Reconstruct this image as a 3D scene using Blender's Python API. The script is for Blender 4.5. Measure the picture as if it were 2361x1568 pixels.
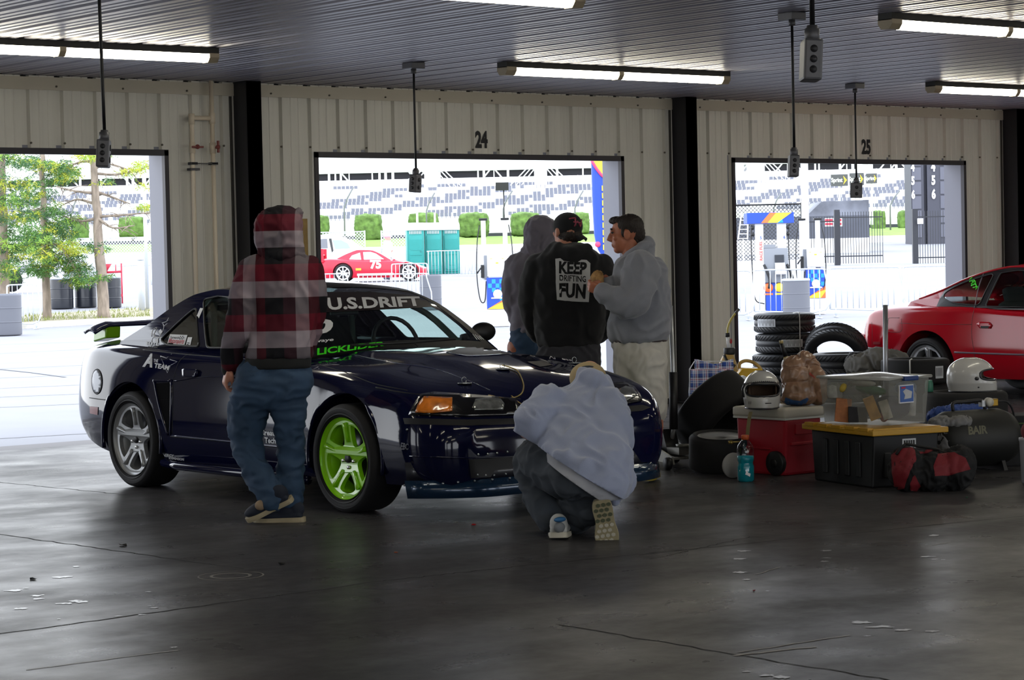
import bpy, bmesh, math, random
from math import pi, sin, cos, sqrt, atan2, radians
from mathutils import Vector, Matrix, Euler, noise
from mathutils.bvhtree import BVHTree
for o in list(bpy.data.objects): bpy.data.objects.remove(o, do_unlink=True)
S = bpy.context.scene
COL = S.collection
V = Vector
# ------------------------------------------------------------ camera
FPX, W, H = 5386.6, 2361.0, 1568.0
YAW, PITCH, ROLL = 0.6854, 0.0354, -0.0222
CAM = V((-10.825, -16.916, 1.4854))
FW = V((sin(YAW) * cos(PITCH), cos(YAW) * cos(PITCH), -sin(PITCH)))
_r = V((cos(YAW), -sin(YAW), 0)); _u = _r.cross(FW)
RT = _r * cos(ROLL) + _u * sin(ROLL); UP = -_r * sin(ROLL) + _u * cos(ROLL)
cd = bpy.data.cameras.new('camera'); co = bpy.data.objects.new('camera', cd); COL.objects.link(co)
co.matrix_world = Matrix((( RT.x, UP.x, -FW.x, CAM.x), (RT.y, UP.y, -FW.y, CAM.y), (RT.z, UP.z, -FW.z, CAM.z), (0, 0, 0, 1)))
cd.sensor_fit = 'HORIZONTAL'; cd.sensor_width = 36; cd.lens = 36 * FPX / W
cd.clip_start = .1; cd.clip_end = 1500
S.camera = co
def at(px, py, d):            # photo pixel + distance -> world point (used to place things at their real distance)
    return CAM + (RT * ((px - W / 2) / FPX) - UP * ((py - H / 2) / FPX) + FW) * d
def onz(px, py, z=0.0):
    d = RT * ((px - W / 2) / FPX) - UP * ((py - H / 2) / FPX) + FW
    return CAM + d * ((z - CAM.z) / d.z)
def onx(px, py, x):
    d = RT * ((px - W / 2) / FPX) - UP * ((py - H / 2) / FPX) + FW
    return CAM + d * ((x - CAM.x) / d.x)
def ony(px, py, y):
    d = RT * ((px - W / 2) / FPX) - UP * ((py - H / 2) / FPX) + FW
    return CAM + d * ((y - CAM.y) / d.y)
# ------------------------------------------------------------ world, exposure
wd = bpy.data.worlds.new('overcast'); S.world = wd; wd.use_nodes = True
nt = wd.node_tree; nt.nodes.clear()
wo = nt.nodes.new('ShaderNodeOutputWorld'); wb = nt.nodes.new('ShaderNodeBackground')
tc = nt.nodes.new('ShaderNodeTexCoord'); sx = nt.nodes.new('ShaderNodeSeparateXYZ'); cr = nt.nodes.new('ShaderNodeValToRGB')
nt.links.new(tc.outputs['Generated'], sx.inputs[0]); nt.links.new(sx.outputs['Z'], cr.inputs[0])
cr.color_ramp.elements[0].position = .0; cr.color_ramp.elements[0].color = (.93, .96, 1, 1)
cr.color_ramp.elements[1].position = .8; cr.color_ramp.elements[1].color = (.80, .88, 1, 1)
nt.links.new(cr.outputs[0], wb.inputs[0]); wb.inputs[1].default_value = 4.2
nt.links.new(wb.outputs[0], wo.inputs[0])
vs = S.view_settings; vs.view_transform = 'Standard'; vs.look = 'None'; vs.gamma = 1; vs.use_curve_mapping = False
vs.exposure = 0.1
try:
    S.cycles.max_bounces = 10; S.cycles.diffuse_bounces = 5; S.cycles.glossy_bounces = 4
    S.cycles.transmission_bounces = 8; S.cycles.transparent_max_bounces = 12
    S.cycles.caustics_reflective = False; S.cycles.caustics_refractive = False
    S.cycles.sample_clamp_indirect = 4; S.cycles.use_denoising = True
except Exception: pass
# ------------------------------------------------------------ materials
MATS = {}
def lin(c):
    return tuple((x / 12.92 if x <= .04045 else ((x + .055) / 1.055) ** 2.4) for x in c)
def hexc(h): return lin(tuple(int(h[i:i + 2], 16) / 255 for i in (0, 2, 4)))
def mat(name, col, rough=.6, metal=0, spec=.5, coat=0, emit=None, es=0, trans=0, ior=1.45, alpha=1, sheen=0, var=0, vscale=8, bump=0, bscale=60, stretch=None, rvar=0):
    if name in MATS: return MATS[name]
    m = bpy.data.materials.new(name); m.use_nodes = True; t = m.node_tree; b = t.nodes['Principled BSDF']
    c = tuple(col) + (1,)
    b.inputs['Base Color'].default_value = c; b.inputs['Roughness'].default_value = rough; b.inputs['Metallic'].default_value = metal
    b.inputs['Specular IOR Level'].default_value = spec; b.inputs['Coat Weight'].default_value = coat; b.inputs['Coat Roughness'].default_value = .04
    b.inputs['Transmission Weight'].default_value = trans; b.inputs['IOR'].default_value = ior; b.inputs['Alpha'].default_value = alpha
    b.inputs['Sheen Weight'].default_value = sheen
    if emit: b.inputs['Emission Color'].default_value = tuple(emit) + (1,); b.inputs['Emission Strength'].default_value = es
    if var or bump or rvar:
        g = t.nodes.new('ShaderNodeTexCoord'); src = g.outputs['Object']
        if stretch:
            mp = t.nodes.new('ShaderNodeMapping'); mp.inputs['Scale'].default_value = stretch; t.links.new(src, mp.inputs[0]); src = mp.outputs[0]
    if var:
        n = t.nodes.new('ShaderNodeTexNoise'); n.inputs['Scale'].default_value = vscale; n.inputs['Detail'].default_value = 6
        t.links.new(src, n.inputs['Vector'])
        r = t.nodes.new('ShaderNodeValToRGB'); r.color_ramp.elements[0].position = .3; r.color_ramp.elements[1].position = .7
        r.color_ramp.elements[0].color = tuple(max(0, x * (1 - var)) for x in col) + (1,)
        r.color_ramp.elements[1].color = tuple(min(1, x * (1 + var)) for x in col) + (1,)
        t.links.new(n.outputs[0], r.inputs[0]); t.links.new(r.outputs[0], b.inputs['Base Color'])
    if rvar:
        n2 = t.nodes.new('ShaderNodeTexNoise'); n2.inputs['Scale'].default_value = vscale; n2.inputs['Detail'].default_value = 5
        t.links.new(src, n2.inputs['Vector'])
        mr = t.nodes.new('ShaderNodeMapRange'); mr.inputs[1].default_value = .3; mr.inputs[2].default_value = .7
        mr.inputs[3].default_value = rough - rvar; mr.inputs[4].default_value = rough + rvar
        t.links.new(n2.outputs[0], mr.inputs[0]); t.links.new(mr.outputs[0], b.inputs['Roughness'])
    if bump:
        n = t.nodes.new('ShaderNodeTexNoise'); n.inputs['Scale'].default_value = bscale; n.inputs['Detail'].default_value = 4
        t.links.new(src, n.inputs['Vector'])
        bp = t.nodes.new('ShaderNodeBump'); bp.inputs['Strength'].default_value = bump; bp.inputs['Distance'].default_value = .01
        t.links.new(n.outputs[0], bp.inputs['Height']); t.links.new(bp.outputs[0], b.inputs['Normal'])
    MATS[name] = m
    return m
def glass(name, tint, rough=.02, mixf=.9):
    """thin sheet of tinted glass: tinted transparent layer under a clear reflection"""
    if name in MATS: return MATS[name]
    m = bpy.data.materials.new(name); m.use_nodes = True; t = m.node_tree; t.nodes.clear()
    o = t.nodes.new('ShaderNodeOutputMaterial'); a = t.nodes.new('ShaderNodeBsdfTransparent'); g = t.nodes.new('ShaderNodeBsdfGlossy'); x = t.nodes.new('ShaderNodeMixShader'); f = t.nodes.new('ShaderNodeLayerWeight')
    a.inputs[0].default_value = tuple(tint) + (1,); g.inputs[1].default_value = rough; g.inputs[0].default_value = (mixf, mixf, mixf, 1)
    f.inputs[0].default_value = .5
    pw = t.nodes.new('ShaderNodeMath'); pw.operation = 'POWER'; pw.inputs[1].default_value = 4; ml = t.nodes.new('ShaderNodeMath'); ml.operation = 'MULTIPLY_ADD'; ml.inputs[1].default_value = .9; ml.inputs[2].default_value = .05
    t.links.new(f.outputs['Facing'], pw.inputs[0]); t.links.new(pw.outputs[0], ml.inputs[0]); t.links.new(ml.outputs[0], x.inputs[0]); t.links.new(a.outputs[0], x.inputs[1]); t.links.new(g.outputs[0], x.inputs[2]); t.links.new(x.outputs[0], o.inputs[0])
    MATS[name] = m; return m
def milky(name, col, amt=.4, rough=.3):
    """cloudy plastic sheet: part see-through, part scattering"""
    m = bpy.data.materials.new(name); m.use_nodes = True; t = m.node_tree; b = t.nodes['Principled BSDF']; o = t.nodes['Material Output']
    b.inputs['Base Color'].default_value = tuple(col) + (1,); b.inputs['Roughness'].default_value = rough
    a = t.nodes.new('ShaderNodeBsdfTransparent'); a.inputs[0].default_value = (.9, .9, .88, 1); x = t.nodes.new('ShaderNodeMixShader'); x.inputs[0].default_value = amt
    t.links.new(a.outputs[0], x.inputs[1]); t.links.new(b.outputs[0], x.inputs[2]); t.links.new(x.outputs[0], o.inputs[0]); return m
# ------------------------------------------------------------ objects
def tag(o, label=None, cat=None, group=None, kind=None):
    if label: o['label'] = label
    if cat: o['category'] = cat
    if group: o['group'] = group
    if kind: o['kind'] = kind
    return o
def thing(name, label, cat, loc=(0, 0, 0), rz=0, group=None, rot=None):
    o = bpy.data.objects.new(name, None); COL.objects.link(o); o.empty_display_size = .1
    o.location = loc; o.rotation_euler = rot if rot else (0, 0, rz)
    return tag(o, label, cat, group)
def copy_tree(o, parent=None, loc=None, rz=None, label=None):
    c = o.copy(); COL.objects.link(c)
    if parent is not None: c.parent = parent
    if loc is not None: c.location = loc
    if rz is not None: c.rotation_euler = (0, 0, rz)
    if label: c['label'] = label
    for ch in list(o.children): copy_tree(ch, c)
    return c
class MB:
    def __init__(s): s.v = []; s.f = []; s.sm = []; s.mi = []; s.m = Matrix.Identity(4); s.cur = 0
    def add(s, vs, fs, smooth=False):
        b = len(s.v); s.v += [s.m @ V(p) for p in vs]
        for f in fs: s.f.append([b + i for i in f]); s.sm.append(smooth); s.mi.append(s.cur)
        return s
    def at(s, loc=(0, 0, 0), rot=(0, 0, 0), sc=(1, 1, 1)):
        s.m = Matrix.LocRotScale(V(loc), Euler(rot), V(sc)); return s
    def box(s, a, b, bev=0):
        (x0, y0, z0), (x1, y1, z1) = a, b
        if x0 > x1: x0, x1 = x1, x0
        if y0 > y1: y0, y1 = y1, y0
        if z0 > z1: z0, z1 = z1, z0
        if bev <= 0:
            vs = [(x, y, z) for x in (x0, x1) for y in (y0, y1) for z in (z0, z1)]
            return s.add(vs, [(0, 1, 3, 2), (4, 6, 7, 5), (0, 4, 5, 1), (2, 3, 7, 6), (0, 2, 6, 4), (1, 5, 7, 3)])
        bm = bmesh.new(); bmesh.ops.create_cube(bm, size=1)
        for v in bm.verts: v.co = V(((x0 + x1) / 2 + v.co.x * (x1 - x0), (y0 + y1) / 2 + v.co.y * (y1 - y0), (z0 + z1) / 2 + v.co.z * (z1 - z0)))
        bmesh.ops.bevel(bm, geom=bm.edges[:], offset=bev, segments=2, affect='EDGES', profile=.6)
        bm.verts.index_update(); s.add([v.co.copy() for v in bm.verts], [[v.index for v in f.verts] for f in bm.faces], bev > .01); bm.free(); return s
    def tube(s, pts, r, n=10, close=True, smooth=True, r2=None):
        pts = [V(p) for p in pts]; k = len(pts); rings = []
        rr = r if isinstance(r, (list, tuple)) else [r] * k
        prev = None
        for i, p in enumerate(pts):
            d = (pts[min(i + 1, k - 1)] - pts[max(i - 1, 0)])
            if d.length < 1e-9: d = V((0, 0, 1))
            d.normalize()
            if prev is None: a = d.cross(V((0, 0, 1)) if abs(d.z) < .9 else V((1, 0, 0))).normalized()
            else:
                a = prev - d * prev.dot(d)
                a = a.normalized() if a.length > 1e-6 else d.orthogonal().normalized()
            prev = a; b = d.cross(a)
            rings.append([p + (a * cos(2 * pi * j / n) + b * sin(2 * pi * j / n)) * rr[i] for j in range(n)])
        vs = [q for r_ in rings for q in r_]; fs = []
        for i in range(k - 1):
            for j in range(n): fs.append((i * n + j, i * n + (j + 1) % n, (i + 1) * n + (j + 1) % n, (i + 1) * n + j))
        if close: fs.append(list(range(n))[::-1]); fs.append([(k - 1) * n + j for j in range(n)])
        return s.add(vs, fs, smooth)
    def lathe(s, prof, n=24, axis='z', c=(0, 0, 0), smooth=True, cap=True):
        vs = []; fs = []; k = len(prof)
        for (r, h) in prof:
            for j in range(n):
                a = 2 * pi * j / n; x, y = r * cos(a), r * sin(a)
                p = {'z': (x, y, h), 'x': (h, x, y), 'y': (y, h, x)}[axis]
                vs.append((p[0] + c[0], p[1] + c[1], p[2] + c[2]))
        for i in range(k - 1):
            for j in range(n): fs.append((i * n + j, i * n + (j + 1) % n, (i + 1) * n + (j + 1) % n, (i + 1) * n + j))
        if cap: fs.append(list(range(n))[::-1]); fs.append([(k - 1) * n + j for j in range(n)])
        return s.add(vs, fs, smooth)
    def prism(s, poly, a, b, axis='y'):
        """2-D polygon extruded from a to b along an axis; the poly coordinates are the other two axes in order"""
        n = len(poly)
        def P(u, w, t): return {'x': (t, u, w), 'y': (u, t, w), 'z': (u, w, t)}[axis]
        vs = [P(u, w, a) for u, w in poly] + [P(u, w, b) for u, w in poly]
        fs = [list(range(n)), list(range(n, 2 * n))[::-1]] + [(i, i + n, (i + 1) % n + n, (i + 1) % n) for i in range(n)]
        return s.add(vs, fs)
    def ball(s, c, r, n=16, m=10):
        rx, ry, rz = (r, r, r) if not isinstance(r, (tuple, list)) else r
        vs = [(c[0], c[1], c[2] + rz)]
        for i in range(1, m):
            t = pi * i / m
            for j in range(n): vs.append((c[0] + rx * sin(t) * cos(2 * pi * j / n), c[1] + ry * sin(t) * sin(2 * pi * j / n), c[2] + rz * cos(t)))
        vs.append((c[0], c[1], c[2] - rz)); fs = []
        for j in range(n): fs.append((0, 1 + j, 1 + (j + 1) % n))
        for i in range(m - 2):
            for j in range(n): fs.append((1 + i * n + j, 1 + (i + 1) * n + j, 1 + (i + 1) * n + (j + 1) % n, 1 + i * n + (j + 1) % n))
        for j in range(n): fs.append((len(vs) - 1, 1 + (m - 2) * n + (j + 1) % n, 1 + (m - 2) * n + j))
        return s.add(vs, fs, True)
    def grid(s, fn, nu, nv, smooth=True, wu=False):
        vs = [fn(i / (nu if wu else nu), j / nv) for i in range(nu + (0 if wu else 1)) for j in range(nv + 1)]
        k = nv + 1; cu = nu if wu else nu + 1; fs = []
        for i in range(nu):
            for j in range(nv): fs.append((i * k + j, ((i + 1) % cu) * k + j, ((i + 1) % cu) * k + j + 1, i * k + j + 1))
        return s.add(vs, fs, smooth)
    def poly2(s, outer, holes, fn, smooth=False):
        """filled 2-D polygon with holes, mapped by fn(u, w) -> point"""
        from mathutils.geometry import tessellate_polygon
        loops = [[V((u, w, 0)) for u, w in outer]] + [[V((u, w, 0)) for u, w in h] for h in holes]
        tri = tessellate_polygon(loops); pts = [p for l in loops for p in l]
        return s.add([fn(p.x, p.y) for p in pts], [tuple(t) for t in tri], smooth)
    def build(s, name, m, parent=None, auto=None, bev=0, solid=0, sub=0, recalc=True):
        me = bpy.data.meshes.new(name); me.from_pydata([tuple(p) for p in s.v], [], s.f)
        me.polygons.foreach_set('use_smooth', s.sm)
        ms = m if isinstance(m, (list, tuple)) else [m]
        for x in ms: me.materials.append(x)
        if len(ms) > 1: me.polygons.foreach_set('material_index', s.mi)
        if recalc:
            bm = bmesh.new(); bm.from_mesh(me); bmesh.ops.recalc_face_normals(bm, faces=bm.faces[:]); bm.to_mesh(me); bm.free()
        me.update(); o = bpy.data.objects.new(name, me); COL.objects.link(o)
        if parent is not None: o.parent = parent
        if bev: mod = o.modifiers.new('b', 'BEVEL'); mod.width = bev; mod.segments = 2; mod.limit_method = 'ANGLE'; mod.angle_limit = .6
        if solid: mod = o.modifiers.new('s', 'SOLIDIFY'); mod.thickness = solid; mod.offset = 0
        if sub: mod = o.modifiers.new('ss', 'SUBSURF'); mod.levels = sub; mod.render_levels = sub
        return o
def part(mb, name, m, parent, **k): return mb.build(name, m, parent, **k)
def struct(mb, name, m, **k):
    o = mb.build(name, m, None, **k); o['kind'] = 'structure'; return o
def single(mb, name, m, label, cat, group=None, loc=None, rot=None, kind=None, **k):
    o = mb.build(name, m, None, **k); tag(o, label, cat, group, kind)
    if loc is not None: o.location = loc
    if rot is not None: o.rotation_euler = rot
    return o
_TC = {}
def text_tris(txt, size=1.0, bold=0.0, sx=1.0, shear=0.0, spacing=1.0, align='CENTER', ext=0.0):
    """lettering as (verts, faces) in the XY plane, centred"""
    cu = bpy.data.curves.new('t', 'FONT'); cu.body = txt; cu.size = 1.0; cu.offset = bold; cu.shear = shear; cu.space_character = spacing
    cu.align_x = align; cu.align_y = 'CENTER'; cu.resolution_u = 3; cu.extrude = ext
    o = bpy.data.objects.new('t', cu); COL.objects.link(o)
    dg = bpy.context.evaluated_depsgraph_get(); me = bpy.data.meshes.new_from_object(o.evaluated_get(dg))
    vs = [V((v.co.x * size * sx, v.co.y * size, v.co.z * size)) for v in me.vertices]; fs = [list(p.vertices) for p in me.polygons]
    bpy.data.objects.remove(o, do_unlink=True); bpy.data.meshes.remove(me); bpy.data.curves.remove(cu)
    return vs, fs
def text_part(txt, name, m, parent, loc, rot, size, bold=.02, sx=1., shear=0, spacing=1., off=0.002, align='CENTER', label=None):
    vs, fs = text_tris(txt, size, bold, sx, shear, spacing, align)
    mb = MB(); mb.m = Matrix.LocRotScale(V(loc), Euler(rot), V((1, 1, 1)))
    mb.add([(p.x, p.y, off) for p in vs], fs); o = mb.build(name, m, parent, recalc=False)
    if label: o['label'] = label
    return o
def remesh(mb, name, m, parent, vox=.01, smooth=6, sub=0, disp=None, mats=None, fact=.5):
    """join overlapping closed shapes into one continuous skin"""
    o = mb.build(name, m, None)
    r = o.modifiers.new('r', 'REMESH'); r.mode = 'VOXEL'; r.voxel_size = vox; r.use_smooth_shade = True
    if smooth: q = o.modifiers.new('q', 'SMOOTH'); q.factor = fact; q.iterations = smooth
    dg = bpy.context.evaluated_depsgraph_get(); me = bpy.data.meshes.new_from_object(o.evaluated_get(dg))
    bpy.data.objects.remove(o, do_unlink=True)
    if disp:
        ns = [v.normal.copy() for v in me.vertices]
        for v, n_ in zip(me.vertices, ns): v.co = disp(v.co, n_)
    me.polygons.foreach_set('use_smooth', [True] * len(me.polygons))
    me.materials.clear(); me.materials.append(m); me.update()
    o = bpy.data.objects.new(name, me); COL.objects.link(o)
    if parent is not None: o.parent = parent
    return o
def spl(keys, x):
    """smooth interpolation through sorted (x, value) keys"""
    if x <= keys[0][0]: return keys[0][1]
    if x >= keys[-1][0]: return keys[-1][1]
    for i in range(len(keys) - 1):
        if keys[i][0] <= x <= keys[i + 1][0]:
            x0, y0 = keys[i]; x1, y1 = keys[i + 1]; h = x1 - x0; t = (x - x0) / h
            def sl(j):
                if j <= 0: return (keys[1][1] - keys[0][1]) / (keys[1][0] - keys[0][0])
                if j >= len(keys) - 1: return (keys[-1][1] - keys[-2][1]) / (keys[-1][0] - keys[-2][0])
                a = (keys[j][1] - keys[j - 1][1]) / (keys[j][0] - keys[j - 1][0]); b = (keys[j + 1][1] - keys[j][1]) / (keys[j + 1][0] - keys[j][0])
                return 0 if a * b <= 0 else 2 * a * b / (a + b)
            m0, m1 = sl(i) * h, sl(i + 1) * h
            return (2 * t ** 3 - 3 * t * t + 1) * y0 + (t ** 3 - 2 * t * t + t) * m0 + (-2 * t ** 3 + 3 * t * t) * y1 + (t ** 3 - t * t) * m1
def lerp(a, b, t): return a + (b - a) * t
def cat_pts(pts, n=6, closed=False):
    """Catmull-Rom resample of a list of tuples"""
    P = [V(p) for p in pts]; out = []; k = len(P)
    for i in range(k if closed else k - 1):
        p0 = P[(i - 1) % k] if closed or i > 0 else P[0] * 2 - P[1]; p1 = P[i]; p2 = P[(i + 1) % k]
        p3 = P[(i + 2) % k] if closed or i + 2 < k else P[-1] * 2 - P[-2]
        for j in range(n):
            t = j / n
            out.append(.5 * ((2 * p1) + (p2 - p0) * t + (2 * p0 - 5 * p1 + 4 * p2 - p3) * t * t + (3 * p1 - p0 - 3 * p2 + p3) * t ** 3))
    if not closed: out.append(P[-1])
    return out
# ============================================================ garage shell
BAY, CH, DH = 5.11, 3.025, 2.44
XL, XR, YB = -17.0, 17.5, -20.5
DOORW0, DOORW1 = .821, 4.447           # door opening inside a bay, measured from the column's left edge
M_wall = mat('cream_metal_siding', hexc('cac8c0'), .45, var=.05, vscale=3, stretch=(6, 6, .4))
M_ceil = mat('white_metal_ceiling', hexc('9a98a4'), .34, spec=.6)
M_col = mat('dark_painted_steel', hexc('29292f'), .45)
M_frame = mat('dark_door_frame', hexc('26222b'), .5)
M_jamb = mat('grey_door_jamb', hexc('787a86'), .5)
M_cream = mat('cream_trim', hexc('bdb6a6'), .5)
def ribs(x0, x1, ph=1.02, p=.3017, rw=.078, d=.032):
    """profile of ribbed siding between two ends: list of (x, depth)"""
    out = [(x0, 0)]; k = math.floor((x0 - ph) / p) - 1
    while ph + k * p < x1 + p:
        a = ph + k * p
        for (dx, dd) in ((0, 0), (.014, d), (rw - .014, d), (rw, 0), (rw + .075, 0), (rw + .083, .005), (rw + .091, 0), (rw + .155, 0), (rw + .163, .005), (rw + .171, 0)):
            if x0 < a + dx < x1: out.append((a + dx, dd))
        k += 1
    out.append((x1, 0)); return out
def siding(mb, x0, x1, z0, z1, y=0., sgn=1):
    pr = ribs(x0, x1); vs = []; fs = []
    for (x, d) in pr: vs += [(x, y + sgn * d, z0), (x, y + sgn * d, z1)]
    for i in range(len(pr) - 1): fs.append((2 * i, 2 * i + 2, 2 * i + 3, 2 * i + 1))
    mb.add(vs, fs)
kbay = range(-3, 4)
for side, yw, sg in (('front', 0., 1), ('back', YB, -1)):
    mb = MB(); fr = MB(); jb = MB()
    for k in kbay:
        a = k * BAY
        x0, x1 = max(XL, a), min(XR, a + BAY)
        if x1 <= x0: continue
        d0, d1 = a + DOORW0, a + DOORW1
        if x0 < d0: siding(mb, x0, d0, .0, CH, yw, sg)
        if d1 < x1: siding(mb, d1, x1, .0, CH, yw, sg)
        siding(mb, max(d0, x0), min(d1, x1), DH, CH, yw, sg)
        # outer skin of the wall and the opening's reveals
        mb.box((x0, yw + sg * .25, 0), (d0 - .02, yw + sg * .295, CH)); mb.box((d1 + .02, yw + sg * .25, 0), (x1, yw + sg * .295, CH)); mb.box((d0, yw + sg * .25, DH + .02), (d1, yw + sg * .295, CH))
    struct(mb, 'wall_' + side, M_wall, recalc=False)
n = 0
for yw, sg in ((0., 1), (YB, -1)):
    for k in range(-3, 3):
        a = k * BAY; d0, d1 = a + DOORW0, a + DOORW1; n += 1
        j = MB(); j.box((d0 - .03, yw + sg * .03, 0), (d0, yw + sg * .30, DH + .03)); j.box((d1, yw + sg * .03, 0), (d1 + .03, yw + sg * .30, DH + .03)); j.box((d0, yw + sg * .03, DH), (d1, yw + sg * .30, DH + .03))
        j.box((d1 - .012, yw + sg * .05, 0), (d1 + .01, yw + sg * .075, DH)); 
        struct(j, 'door_%d' % n, M_jamb)
        f = MB(); f.box((d0 - .005, yw - sg * .015, 0), (d0 + .035, yw + sg * .03, DH)); f.box((d1 - .035, yw - sg * .015, 0), (d1 + .005, yw + sg * .03, DH)); f.box((d0 - .005, yw - sg * .015, DH - .045), (d1 + .005, yw + sg * .03, DH + .005))
        o = f.build('door_frame', M_frame, bpy.data.objects['door_%d' % n])
# side walls, base strip, top trim
for nm, x in (('wall_left', XL), ('wall_right', XR)):
    b = MB(); b.box((x - .1 if x < 0 else x, YB, 0), (x if x < 0 else x + .1, 0, CH)); struct(b, nm, mat('darkened_end_wall', hexc('5c5b58'), .8))  # unseen end walls, colour darkened to dim their reflection in the car
b = MB(); t = MB(); sc = MB()
for k in kbay:
    a = k * BAY
    for (p, q_) in ((a + .16, a + DOORW0 - .01), (a + DOORW1 + .01, a + BAY)):
        p, q_ = max(XL, p), min(XR, q_)
        if q_ > p: b.box((p, -.018, 0), (q_, .0, .055))
    p, q_ = max(XL, a + .155), min(XR, a + BAY)
    t.box((p, -.012, CH - .115), (q_, .0, CH - .012))
    x = p + .22
    while x < q_: sc.lathe([(.008, -.022), (.008, -.012)], 8, 'y', (x, 0, CH - .085)); x += .61
    x = p + .32
    while x < q_: sc.lathe([(.009, -.012), (.009, .0)], 8, 'y', (x, 0, DH + .045)); x += .3017
struct(b, 'baseboard_front', mat('black_base_strip', hexc('141416'), .7)); struct(t, 'trim_1', M_cream)
struct(sc, 'trim_2', mat('screw_heads', hexc('5f5a50'), .6))
g = MB()
for (x0, x1) in ((.0, .165),):
    pass
# a darker flashing strip each side of the columns
for k in range(-3, 4):
    a = k * BAY
    g.box((a - .045, -.012, 0), (a - .035, .0, CH - .12)); g.box((a - .028, -.012, 0), (a - .022, .0, CH - .12))
struct(g, 'trim_3', mat('flashing_gap', hexc('45433f'), .7))
# ceiling: ribbed metal sheets running away from the wall
pr = []
p = .3017; x = XL; k = 0
while x < XR:
    for dx, d in ((0, 0), (.02, .032), (.055, .032), (.075, 0), (.14, 0), (.15, .008), (.165, .008), (.175, 0), (.225, 0), (.235, .008), (.25, .008), (.26, 0)):
        pr.append((x + dx, d))
    x += p
c = MB(); vs = []
for (x, d) in pr: vs += [(x, YB - .3, CH + d), (x, .02, CH + d)]
c.add(vs, [(2 * i, 2 * i + 1, 2 * i + 3, 2 * i + 2) for i in range(len(pr) - 1)])
c.box((XL - .3, YB - .3, CH + .06), (XR + .3, .6, CH + .3))
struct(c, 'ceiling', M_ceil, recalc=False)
# ---- concrete floor
m = bpy.data.materials.new('sealed_concrete'); m.use_nodes = True; T = m.node_tree; L = T.links; B = T.nodes['Principled BSDF']; MATS['floor'] = m
def N(t, **k):
    n_ = T.nodes.new(t)
    for a_, v_ in k.items(): n_.inputs[a_].default_value = v_
    return n_
tcn = N('ShaderNodeTexCoord'); geo = tcn.outputs['Object']
def noisen(scale, detail=5, stretch=None, rough=.55):
    s_ = geo
    if stretch:
        mp = N('ShaderNodeMapping'); mp.inputs['Scale'].default_value = stretch; L.new(geo, mp.inputs[0]); s_ = mp.outputs[0]
    n_ = N('ShaderNodeTexNoise', Scale=scale, Detail=detail, Roughness=rough); L.new(s_, n_.inputs['Vector']); return n_.outputs[0]
def ramp(src, stops):
    r_ = N('ShaderNodeValToRGB'); e = r_.color_ramp.elements
    while len(e) > 1: e.remove(e[-1])
    e[0].position, e[0].color = stops[0][0], tuple(stops[0][1]) + (1,) if isinstance(stops[0][1], tuple) else (stops[0][1],) * 3 + (1,)
    for p_, c_ in stops[1:]:
        q_ = e.new(p_); q_.color = tuple(c_) + (1,) if isinstance(c_, tuple) else (c_,) * 3 + (1,)
    L.new(src, r_.inputs[0]); return r_.outputs[0]
def mixc(f, a_, b_, blend='MIX'):
    x_ = T.nodes.new('ShaderNodeMix'); x_.data_type = 'RGBA'; x_.blend_type = blend
    if isinstance(f, float): x_.inputs[0].default_value = f
    else: L.new(f, x_.inputs[0])
    for i_, s_ in ((6, a_), (7, b_)):
        if isinstance(s_, tuple): x_.inputs[i_].default_value = s_ + (1,)
        else: L.new(s_, x_.inputs[i_])
    return x_.outputs[2]
base = ramp(noisen(1.1, 6), [(.3, (.044, .043, .047)), (.7, (.074, .072, .077))])
fine = ramp(noisen(14, 6, (1, 1, 1)), [(.35, .75), (.65, 1.15)])
colr = mixc(1.0, base, fine, 'MULTIPLY')
stain = ramp(noisen(.55, 4), [(.55, 0.), (.68, .6)])
colr = mixc(stain, colr, (.018, .017, .018))
chip = ramp(noisen(3.1, 9, (1.6, 1, 1), .62), [(.715, 0.), (.725, 1.)])
colr = mixc(chip, colr, (.22, .22, .23))
L.new(colr, B.inputs['Base Color'])
rg = ramp(noisen(2.3, 5), [(.3, .25), (.7, .36)])
rg2 = mixc(chip, rg, (.5, .5, .5)); L.new(rg2, B.inputs['Roughness'])
B.inputs['Specular IOR Level'].default_value = .12
bp = N('ShaderNodeBump', Strength=.05, Distance=.01); L.new(noisen(90, 5), bp.inputs['Height']); L.new(bp.outputs[0], B.inputs['Normal'])
df = T.nodes.new('ShaderNodeBsdfDiffuse'); L.new(colr, df.inputs[0]); ms_ = T.nodes.new('ShaderNodeMixShader'); L.new(ramp(noisen(1.6, 5, (.6, 1, 1)), [(.34, .20), (.62, .60)]), ms_.inputs[0])
L.new(B.outputs[0], ms_.inputs[1]); L.new(df.outputs[0], ms_.inputs[2]); L.new(ms_.outputs[0], T.nodes['Material Output'].inputs[0])
f = MB(); f.box((XL - .3, YB - .6, -.15), (XR + .3, .45, 0)); fo = struct(f, 'floor', m)
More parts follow.
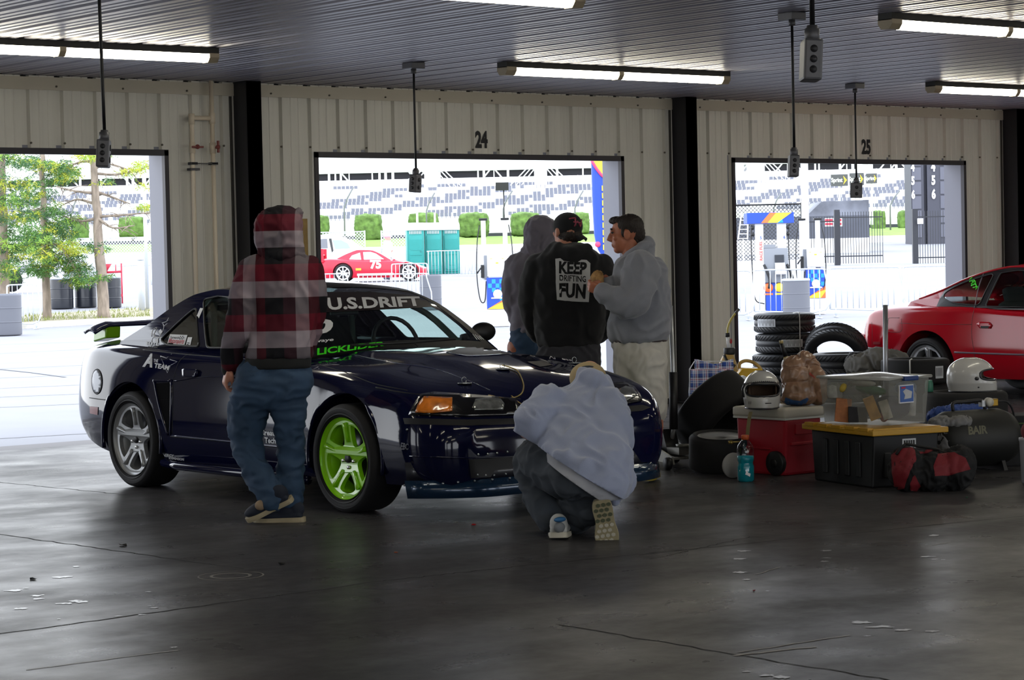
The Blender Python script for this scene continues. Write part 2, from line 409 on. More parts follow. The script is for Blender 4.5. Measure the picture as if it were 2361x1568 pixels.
# joints and cracks in the slab, old ring stain
jm = mat('joint_filler', hexc('0d0d0d'), .9)
j = MB()
def ribbon(mb, pts, w, z=.0012):
    pts = [V(p) for p in pts]; vs = []
    for i, p_ in enumerate(pts):
        d = (pts[min(i + 1, len(pts) - 1)] - pts[max(0, i - 1)]).normalized(); s_ = V((-d.y, d.x, 0)) * w / 2
        vs += [p_ + s_ + V((0, 0, z)), p_ - s_ + V((0, 0, z))]
    mb.add(vs, [(2 * i, 2 * i + 1, 2 * i + 3, 2 * i + 2) for i in range(len(pts) - 1)])
def crackpts(a, b, n_=24, amp=.02, seed=1):
    random.seed(seed); a, b = V(a), V(b); d = b - a; s_ = V((-d.y, d.x, 0)).normalized()
    return [a + d * (i / n_) + s_ * random.uniform(-amp, amp) for i in range(n_ + 1)]
for i, ((x0, y0), (x1, y1), w) in enumerate((((0, 1462), (880, 1340), .012), ((880, 1340), (1180, 1308), .01), ((1180, 1308), (2361, 1190), .008), ((0, 1232), (560, 1312), .010), ((0, 1112), (300, 1142), .009), ((1280, 1440), (2361, 1620), .009), ((1500, 1290), (1730, 1238), .006))):
    ribbon(j, crackpts(onz(x0, y0), onz(x1, y1), 30, .012, i), w)
tag(struct(j, 'trim_4', jm), 'dark joints and cracks in the concrete slab')
r_ = MB()
cpt = onz(532, 1328)
for (ra, rb) in ((.085, .10), (.15, .158)):
    vs = []; nn = 40
    for i in range(nn): a_ = 2 * pi * i / nn; vs += [cpt + V((ra * cos(a_), ra * sin(a_), .0012)), cpt + V((rb * cos(a_), rb * sin(a_), .0012))]
    r_.add(vs, [(2 * i, 2 * i + 1, (2 * i + 3) % (2 * nn), (2 * i + 2) % (2 * nn)) for i in range(nn)])
struct(r_, 'trim_5', mat('ring_stain', hexc('6d6a66'), .6))
s_ = MB()
for (a_, b_, w) in (((60, 1545), (410, 1500), .012), ((1700, 1505), (1960, 1465), .012), ((1690, 1512), (1880, 1492), .02), ((1745, 1325), (1800, 1308), .008), ((2140, 1260), (2190, 1250), .008)):
    ribbon(s_, crackpts(onz(*a_), onz(*b_), 10, .006, int(a_[0])), w, .0014)
struct(s_, 'trim_6', mat('scuff_marks', hexc('7d7a76'), .5))
fl = MB(); fl.box((XL, .03, CH - .03), (XR, .06, CH + .06)); struct(fl, 'trim_20', mat('light_leak_filler', hexc('0c0c0e'), .8))  # black filler added against light leaking over the wall, painted as dark gaps
chips = MB(); random.seed(9)
for (x, y, w) in ((45, 1404, 50), (150, 1392, 60), (190, 1388, 50), (175, 1386, 40), (85, 1374, 40), (88, 1381, 35), (145, 1331, 60), (175, 1307, 30), (357, 1402, 34), (345, 1398, 16), (272, 1421, 26), (327, 1418, 30), (342, 1365, 24), (30, 1362, 50), (60, 1357, 24), (135, 1428, 12), (1714, 1271, 40), (1702, 1289, 40), (1705, 1320, 44), (1722, 1337, 26), (1905, 1270, 34), (1905, 1287, 30), (1900, 1295, 30), (2150, 1235, 40), (2137, 1284, 50), (2175, 1291, 18), (2155, 1290, 22), (1770, 1363, 16), (1985, 1436, 70), (2030, 1446, 80), (2080, 1453, 60), (2150, 1456, 44), (1770, 1558, 60), (1800, 1562, 50), (1722, 1549, 26), (2000, 1467, 24), (400, 1493, 22)):
    c_ = onz(x, y); r0 = w / 2 / (FPX / (c_ - CAM).dot(FW)); ax_ = V((cos(YAW), -sin(YAW), 0)) * r0; ay_ = V((sin(YAW), cos(YAW), 0)) * r0 * random.uniform(.5, 1.1); n_ = 14
    chips.add([c_ + V((0, 0, .0016)) + ax_ * cos(2 * pi * i / n_) * random.uniform(.35, 1) + ay_ * sin(2 * pi * i / n_) * random.uniform(.3, 1) for i in range(n_)], [list(range(n_))])
struct(chips, 'trim_21', mat('worn_floor_paint', hexc('8b8c92'), .3))
# ---- columns
for i, k in enumerate(range(-3, 4)):
    x = k * BAY
    if not XL < x < XR: continue
    c = MB(); c.box((x, -.20, 0), (x + .155, -.19, CH)); c.box((x, -.01, 0), (x + .155, -.0, CH)); c.box((x + .0, -.2, 0), (x + .155, -.0, CH)); c.box((x - .03, -.24, 0), (x + .185, -.001, .02))
    o = struct(c, 'trim_%d' % (7 + i), M_col, bev=.004)
# ---- bay numbers painted over the doors
M_blk = mat('black_paint', hexc('16161a'), .6)
for txt, x, s_ in (('24', 2.69, 'middle doorway'), ('25', 7.94, 'right doorway'), ('23', -2.42, 'left doorway with the trees')):
    vs, fs = text_tris(txt, .205, .045, .72, spacing=.95)
    b = MB(); b.m = Matrix.Translation((x, -.005, 2.57)) @ Matrix.Rotation(pi / 2, 4, 'X'); b.add([(p_.x, p_.y, 0) for p_ in vs], fs)
    single(b, 'bay_number', M_blk, 'black painted number %s on the cream wall above the %s' % (txt, s_), 'number', recalc=False)
# ---- fluorescent strip lights
M_fix = mat('beige_fixture', hexc('b5a88e'), .5); M_lens = mat('lit_lens', (1, .95, .78), .4, emit=(1.0, .93, .74), es=17)
def strip_light(x, y, label):
    t_ = thing('strip_light', label, 'light', (x, y, CH), group='fluorescent strip lights on the ceiling')
    b = MB(); b.box((0, -.06, -.045), (2.46, .06, -.0)); part(b, 'housing', mat('fixture_dark_back', hexc('2b2a26'), .6), t_)
    for (a_, c_) in ((.10, 1.19), (1.24, 2.38)):
        b = MB(); b.prism([(-.055, -.045), (.055, -.045), (.05, -.085), (.03, -.1), (-.03, -.1), (-.05, -.085)], a_, c_, 'x'); part(b, 'lens', M_lens, t_)
    for (a_, c_) in ((0, .10), (2.38, 2.46), (1.19, 1.24)):
        b = MB(); b.prism([(-.062, -.04), (.062, -.04), (.062, -.07), (.035, -.105), (-.035, -.105), (-.062, -.07)], a_, c_, 'x'); part(b, 'end_cap', M_fix, t_)
    return t_
lab = {(-1, 0): 'lit strip light in the bay left of the dark column, near the wall', (-1, 1): 'lit strip light nearest the top edge of the photo', (0, 0): 'lit strip light in front of the bay 24 wall',
       (0, 1): 'lit strip light at the upper right, nearer the camera', (1, 0): 'lit strip light in front of the bay 25 wall, at the right edge'}
for ky, yy in enumerate((-2.6, -6.62, -10.7, -14.7, -18.6)):
    for k in (-3, -2, -1, 0, 1, 2):
        if (k, ky) in lab or True:
            strip_light(.9 + k * BAY + (-.06 if ky == 0 else -.1), yy, lab.get((k, ky), 'lit strip light out of the picture behind the camera, bay row %s' % ('abcdef'[k + 3] + 'vwxyz'[ky])))
# ---- hanging outlets
M_cord = mat('black_cord', hexc('101014'), .5); M_obox = mat('grey_cast_box', hexc('636367'), .45, metal=.4)
def outlet(x, y, z, rz, label, lean=(0, 0)):
    t_ = thing('hanging_outlet', label, 'outlet', (x, y, CH), group='outlet boxes hanging from the ceiling')
    b = MB(); b.box((-.065, -.065, -.05), (.065, .065, 0), .006); b.lathe([(.022, -.085), (.022, -.05)], 12); part(b, 'ceiling_box', M_obox, t_)
    b = MB(); L_ = CH - z; b.tube([(lean[0] * s__, lean[1] * s__, -.06 - s__ * (L_ - .06)) for s__ in (0, .25, .5, .75, 1)], .009, 8); part(b, 'cord', M_cord, t_)
    b = MB(); b.m = Matrix.LocRotScale(V((lean[0], lean[1], -L_)), Euler((.06, .03, rz)), V((1, 1, 1)))
    b.lathe([(.018, 0), (.02, -.01), (.026, -.012), (.026, -.05), (.018, -.055)], 12)
    b.box((-.055, -.032, -.19), (.055, .032, -.05), .008); bx = part(b, 'outlet_box', M_obox, t_)
    c = MB(); c.m = b.m
    for sy in (-1,):
        for zz in (-.09, -.15): c.lathe([(.016, .0325), (.016, .036)] if sy > 0 else [(.016, -.036), (.016, -.0325)], 14, 'y', (0, 0, zz))
        c.lathe([(.004, .0365 * sy), (.004, .0325 * sy)], 8, 'y', (.03, 0, -.12))
    for zz in (-.085, -.12, -.155): c.lathe([(.013, -.0565), (.013, -.0555)], 14, 'x', (0, 0, zz))
    part(c, 'socket', mat('dark_socket', hexc('2c2c30'), .5), bx)
outlet(.24, -2.24, 2.20, .5, 'outlet box hanging in the middle of the bay 24 doorway')
outlet(.21, -6.35, 2.155, .9, 'outlet box on the black cord whose ceiling box sits left of the biggest outlet')
outlet(5.44, -2.13, 2.155, -.7, 'outlet box hanging in the middle of the bay 25 doorway, before the advert boards')
outlet(-4.905, -6.44, 2.175, .95, 'outlet box on a black cord before the left doorway with the spruce trees', (.01, .0))
outlet(-4.948, -11.384, 2.253, .92, 'large near outlet box at the top of the picture')
# ---- water pipes
M_pvc = mat('cream_pvc', hexc('dccfba'), .4)
t_ = thing('water_pipes', 'pair of cream plastic pipes with red valves running down the wall left of the column', 'pipe', (-.36, -.07, 0))
b = MB(); b.tube([(.10, 0, 0), (.10, 0, CH)], .019, 12); b.tube([(-.10, 0, 0), (-.10, 0, 2.69), (-.085, 0, 2.71), (.1, 0, 2.71)], .019, 12)
for (x, z) in ((.1, 2.71), (-.1, 2.70), (-.1, 2.46), (.1, 2.46)): b.lathe([(.026, z - .045), (.026, z + .045)], 12, 'z', (x, 0, 0))
part(b, 'pipe', M_pvc, t_)
for x, vert in ((-.1, 0), (.1, 1)):
    b = MB(); b.lathe([(.012, -.05), (.012, -.02)], 8, 'y', (x + .02, 0, 2.465)); b.box((x - .035 if not vert else x + .01, -.06, 2.457 if not vert else 2.42), (x + .075 if not vert else x + .03, -.045, 2.473 if not vert else 2.52), .003); b.ball((x + .02, -.05, 2.467), .02)
    part(b, 'valve_handle', mat('red_valve', hexc('7c3a35'), .5), t_)
b = MB(); b.box((-.135, -.03, 2.325), (.13, -.022, 2.333)); b.box((-.13, -.03, 2.318), (-.07, .03, 2.34)); b.box((.07, -.03, 2.318), (.13, .03, 2.34)); b.box((-.14, -.03, 2.27), (-.05, .03, 2.29)); part(b, 'bracket', M_col, t_)
b = MB(); b.box((.60, -.06, 0), (.69, -.025, 1.86)); single(b, 'wooden_board', mat('tan_wood', hexc('8f7440'), .6, var=.2, vscale=10), 'tan wooden board leaning upright on the wall behind the plaid shirted person', 'board')
# ============================================================ outside
TK = [(0, 0), (62, 0), (75, .3), (86, .68), (105, .82), (150, 1.3), (200, 2.2), (225, 2.9), (262, 3.9), (300, 4.0), (500, 4.0)]
def terr(d): return spl(TK, d)
def PX(d): return FPX / d
def G(px, d):
    p_ = at(px, 700, d); return V((p_.x, p_.y, terr(d)))
def zat(px, py, d): return at(px, py, d).z
M_asph = mat('pale_asphalt', hexc('7e7e83'), .85, var=.06, vscale=.8, bump=.1, bscale=30)
M_white = mat('white_paint', (.8, .8, .8), .5)
M_galv = mat('galvanised_steel', hexc('c2c8d0'), .4, metal=.3)
M_black = mat('black_satin', hexc('0e0e10'), .45)
M_blackp = mat('black_plastic', hexc('151518'), .5)
b = MB()
ds = [17, 20, 30, 45, 62, 68, 75, 80, 86, 95, 105, 125, 150, 175, 200]
vs = []
for d in ds:
    for px in (-1400, -700, 0, 600, 1200, 1800, 2400, 3000, 3800):
        p_ = G(px, d)
        if d == 17: p_ = V((-60 + (px + 1400) / 5200 * 120, .44, 0))
        p_.z -= .012; vs.append(p_)
b.add(vs, [(i * 9 + j, i * 9 + j + 1, (i + 1) * 9 + j + 1, (i + 1) * 9 + j) for i in range(len(ds) - 1) for j in range(8)])
b.box((-60, -60, -.03), (60, -20.9, -.012))
b.box((XL - 40, -21, -.03), (XL - .3, .44, -.012)); b.box((XR + .3, -21, -.03), (XR + 40, .44, -.012))
struct(b, 'ground_asphalt', M_asph)
b = MB()
for i, (y0, y1) in enumerate(((816, 800), (850, 838), (870, 862), (894, 884), (914, 905), (938, 927), (792, 789), (1012, 990))):
    ribbon(b, crackpts(onz(-200, y0 + 8), onz(560, y1 - 14), 20, .02, i), .035, -.008)
ribbon(b, [onz(-40, 846), onz(75, 858), onz(150, 868)], .06, -.006)
struct(b, 'ground_seams', mat('asphalt_seams', hexc('6a6a6e'), .9))
b = MB(); b.box((-60, .452, -.012), (60, .95, -.006)); struct(b, 'ground_edge_strip', mat('dark_apron', hexc('6b6868'), .9))
# grass bank and upper ground
b = MB(); vs = []
for d in (198, 212, 225, 245, 262, 300, 420):
    for k in range(13): p_ = G(-1500 + k * 450, d); p_.z += .03; vs.append(p_)
b.add(vs, [(i * 13 + j, i * 13 + j + 1, (i + 1) * 13 + j + 1, (i + 1) * 13 + j) for i in range(6) for j in range(12)])
struct(b, 'ground_grass_bank', mat('bank_grass', hexc('6c8a34'), .9, var=.3, vscale=.6, bump=.3, bscale=4))
def outd(name, label, cat, px, d, group=None, dz=0, rz=0):
    p_ = G(px, d); p_.z += dz
    return thing(name, label, cat, p_, -YAW + rz, group)
# ---- grandstand
gd = 285.; u_ = PX(gd)
def gx(px): return (px - 1180) / u_
def gz(py): return (py - 593.5) / -u_ + 1.485 - terr(gd)
gs = outd('grandstand', 'long white grandstand with rows of white and grey seats beyond the doorways', 'grandstand', 1180, gd)
ROLLZ = sin(.0)
M_gw = mat('stand_white', (.85, .85, .87), .6); M_seatw = mat('white_seat', (.82, .82, .84), .5); M_seatg = mat('grey_seat', hexc('70727f'), .5)
X0, X1 = gx(-250), gx(2500)
NR = 10; RH = .42; zb = gz(503)
b = MB()
for r in range(NR): b.box((X0, r * .85, 0), (X1, (r + 1) * .85 + .1, zb + r * RH))
b.box((X0, -.15, -1.0), (X1, .02, zb + .1)); b.box((X0, NR * .85, 0), (X1, NR * .85 + .3, zb + NR * RH + 1.1))
part(b, 'terrace', M_gw, gs)
ztop = zb + NR * RH
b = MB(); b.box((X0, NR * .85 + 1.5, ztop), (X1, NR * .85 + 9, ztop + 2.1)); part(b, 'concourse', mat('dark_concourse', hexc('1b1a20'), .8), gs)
random.seed(5)
b = MB()
x = X0
while x < X1:      # openings of the upper level: posts, braces, pale gaps
    w = random.choice((.25, .3, .9, 1.4, 2.2)); yy = NR * .85 + 1.4
    if random.random() < .6: b.box((x, yy, ztop), (x + random.uniform(.12, .35), yy + .1, ztop + 2.1))
    if random.random() < .5: b.m = Matrix.Translation((x, yy, ztop + random.choice((0, 1.0)))) @ Matrix.Rotation(random.choice((-1, 1)) * .7, 4, 'Y'); b.box((-.09, 0, -.1), (.09, .09, 1.5)); b.m = Matrix.Identity(4)
    if random.random() < .35: b.box((x, yy - .1, ztop + random.choice((0, 1.1))), (x + w, yy, ztop + random.choice((1., 2.1))))
    x += random.uniform(.5, 1.6)
b.box((X0, yy - .2, ztop + 1.0), (X1, yy - .1, ztop + 1.12)); b.box((X0, yy - .2, ztop + 2.0), (X1, yy - .1, ztop + 2.2))
part(b, 'posts', M_gw, gs)
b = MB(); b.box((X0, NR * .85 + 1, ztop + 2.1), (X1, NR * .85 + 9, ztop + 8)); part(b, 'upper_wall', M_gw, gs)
for cx in (-130, 420, 995, 1255, 1770, 2290):   # stair towers
    b = MB(); xx = gx(cx); yy = NR * .85 - .6
    for s_ in (-1, 1):
        for k in range(3): b.tube([(xx + s_ * (.6 + .5 * k), yy, ztop + 2.2), (xx + s_ * (3.4 + .8 * k), yy, ztop - 1.2)], .07, 5)
    b.box((xx - .8, yy, ztop), (xx + .8, yy + .6, ztop + 4)); part(b, 'stair_tower', M_gw, gs)
def seatgeo(b):
    b.box((-.21, .30, .38), (.21, .36, .80)); b.box((-.21, .0, .36), (.21, .34, .42)); b.box((-.03, .1, .0), (.03, .2, .38))
def seatpat(c, r):
    band = (r // 3); ph = {0: 3, 1: 9, 2: 17, 3: 2}[band]; q_ = (c + ph - (r % 3) * 3) % 21
    lim = 13 if r % 3 else 11
    if (c // 63) % 2 and r > 6: return q_ < 6
    return q_ < lim and (c * 7 + r * 3) % 9 != 0
cells = []
c = 0; x = X0 + .3
spans = [(-20, 350), (725, 1400), (1685, 2195)]
while x < X1:
    pxx = x * u_ + 1180
    if any(a_ < pxx < e_ for a_, e_ in spans):
        for r in range(NR): cells.append((x, r, c))
    x += .52; c += 1
greys = [q_ for q_ in cells if seatpat(q_[2], q_[1])]; whites = [q_ for q_ in cells if not seatpat(q_[2], q_[1])]
sm = MB(); seatgeo(sm); s0 = sm.build('seat', M_seatg, gs)
pick = [q_ for q_ in greys if q_[1] < 3 and 730 < q_[0] * u_ + 1180 < 1400][:100]
for i, (x, r, c) in enumerate(pick):
    o = s0 if i == 0 else s0.copy()
    if i: COL.objects.link(o); o.parent = gs
    o.location = (x, r * .85, zb + r * RH)
rest = MB()
for (x, r, c) in greys:
    if (x, r, c) in pick: continue
    rest.m = Matrix.Translation((x, r * .85, zb + r * RH)); seatgeo(rest)
rest.build('grey_seat_rows', M_seatg, gs, recalc=False)['kind'] = 'stuff'
rest = MB()
for (x, r, c) in whites: rest.m = Matrix.Translation((x, r * .85, zb + r * RH)); seatgeo(rest)
rest.build('white_seat_rows', M_seatw, gs, recalc=False)['kind'] = 'stuff'
# ---- track wall, fences
def wallstrip(name, px0, px1, d, z0, z1, m_, label, cat='wall', th=.3, extra=None):
    t_ = outd(name, label, cat, (px0 + px1) / 2, d); w = (px1 - px0) / PX(d) / 2
    b = MB(); b.box((-w, 0, z0), (w, th, z1)); part(b, 'wall_panel', m_, t_); return t_
wallstrip('track_wall', -100, 2600, 262, -.5, 1.2, M_white, 'white wall along the foot of the grandstand')
t_ = outd('track_rail', 'dark netting strip between the hedges below the grandstand wall', 'fence', 1180, 258); b = MB(); b.box((gx(-200), 0, -.5), (gx(2500), .1, .35)); part(b, 'netting', mat('dark_netting', hexc('3a3c42'), .9), t_)
wallstrip('concrete_barrier', -100, 2300, 192, -.9, .55, M_white, 'long white concrete barrier at the far side of the paddock road')
# hedges
M_hedge = mat('hedge_green', hexc('587238'), .9, var=.45, vscale=2.2, bump=1., bscale=6)
def hedge(px0, px1, y0, y1, d, label):
    w = (px1 - px0) / PX(d); h = (y1 - y0) / PX(d)
    c_ = at((px0 + px1) / 2, y1, d)
    b = MB(); random.seed(int(px0)); n_ = 26
    for i in range(n_): pass
    b.ball((0, 0, h / 2), (w / 2 * 1.0, w / 2.4, h / 2 * 1.02), 40, 26)
    me = b
    for i, p_ in enumerate(b.v):   # square the ball up and roughen it
        q_ = V((p_.x / (w / 2), p_.y / (w / 2.4), (p_.z - h / 2) / (h / 2)))
        k_ = max(abs(q_.x), abs(q_.y), abs(q_.z)); l_ = q_.length or 1
        q_ = q_ * lerp(1, l_ / max(k_, .01), .62)
        nz = noise.noise(q_ * 3.2 + V((px0, 0, 0))) * .10 + noise.noise(q_ * 9 + V((px0, 5, 0))) * .05
        q_ = q_ * (1 + nz); b.v[i] = V((q_.x * w / 2, q_.y * w / 2.4, h / 2 + q_.z * h / 2))
    t_ = thing('hedge_bush', label, 'bush', c_, -YAW, 'clipped hedge bushes on the grass bank')
    part(b, 'foliage', M_hedge, t_)
    b = MB(); b.tube([(0, 0, -.4), (0, 0, h * .5)], .15, 8); part(b, 'stem', mat('bark', hexc('5b4f44'), .9), t_)
for (a_, c_, y0, y1, s_) in ((165, 205, 505, 552, 'between the spruce trunks'), (275, 338, 500, 548, 'beside the left door jamb'), (716, 760, 497, 540, 'at the left edge of the bay 24 doorway'), (818, 882, 494, 556, 'above the pink saloon car'), (942, 1012, 491, 535, 'behind the portable toilets'), (1058, 1128, 491, 548, 'right of the portable toilets'),
                              (1178, 1245, 490, 545, 'behind the grey hooded person'), (1312, 1360, 490, 540, 'behind the black cap'), (2008, 2042, 486, 532, 'behind the black gate'), (2070, 2112, 485, 530, 'left of the black gate post')):
    hedge(a_, c_, y0, y1, 250, 'clipped green hedge bush ' + s_)
def chainlink(name, label, px0, px1, y0, y1, d, mcol, post=True, rails=True, step=.12, wire=.012):
    u = PX(d); w = (px1 - px0) / u; h = (y1 - y0) / u
    p_ = at((px0 + px1) / 2, y1, d); t_ = thing(name, label, 'fence', p_, -YAW)
    b = MB(); n_ = int((w + h) / step)
    for i in range(n_):
        x = -w / 2 - h + i * step
        for s_ in (0, 1):
            a_, e_ = (x, 0), (x + h, h)
            if s_: a_, e_ = (x + h, 0), (x, h)
            # clip
            (xa, za), (xe, ze) = a_, e_
            if xa > xe: xa, za, xe, ze = xe, ze, xa, za
            if xe < -w / 2 or xa > w / 2: continue
            sl = (ze - za) / (xe - xa)
            if xa < -w / 2: za += sl * (-w / 2 - xa); xa = -w / 2
            if xe > w / 2: ze -= sl * (xe - w / 2); xe = w / 2
            b.tube([(xa, 0, za), (xe, 0, ze)], wire, 3, smooth=False)
    part(b, 'mesh', mcol, t_, recalc=False)
    b = MB(); b.tube([(-w / 2, 0, h), (w / 2, 0, h)], .03, 6); part(b, 'rail', mcol, t_)
    k = max(1, round(w / 2.6))
    for i in range(k + 1): b = MB(); x = -w / 2 + w * i / k; b.tube([(x, 0, -.1), (x, 0, h + .05)], .035, 6); part(b, 'post', mcol, t_)
    return t_
M_fw = mat('white_fence', hexc('c9cdd0'), .6)
chainlink('chain_link_fence', 'white chain link fence on the bank behind the spruce trees', 125, 352, 549, 597, 125, M_fw, wire=.02, step=.16)
chainlink('chain_link_fence', 'white chain link fence behind the white van', 735, 842, 535, 585, 120, M_fw, wire=.018, step=.16)
chainlink('chain_link_fence', 'white chain link fence left of the portable toilets', 880, 952, 533, 578, 120, M_fw, wire=.018, step=.16)
chainlink('chain_link_fence', 'black chain link fence left of the fuel pumps', 1690, 1850, 472, 600, 75, M_black, wire=.010, step=.12)
# light poles
def bentpole(px, y0, y1, d, lean, label):
    p_ = G(px, d); t_ = thing('bent_pole', label, 'pole', p_, -YAW, 'thin bent poles of the catch fence'); h = zat(px, y0, d) - p_.z
    b = MB(); b.tube([(0, 0, 0), (0, 0, h * .62), (lean * .35, 0, h * .8), (lean, 0, h)], .09, 6); part(b, 'shaft', mat('pole_grey', hexc('6e7074'), .6), t_)
for px, y0, ln, s_ in ((799, 432, 1.0, 'above the pink car'), (988, 445, .9, 'behind the hanging outlet'), (1165, 440, 1., 'above the fuel pump'), (1330, 440, .9, 'behind the black cap'), (1788, 445, .8, 'behind the blue canopy'), (2056, 440, 1.0, 'between the hedge bushes'), (170, 450, .8, 'between the spruces')):
    bentpole(px, y0, 0, 240, ln, 'thin grey bent pole ' + s_)
# ---- steel crowd barriers
def barrier(px0, px1, ytop, d, label, rz=0, h=1.08):
    u = PX(d); w = (px1 - px0) / u; p_ = G((px0 + px1) / 2, d); t_ = thing('crowd_barrier', label, 'barrier', p_, -YAW + rz, 'galvanised crowd barriers outside')
    b = MB(); r_ = .10
    b.tube(cat_pts([(-w / 2, 0, .18), (-w / 2, 0, h - r_), (-w / 2 + r_ * .3, 0, h - r_ * .3), (-w / 2 + r_, 0, h), (w / 2 - r_, 0, h), (w / 2 - r_ * .3, 0, h - r_ * .3), (w / 2, 0, h - r_), (w / 2, 0, .18), (-w / 2, 0, .18)], 4), .019, 6); part(b, 'frame', M_galv, t_)
    n_ = max(6, int(w / .12))
    for i in range(1, n_): b = MB(); x = -w / 2 + w * i / n_; b.tube([(x, 0, .18), (x, 0, h)], .009, 5); part(b, 'bar', M_galv, t_)
    for s_ in (-1, 1):
        b = MB(); b.box((s_ * w * .42 - .02, -.28, 0), (s_ * w * .42 + .02, .28, .02)); b.tube([(s_ * w * .42, 0, 0), (s_ * w * .42, 0, .2)], .018, 6); part(b, 'foot', M_galv, t_)
barrier(1640, 1732, 0, 51, 'crowd barrier at the left edge of the bay 25 doorway'); barrier(1739, 1903, 0, 51.3, 'crowd barrier before the blue topped fuel pump'); barrier(1914, 2075, 0, 52, 'crowd barrier right of the grey plastic barrel'); barrier(2083, 2250, 0, 52, 'crowd barrier at the right jamb of the bay 25 doorway')
barrier(17, 88, 0, 57, 'crowd barrier between the two left spruce trunks')
barrier(722, 802, 0, 66, 'crowd barrier overlapping the back wheel of the pink racing car'); barrier(828, 985, 0, 64, 'crowd barrier before the middle of the pink racing car'); barrier(990, 1120, 0, 88, 'crowd barrier before the portable toilets'); barrier(905, 987, 0, 74, 'crowd barrier across the nose of the pink racing car'); barrier(1085, 1180, 0, 98, 'crowd barrier far behind the grey hooded person')
# ---- barrels
M_drumg = mat('grey_plastic_barrel', hexc('63656d'), .6); M_drumb = mat('black_steel_drum', hexc('1c1f27'), .35, coat=.3)
def barrel(px, d, label, r=.29, h=.88, m_=None, hoops=True, lidm=None, dz=0):
    t_ = outd('barrel', label, 'barrel', px, d, dz=dz)
    pr_ = [(r * .93, 0), (r * .99, .01), (r, .03), (r, h * .30), (r, h * .308), (r * 1.03, h * .32), (r, h * .332), (r, h * .34), (r, h * .64), (r, h * .648), (r * 1.03, h * .66), (r, h * .672), (r, h * .68), (r, h * .95), (r, h * .96), (r * .97, h), (r * .9, h - .01)]
    b = MB(); b.lathe(pr_, 28); part(b, 'body', m_ or M_drumg, t_)
    if lidm: b = MB(); b.lathe([(r * 1.03, h - .03), (r * 1.03, h + .01), (r * .9, h + .02)], 28); part(b, 'rim', lidm, t_)
    return t_
barrel(1836, 49.6, 'grey plastic barrel standing before the fuel pumps', lidm=M_galv)
barrel(5, 52, 'grey plastic barrel at the left edge of the picture', r=.42, h=.92)
barrel(994, 66, 'dark grey barrel between the crowd barriers', r=.30, h=1.0)
M_hoop = mat('drum_rim', hexc('9aa0a8'), .4)
barrel(143, 72, 'black steel drum left of the labelled drum', r=.35, h=.93, m_=M_drumb, lidm=M_hoop)
t_ = barrel(198, 72.5, 'black steel drum with a yellow and white hazard label', r=.33, h=.93, m_=M_drumb, lidm=M_hoop)
b = MB(); b.grid(lambda a_, c_: (.335 * sin(-.75 + a_ * 1.5), -.335 * cos(-.75 + a_ * 1.5), .66 + c_ * .2), 10, 1); part(b, 'hazard_label', M_white, t_)
b = MB(); b.grid(lambda a_, c_: (.337 * sin(-.75 + a_ * .25), -.337 * cos(-.75 + a_ * .25), .66 + c_ * .2), 4, 1); part(b, 'label_stripe', mat('yellow', hexc('e8c020'), .5), t_)
b = MB(); b.add([(.337 * sin(a_), -.338 * cos(a_), z_) for a_, z_ in ((.3, .76), (.5, .85), (.7, .76), (.5, .67))], [(0, 1, 2, 3)]); part(b, 'label_diamond', mat('red_mark', hexc('d03a3a'), .5), t_)
barrel(255, 72, 'black steel drum partly hidden by the right spruce trunk', r=.33, h=.93, m_=M_drumb, lidm=M_hoop)
t_ = outd('funnel_stand', 'red metal stand with a red funnel behind the drums', 'stand', 262, 74.5); M_red = mat('red_paint', hexc('b3243c'), .5)
b = MB(); b.tube([(.28, 0, 0), (.28, 0, 1.28)], .025, 6); b.tube([(-.25, 0, 1.0), (.28, 0, 1.02)], .04, 6); b.tube([(.1, 0, 1.02), (.1, 0, 1.25)], .015, 6); b.box((.15, -.03, .22), (.3, .03, .3)); part(b, 'frame', M_red, t_)
b = MB(); b.lathe([(.07, .95), (.14, 1.1), (.26, 1.27), (.25, 1.27), (.13, 1.1), (.05, .96)], 20, c=(-.28, 0, 0), cap=False); part(b, 'funnel', M_red, t_)
# ---- kerb island with grass
b = MB(); pts = [G(45, 57.5), G(200, 60), G(352, 61.5)]
for (p0, p1) in ((pts[0], pts[1]), (pts[1], pts[2])):
    d_ = (p1 - p0); n_ = V((-d_.y, d_.x, 0)).normalized()
    b.add([p0 + V((0, 0, -.02)), p1 + V((0, 0, -.02)), p1 + V((0, 0, .13)), p0 + V((0, 0, .13)), p0 + n_ * .3 + V((0, 0, -.02)), p1 + n_ * .3 + V((0, 0, -.02)), p1 + n_ * .3 + V((0, 0, .13)), p0 + n_ * .3 + V((0, 0, .13))], [(0, 1, 2, 3), (4, 7, 6, 5), (3, 2, 6, 7), (0, 4, 5, 1), (0, 3, 7, 4), (1, 5, 6, 2)])
struct(b, 'ground_kerb', mat('white_kerb', hexc('b9b5ac'), .8, var=.15, vscale=5))
b = MB(); b.add([G(40, 58.2) + V((0, 0, .1)), G(360, 62) + V((0, 0, .1)), G(360, 70) + V((0, 0, .1)), G(40, 66) + V((0, 0, .1))], [(0, 1, 2, 3)]); struct(b, 'ground_island', mat('dry_soil', hexc('8d8570'), .95, var=.3, vscale=2))
gr = MB(); random.seed(3)
for i in range(1500):
    px = random.uniform(50, 345); d = 59.5 + (px - 40) / 320 * 3.3 + random.uniform(0, 4) ** 1.3; p_ = G(px, d) + V((0, 0, .08)); a_ = random.uniform(0, 6.28); h = random.uniform(.04, .16)
    gr.add([p_ + V((cos(a_) * .02, sin(a_) * .02, 0)), p_ - V((cos(a_) * .02, sin(a_) * .02, 0)), p_ + V((random.uniform(-.06, .06), random.uniform(-.06, .06), h))], [(0, 1, 2)])
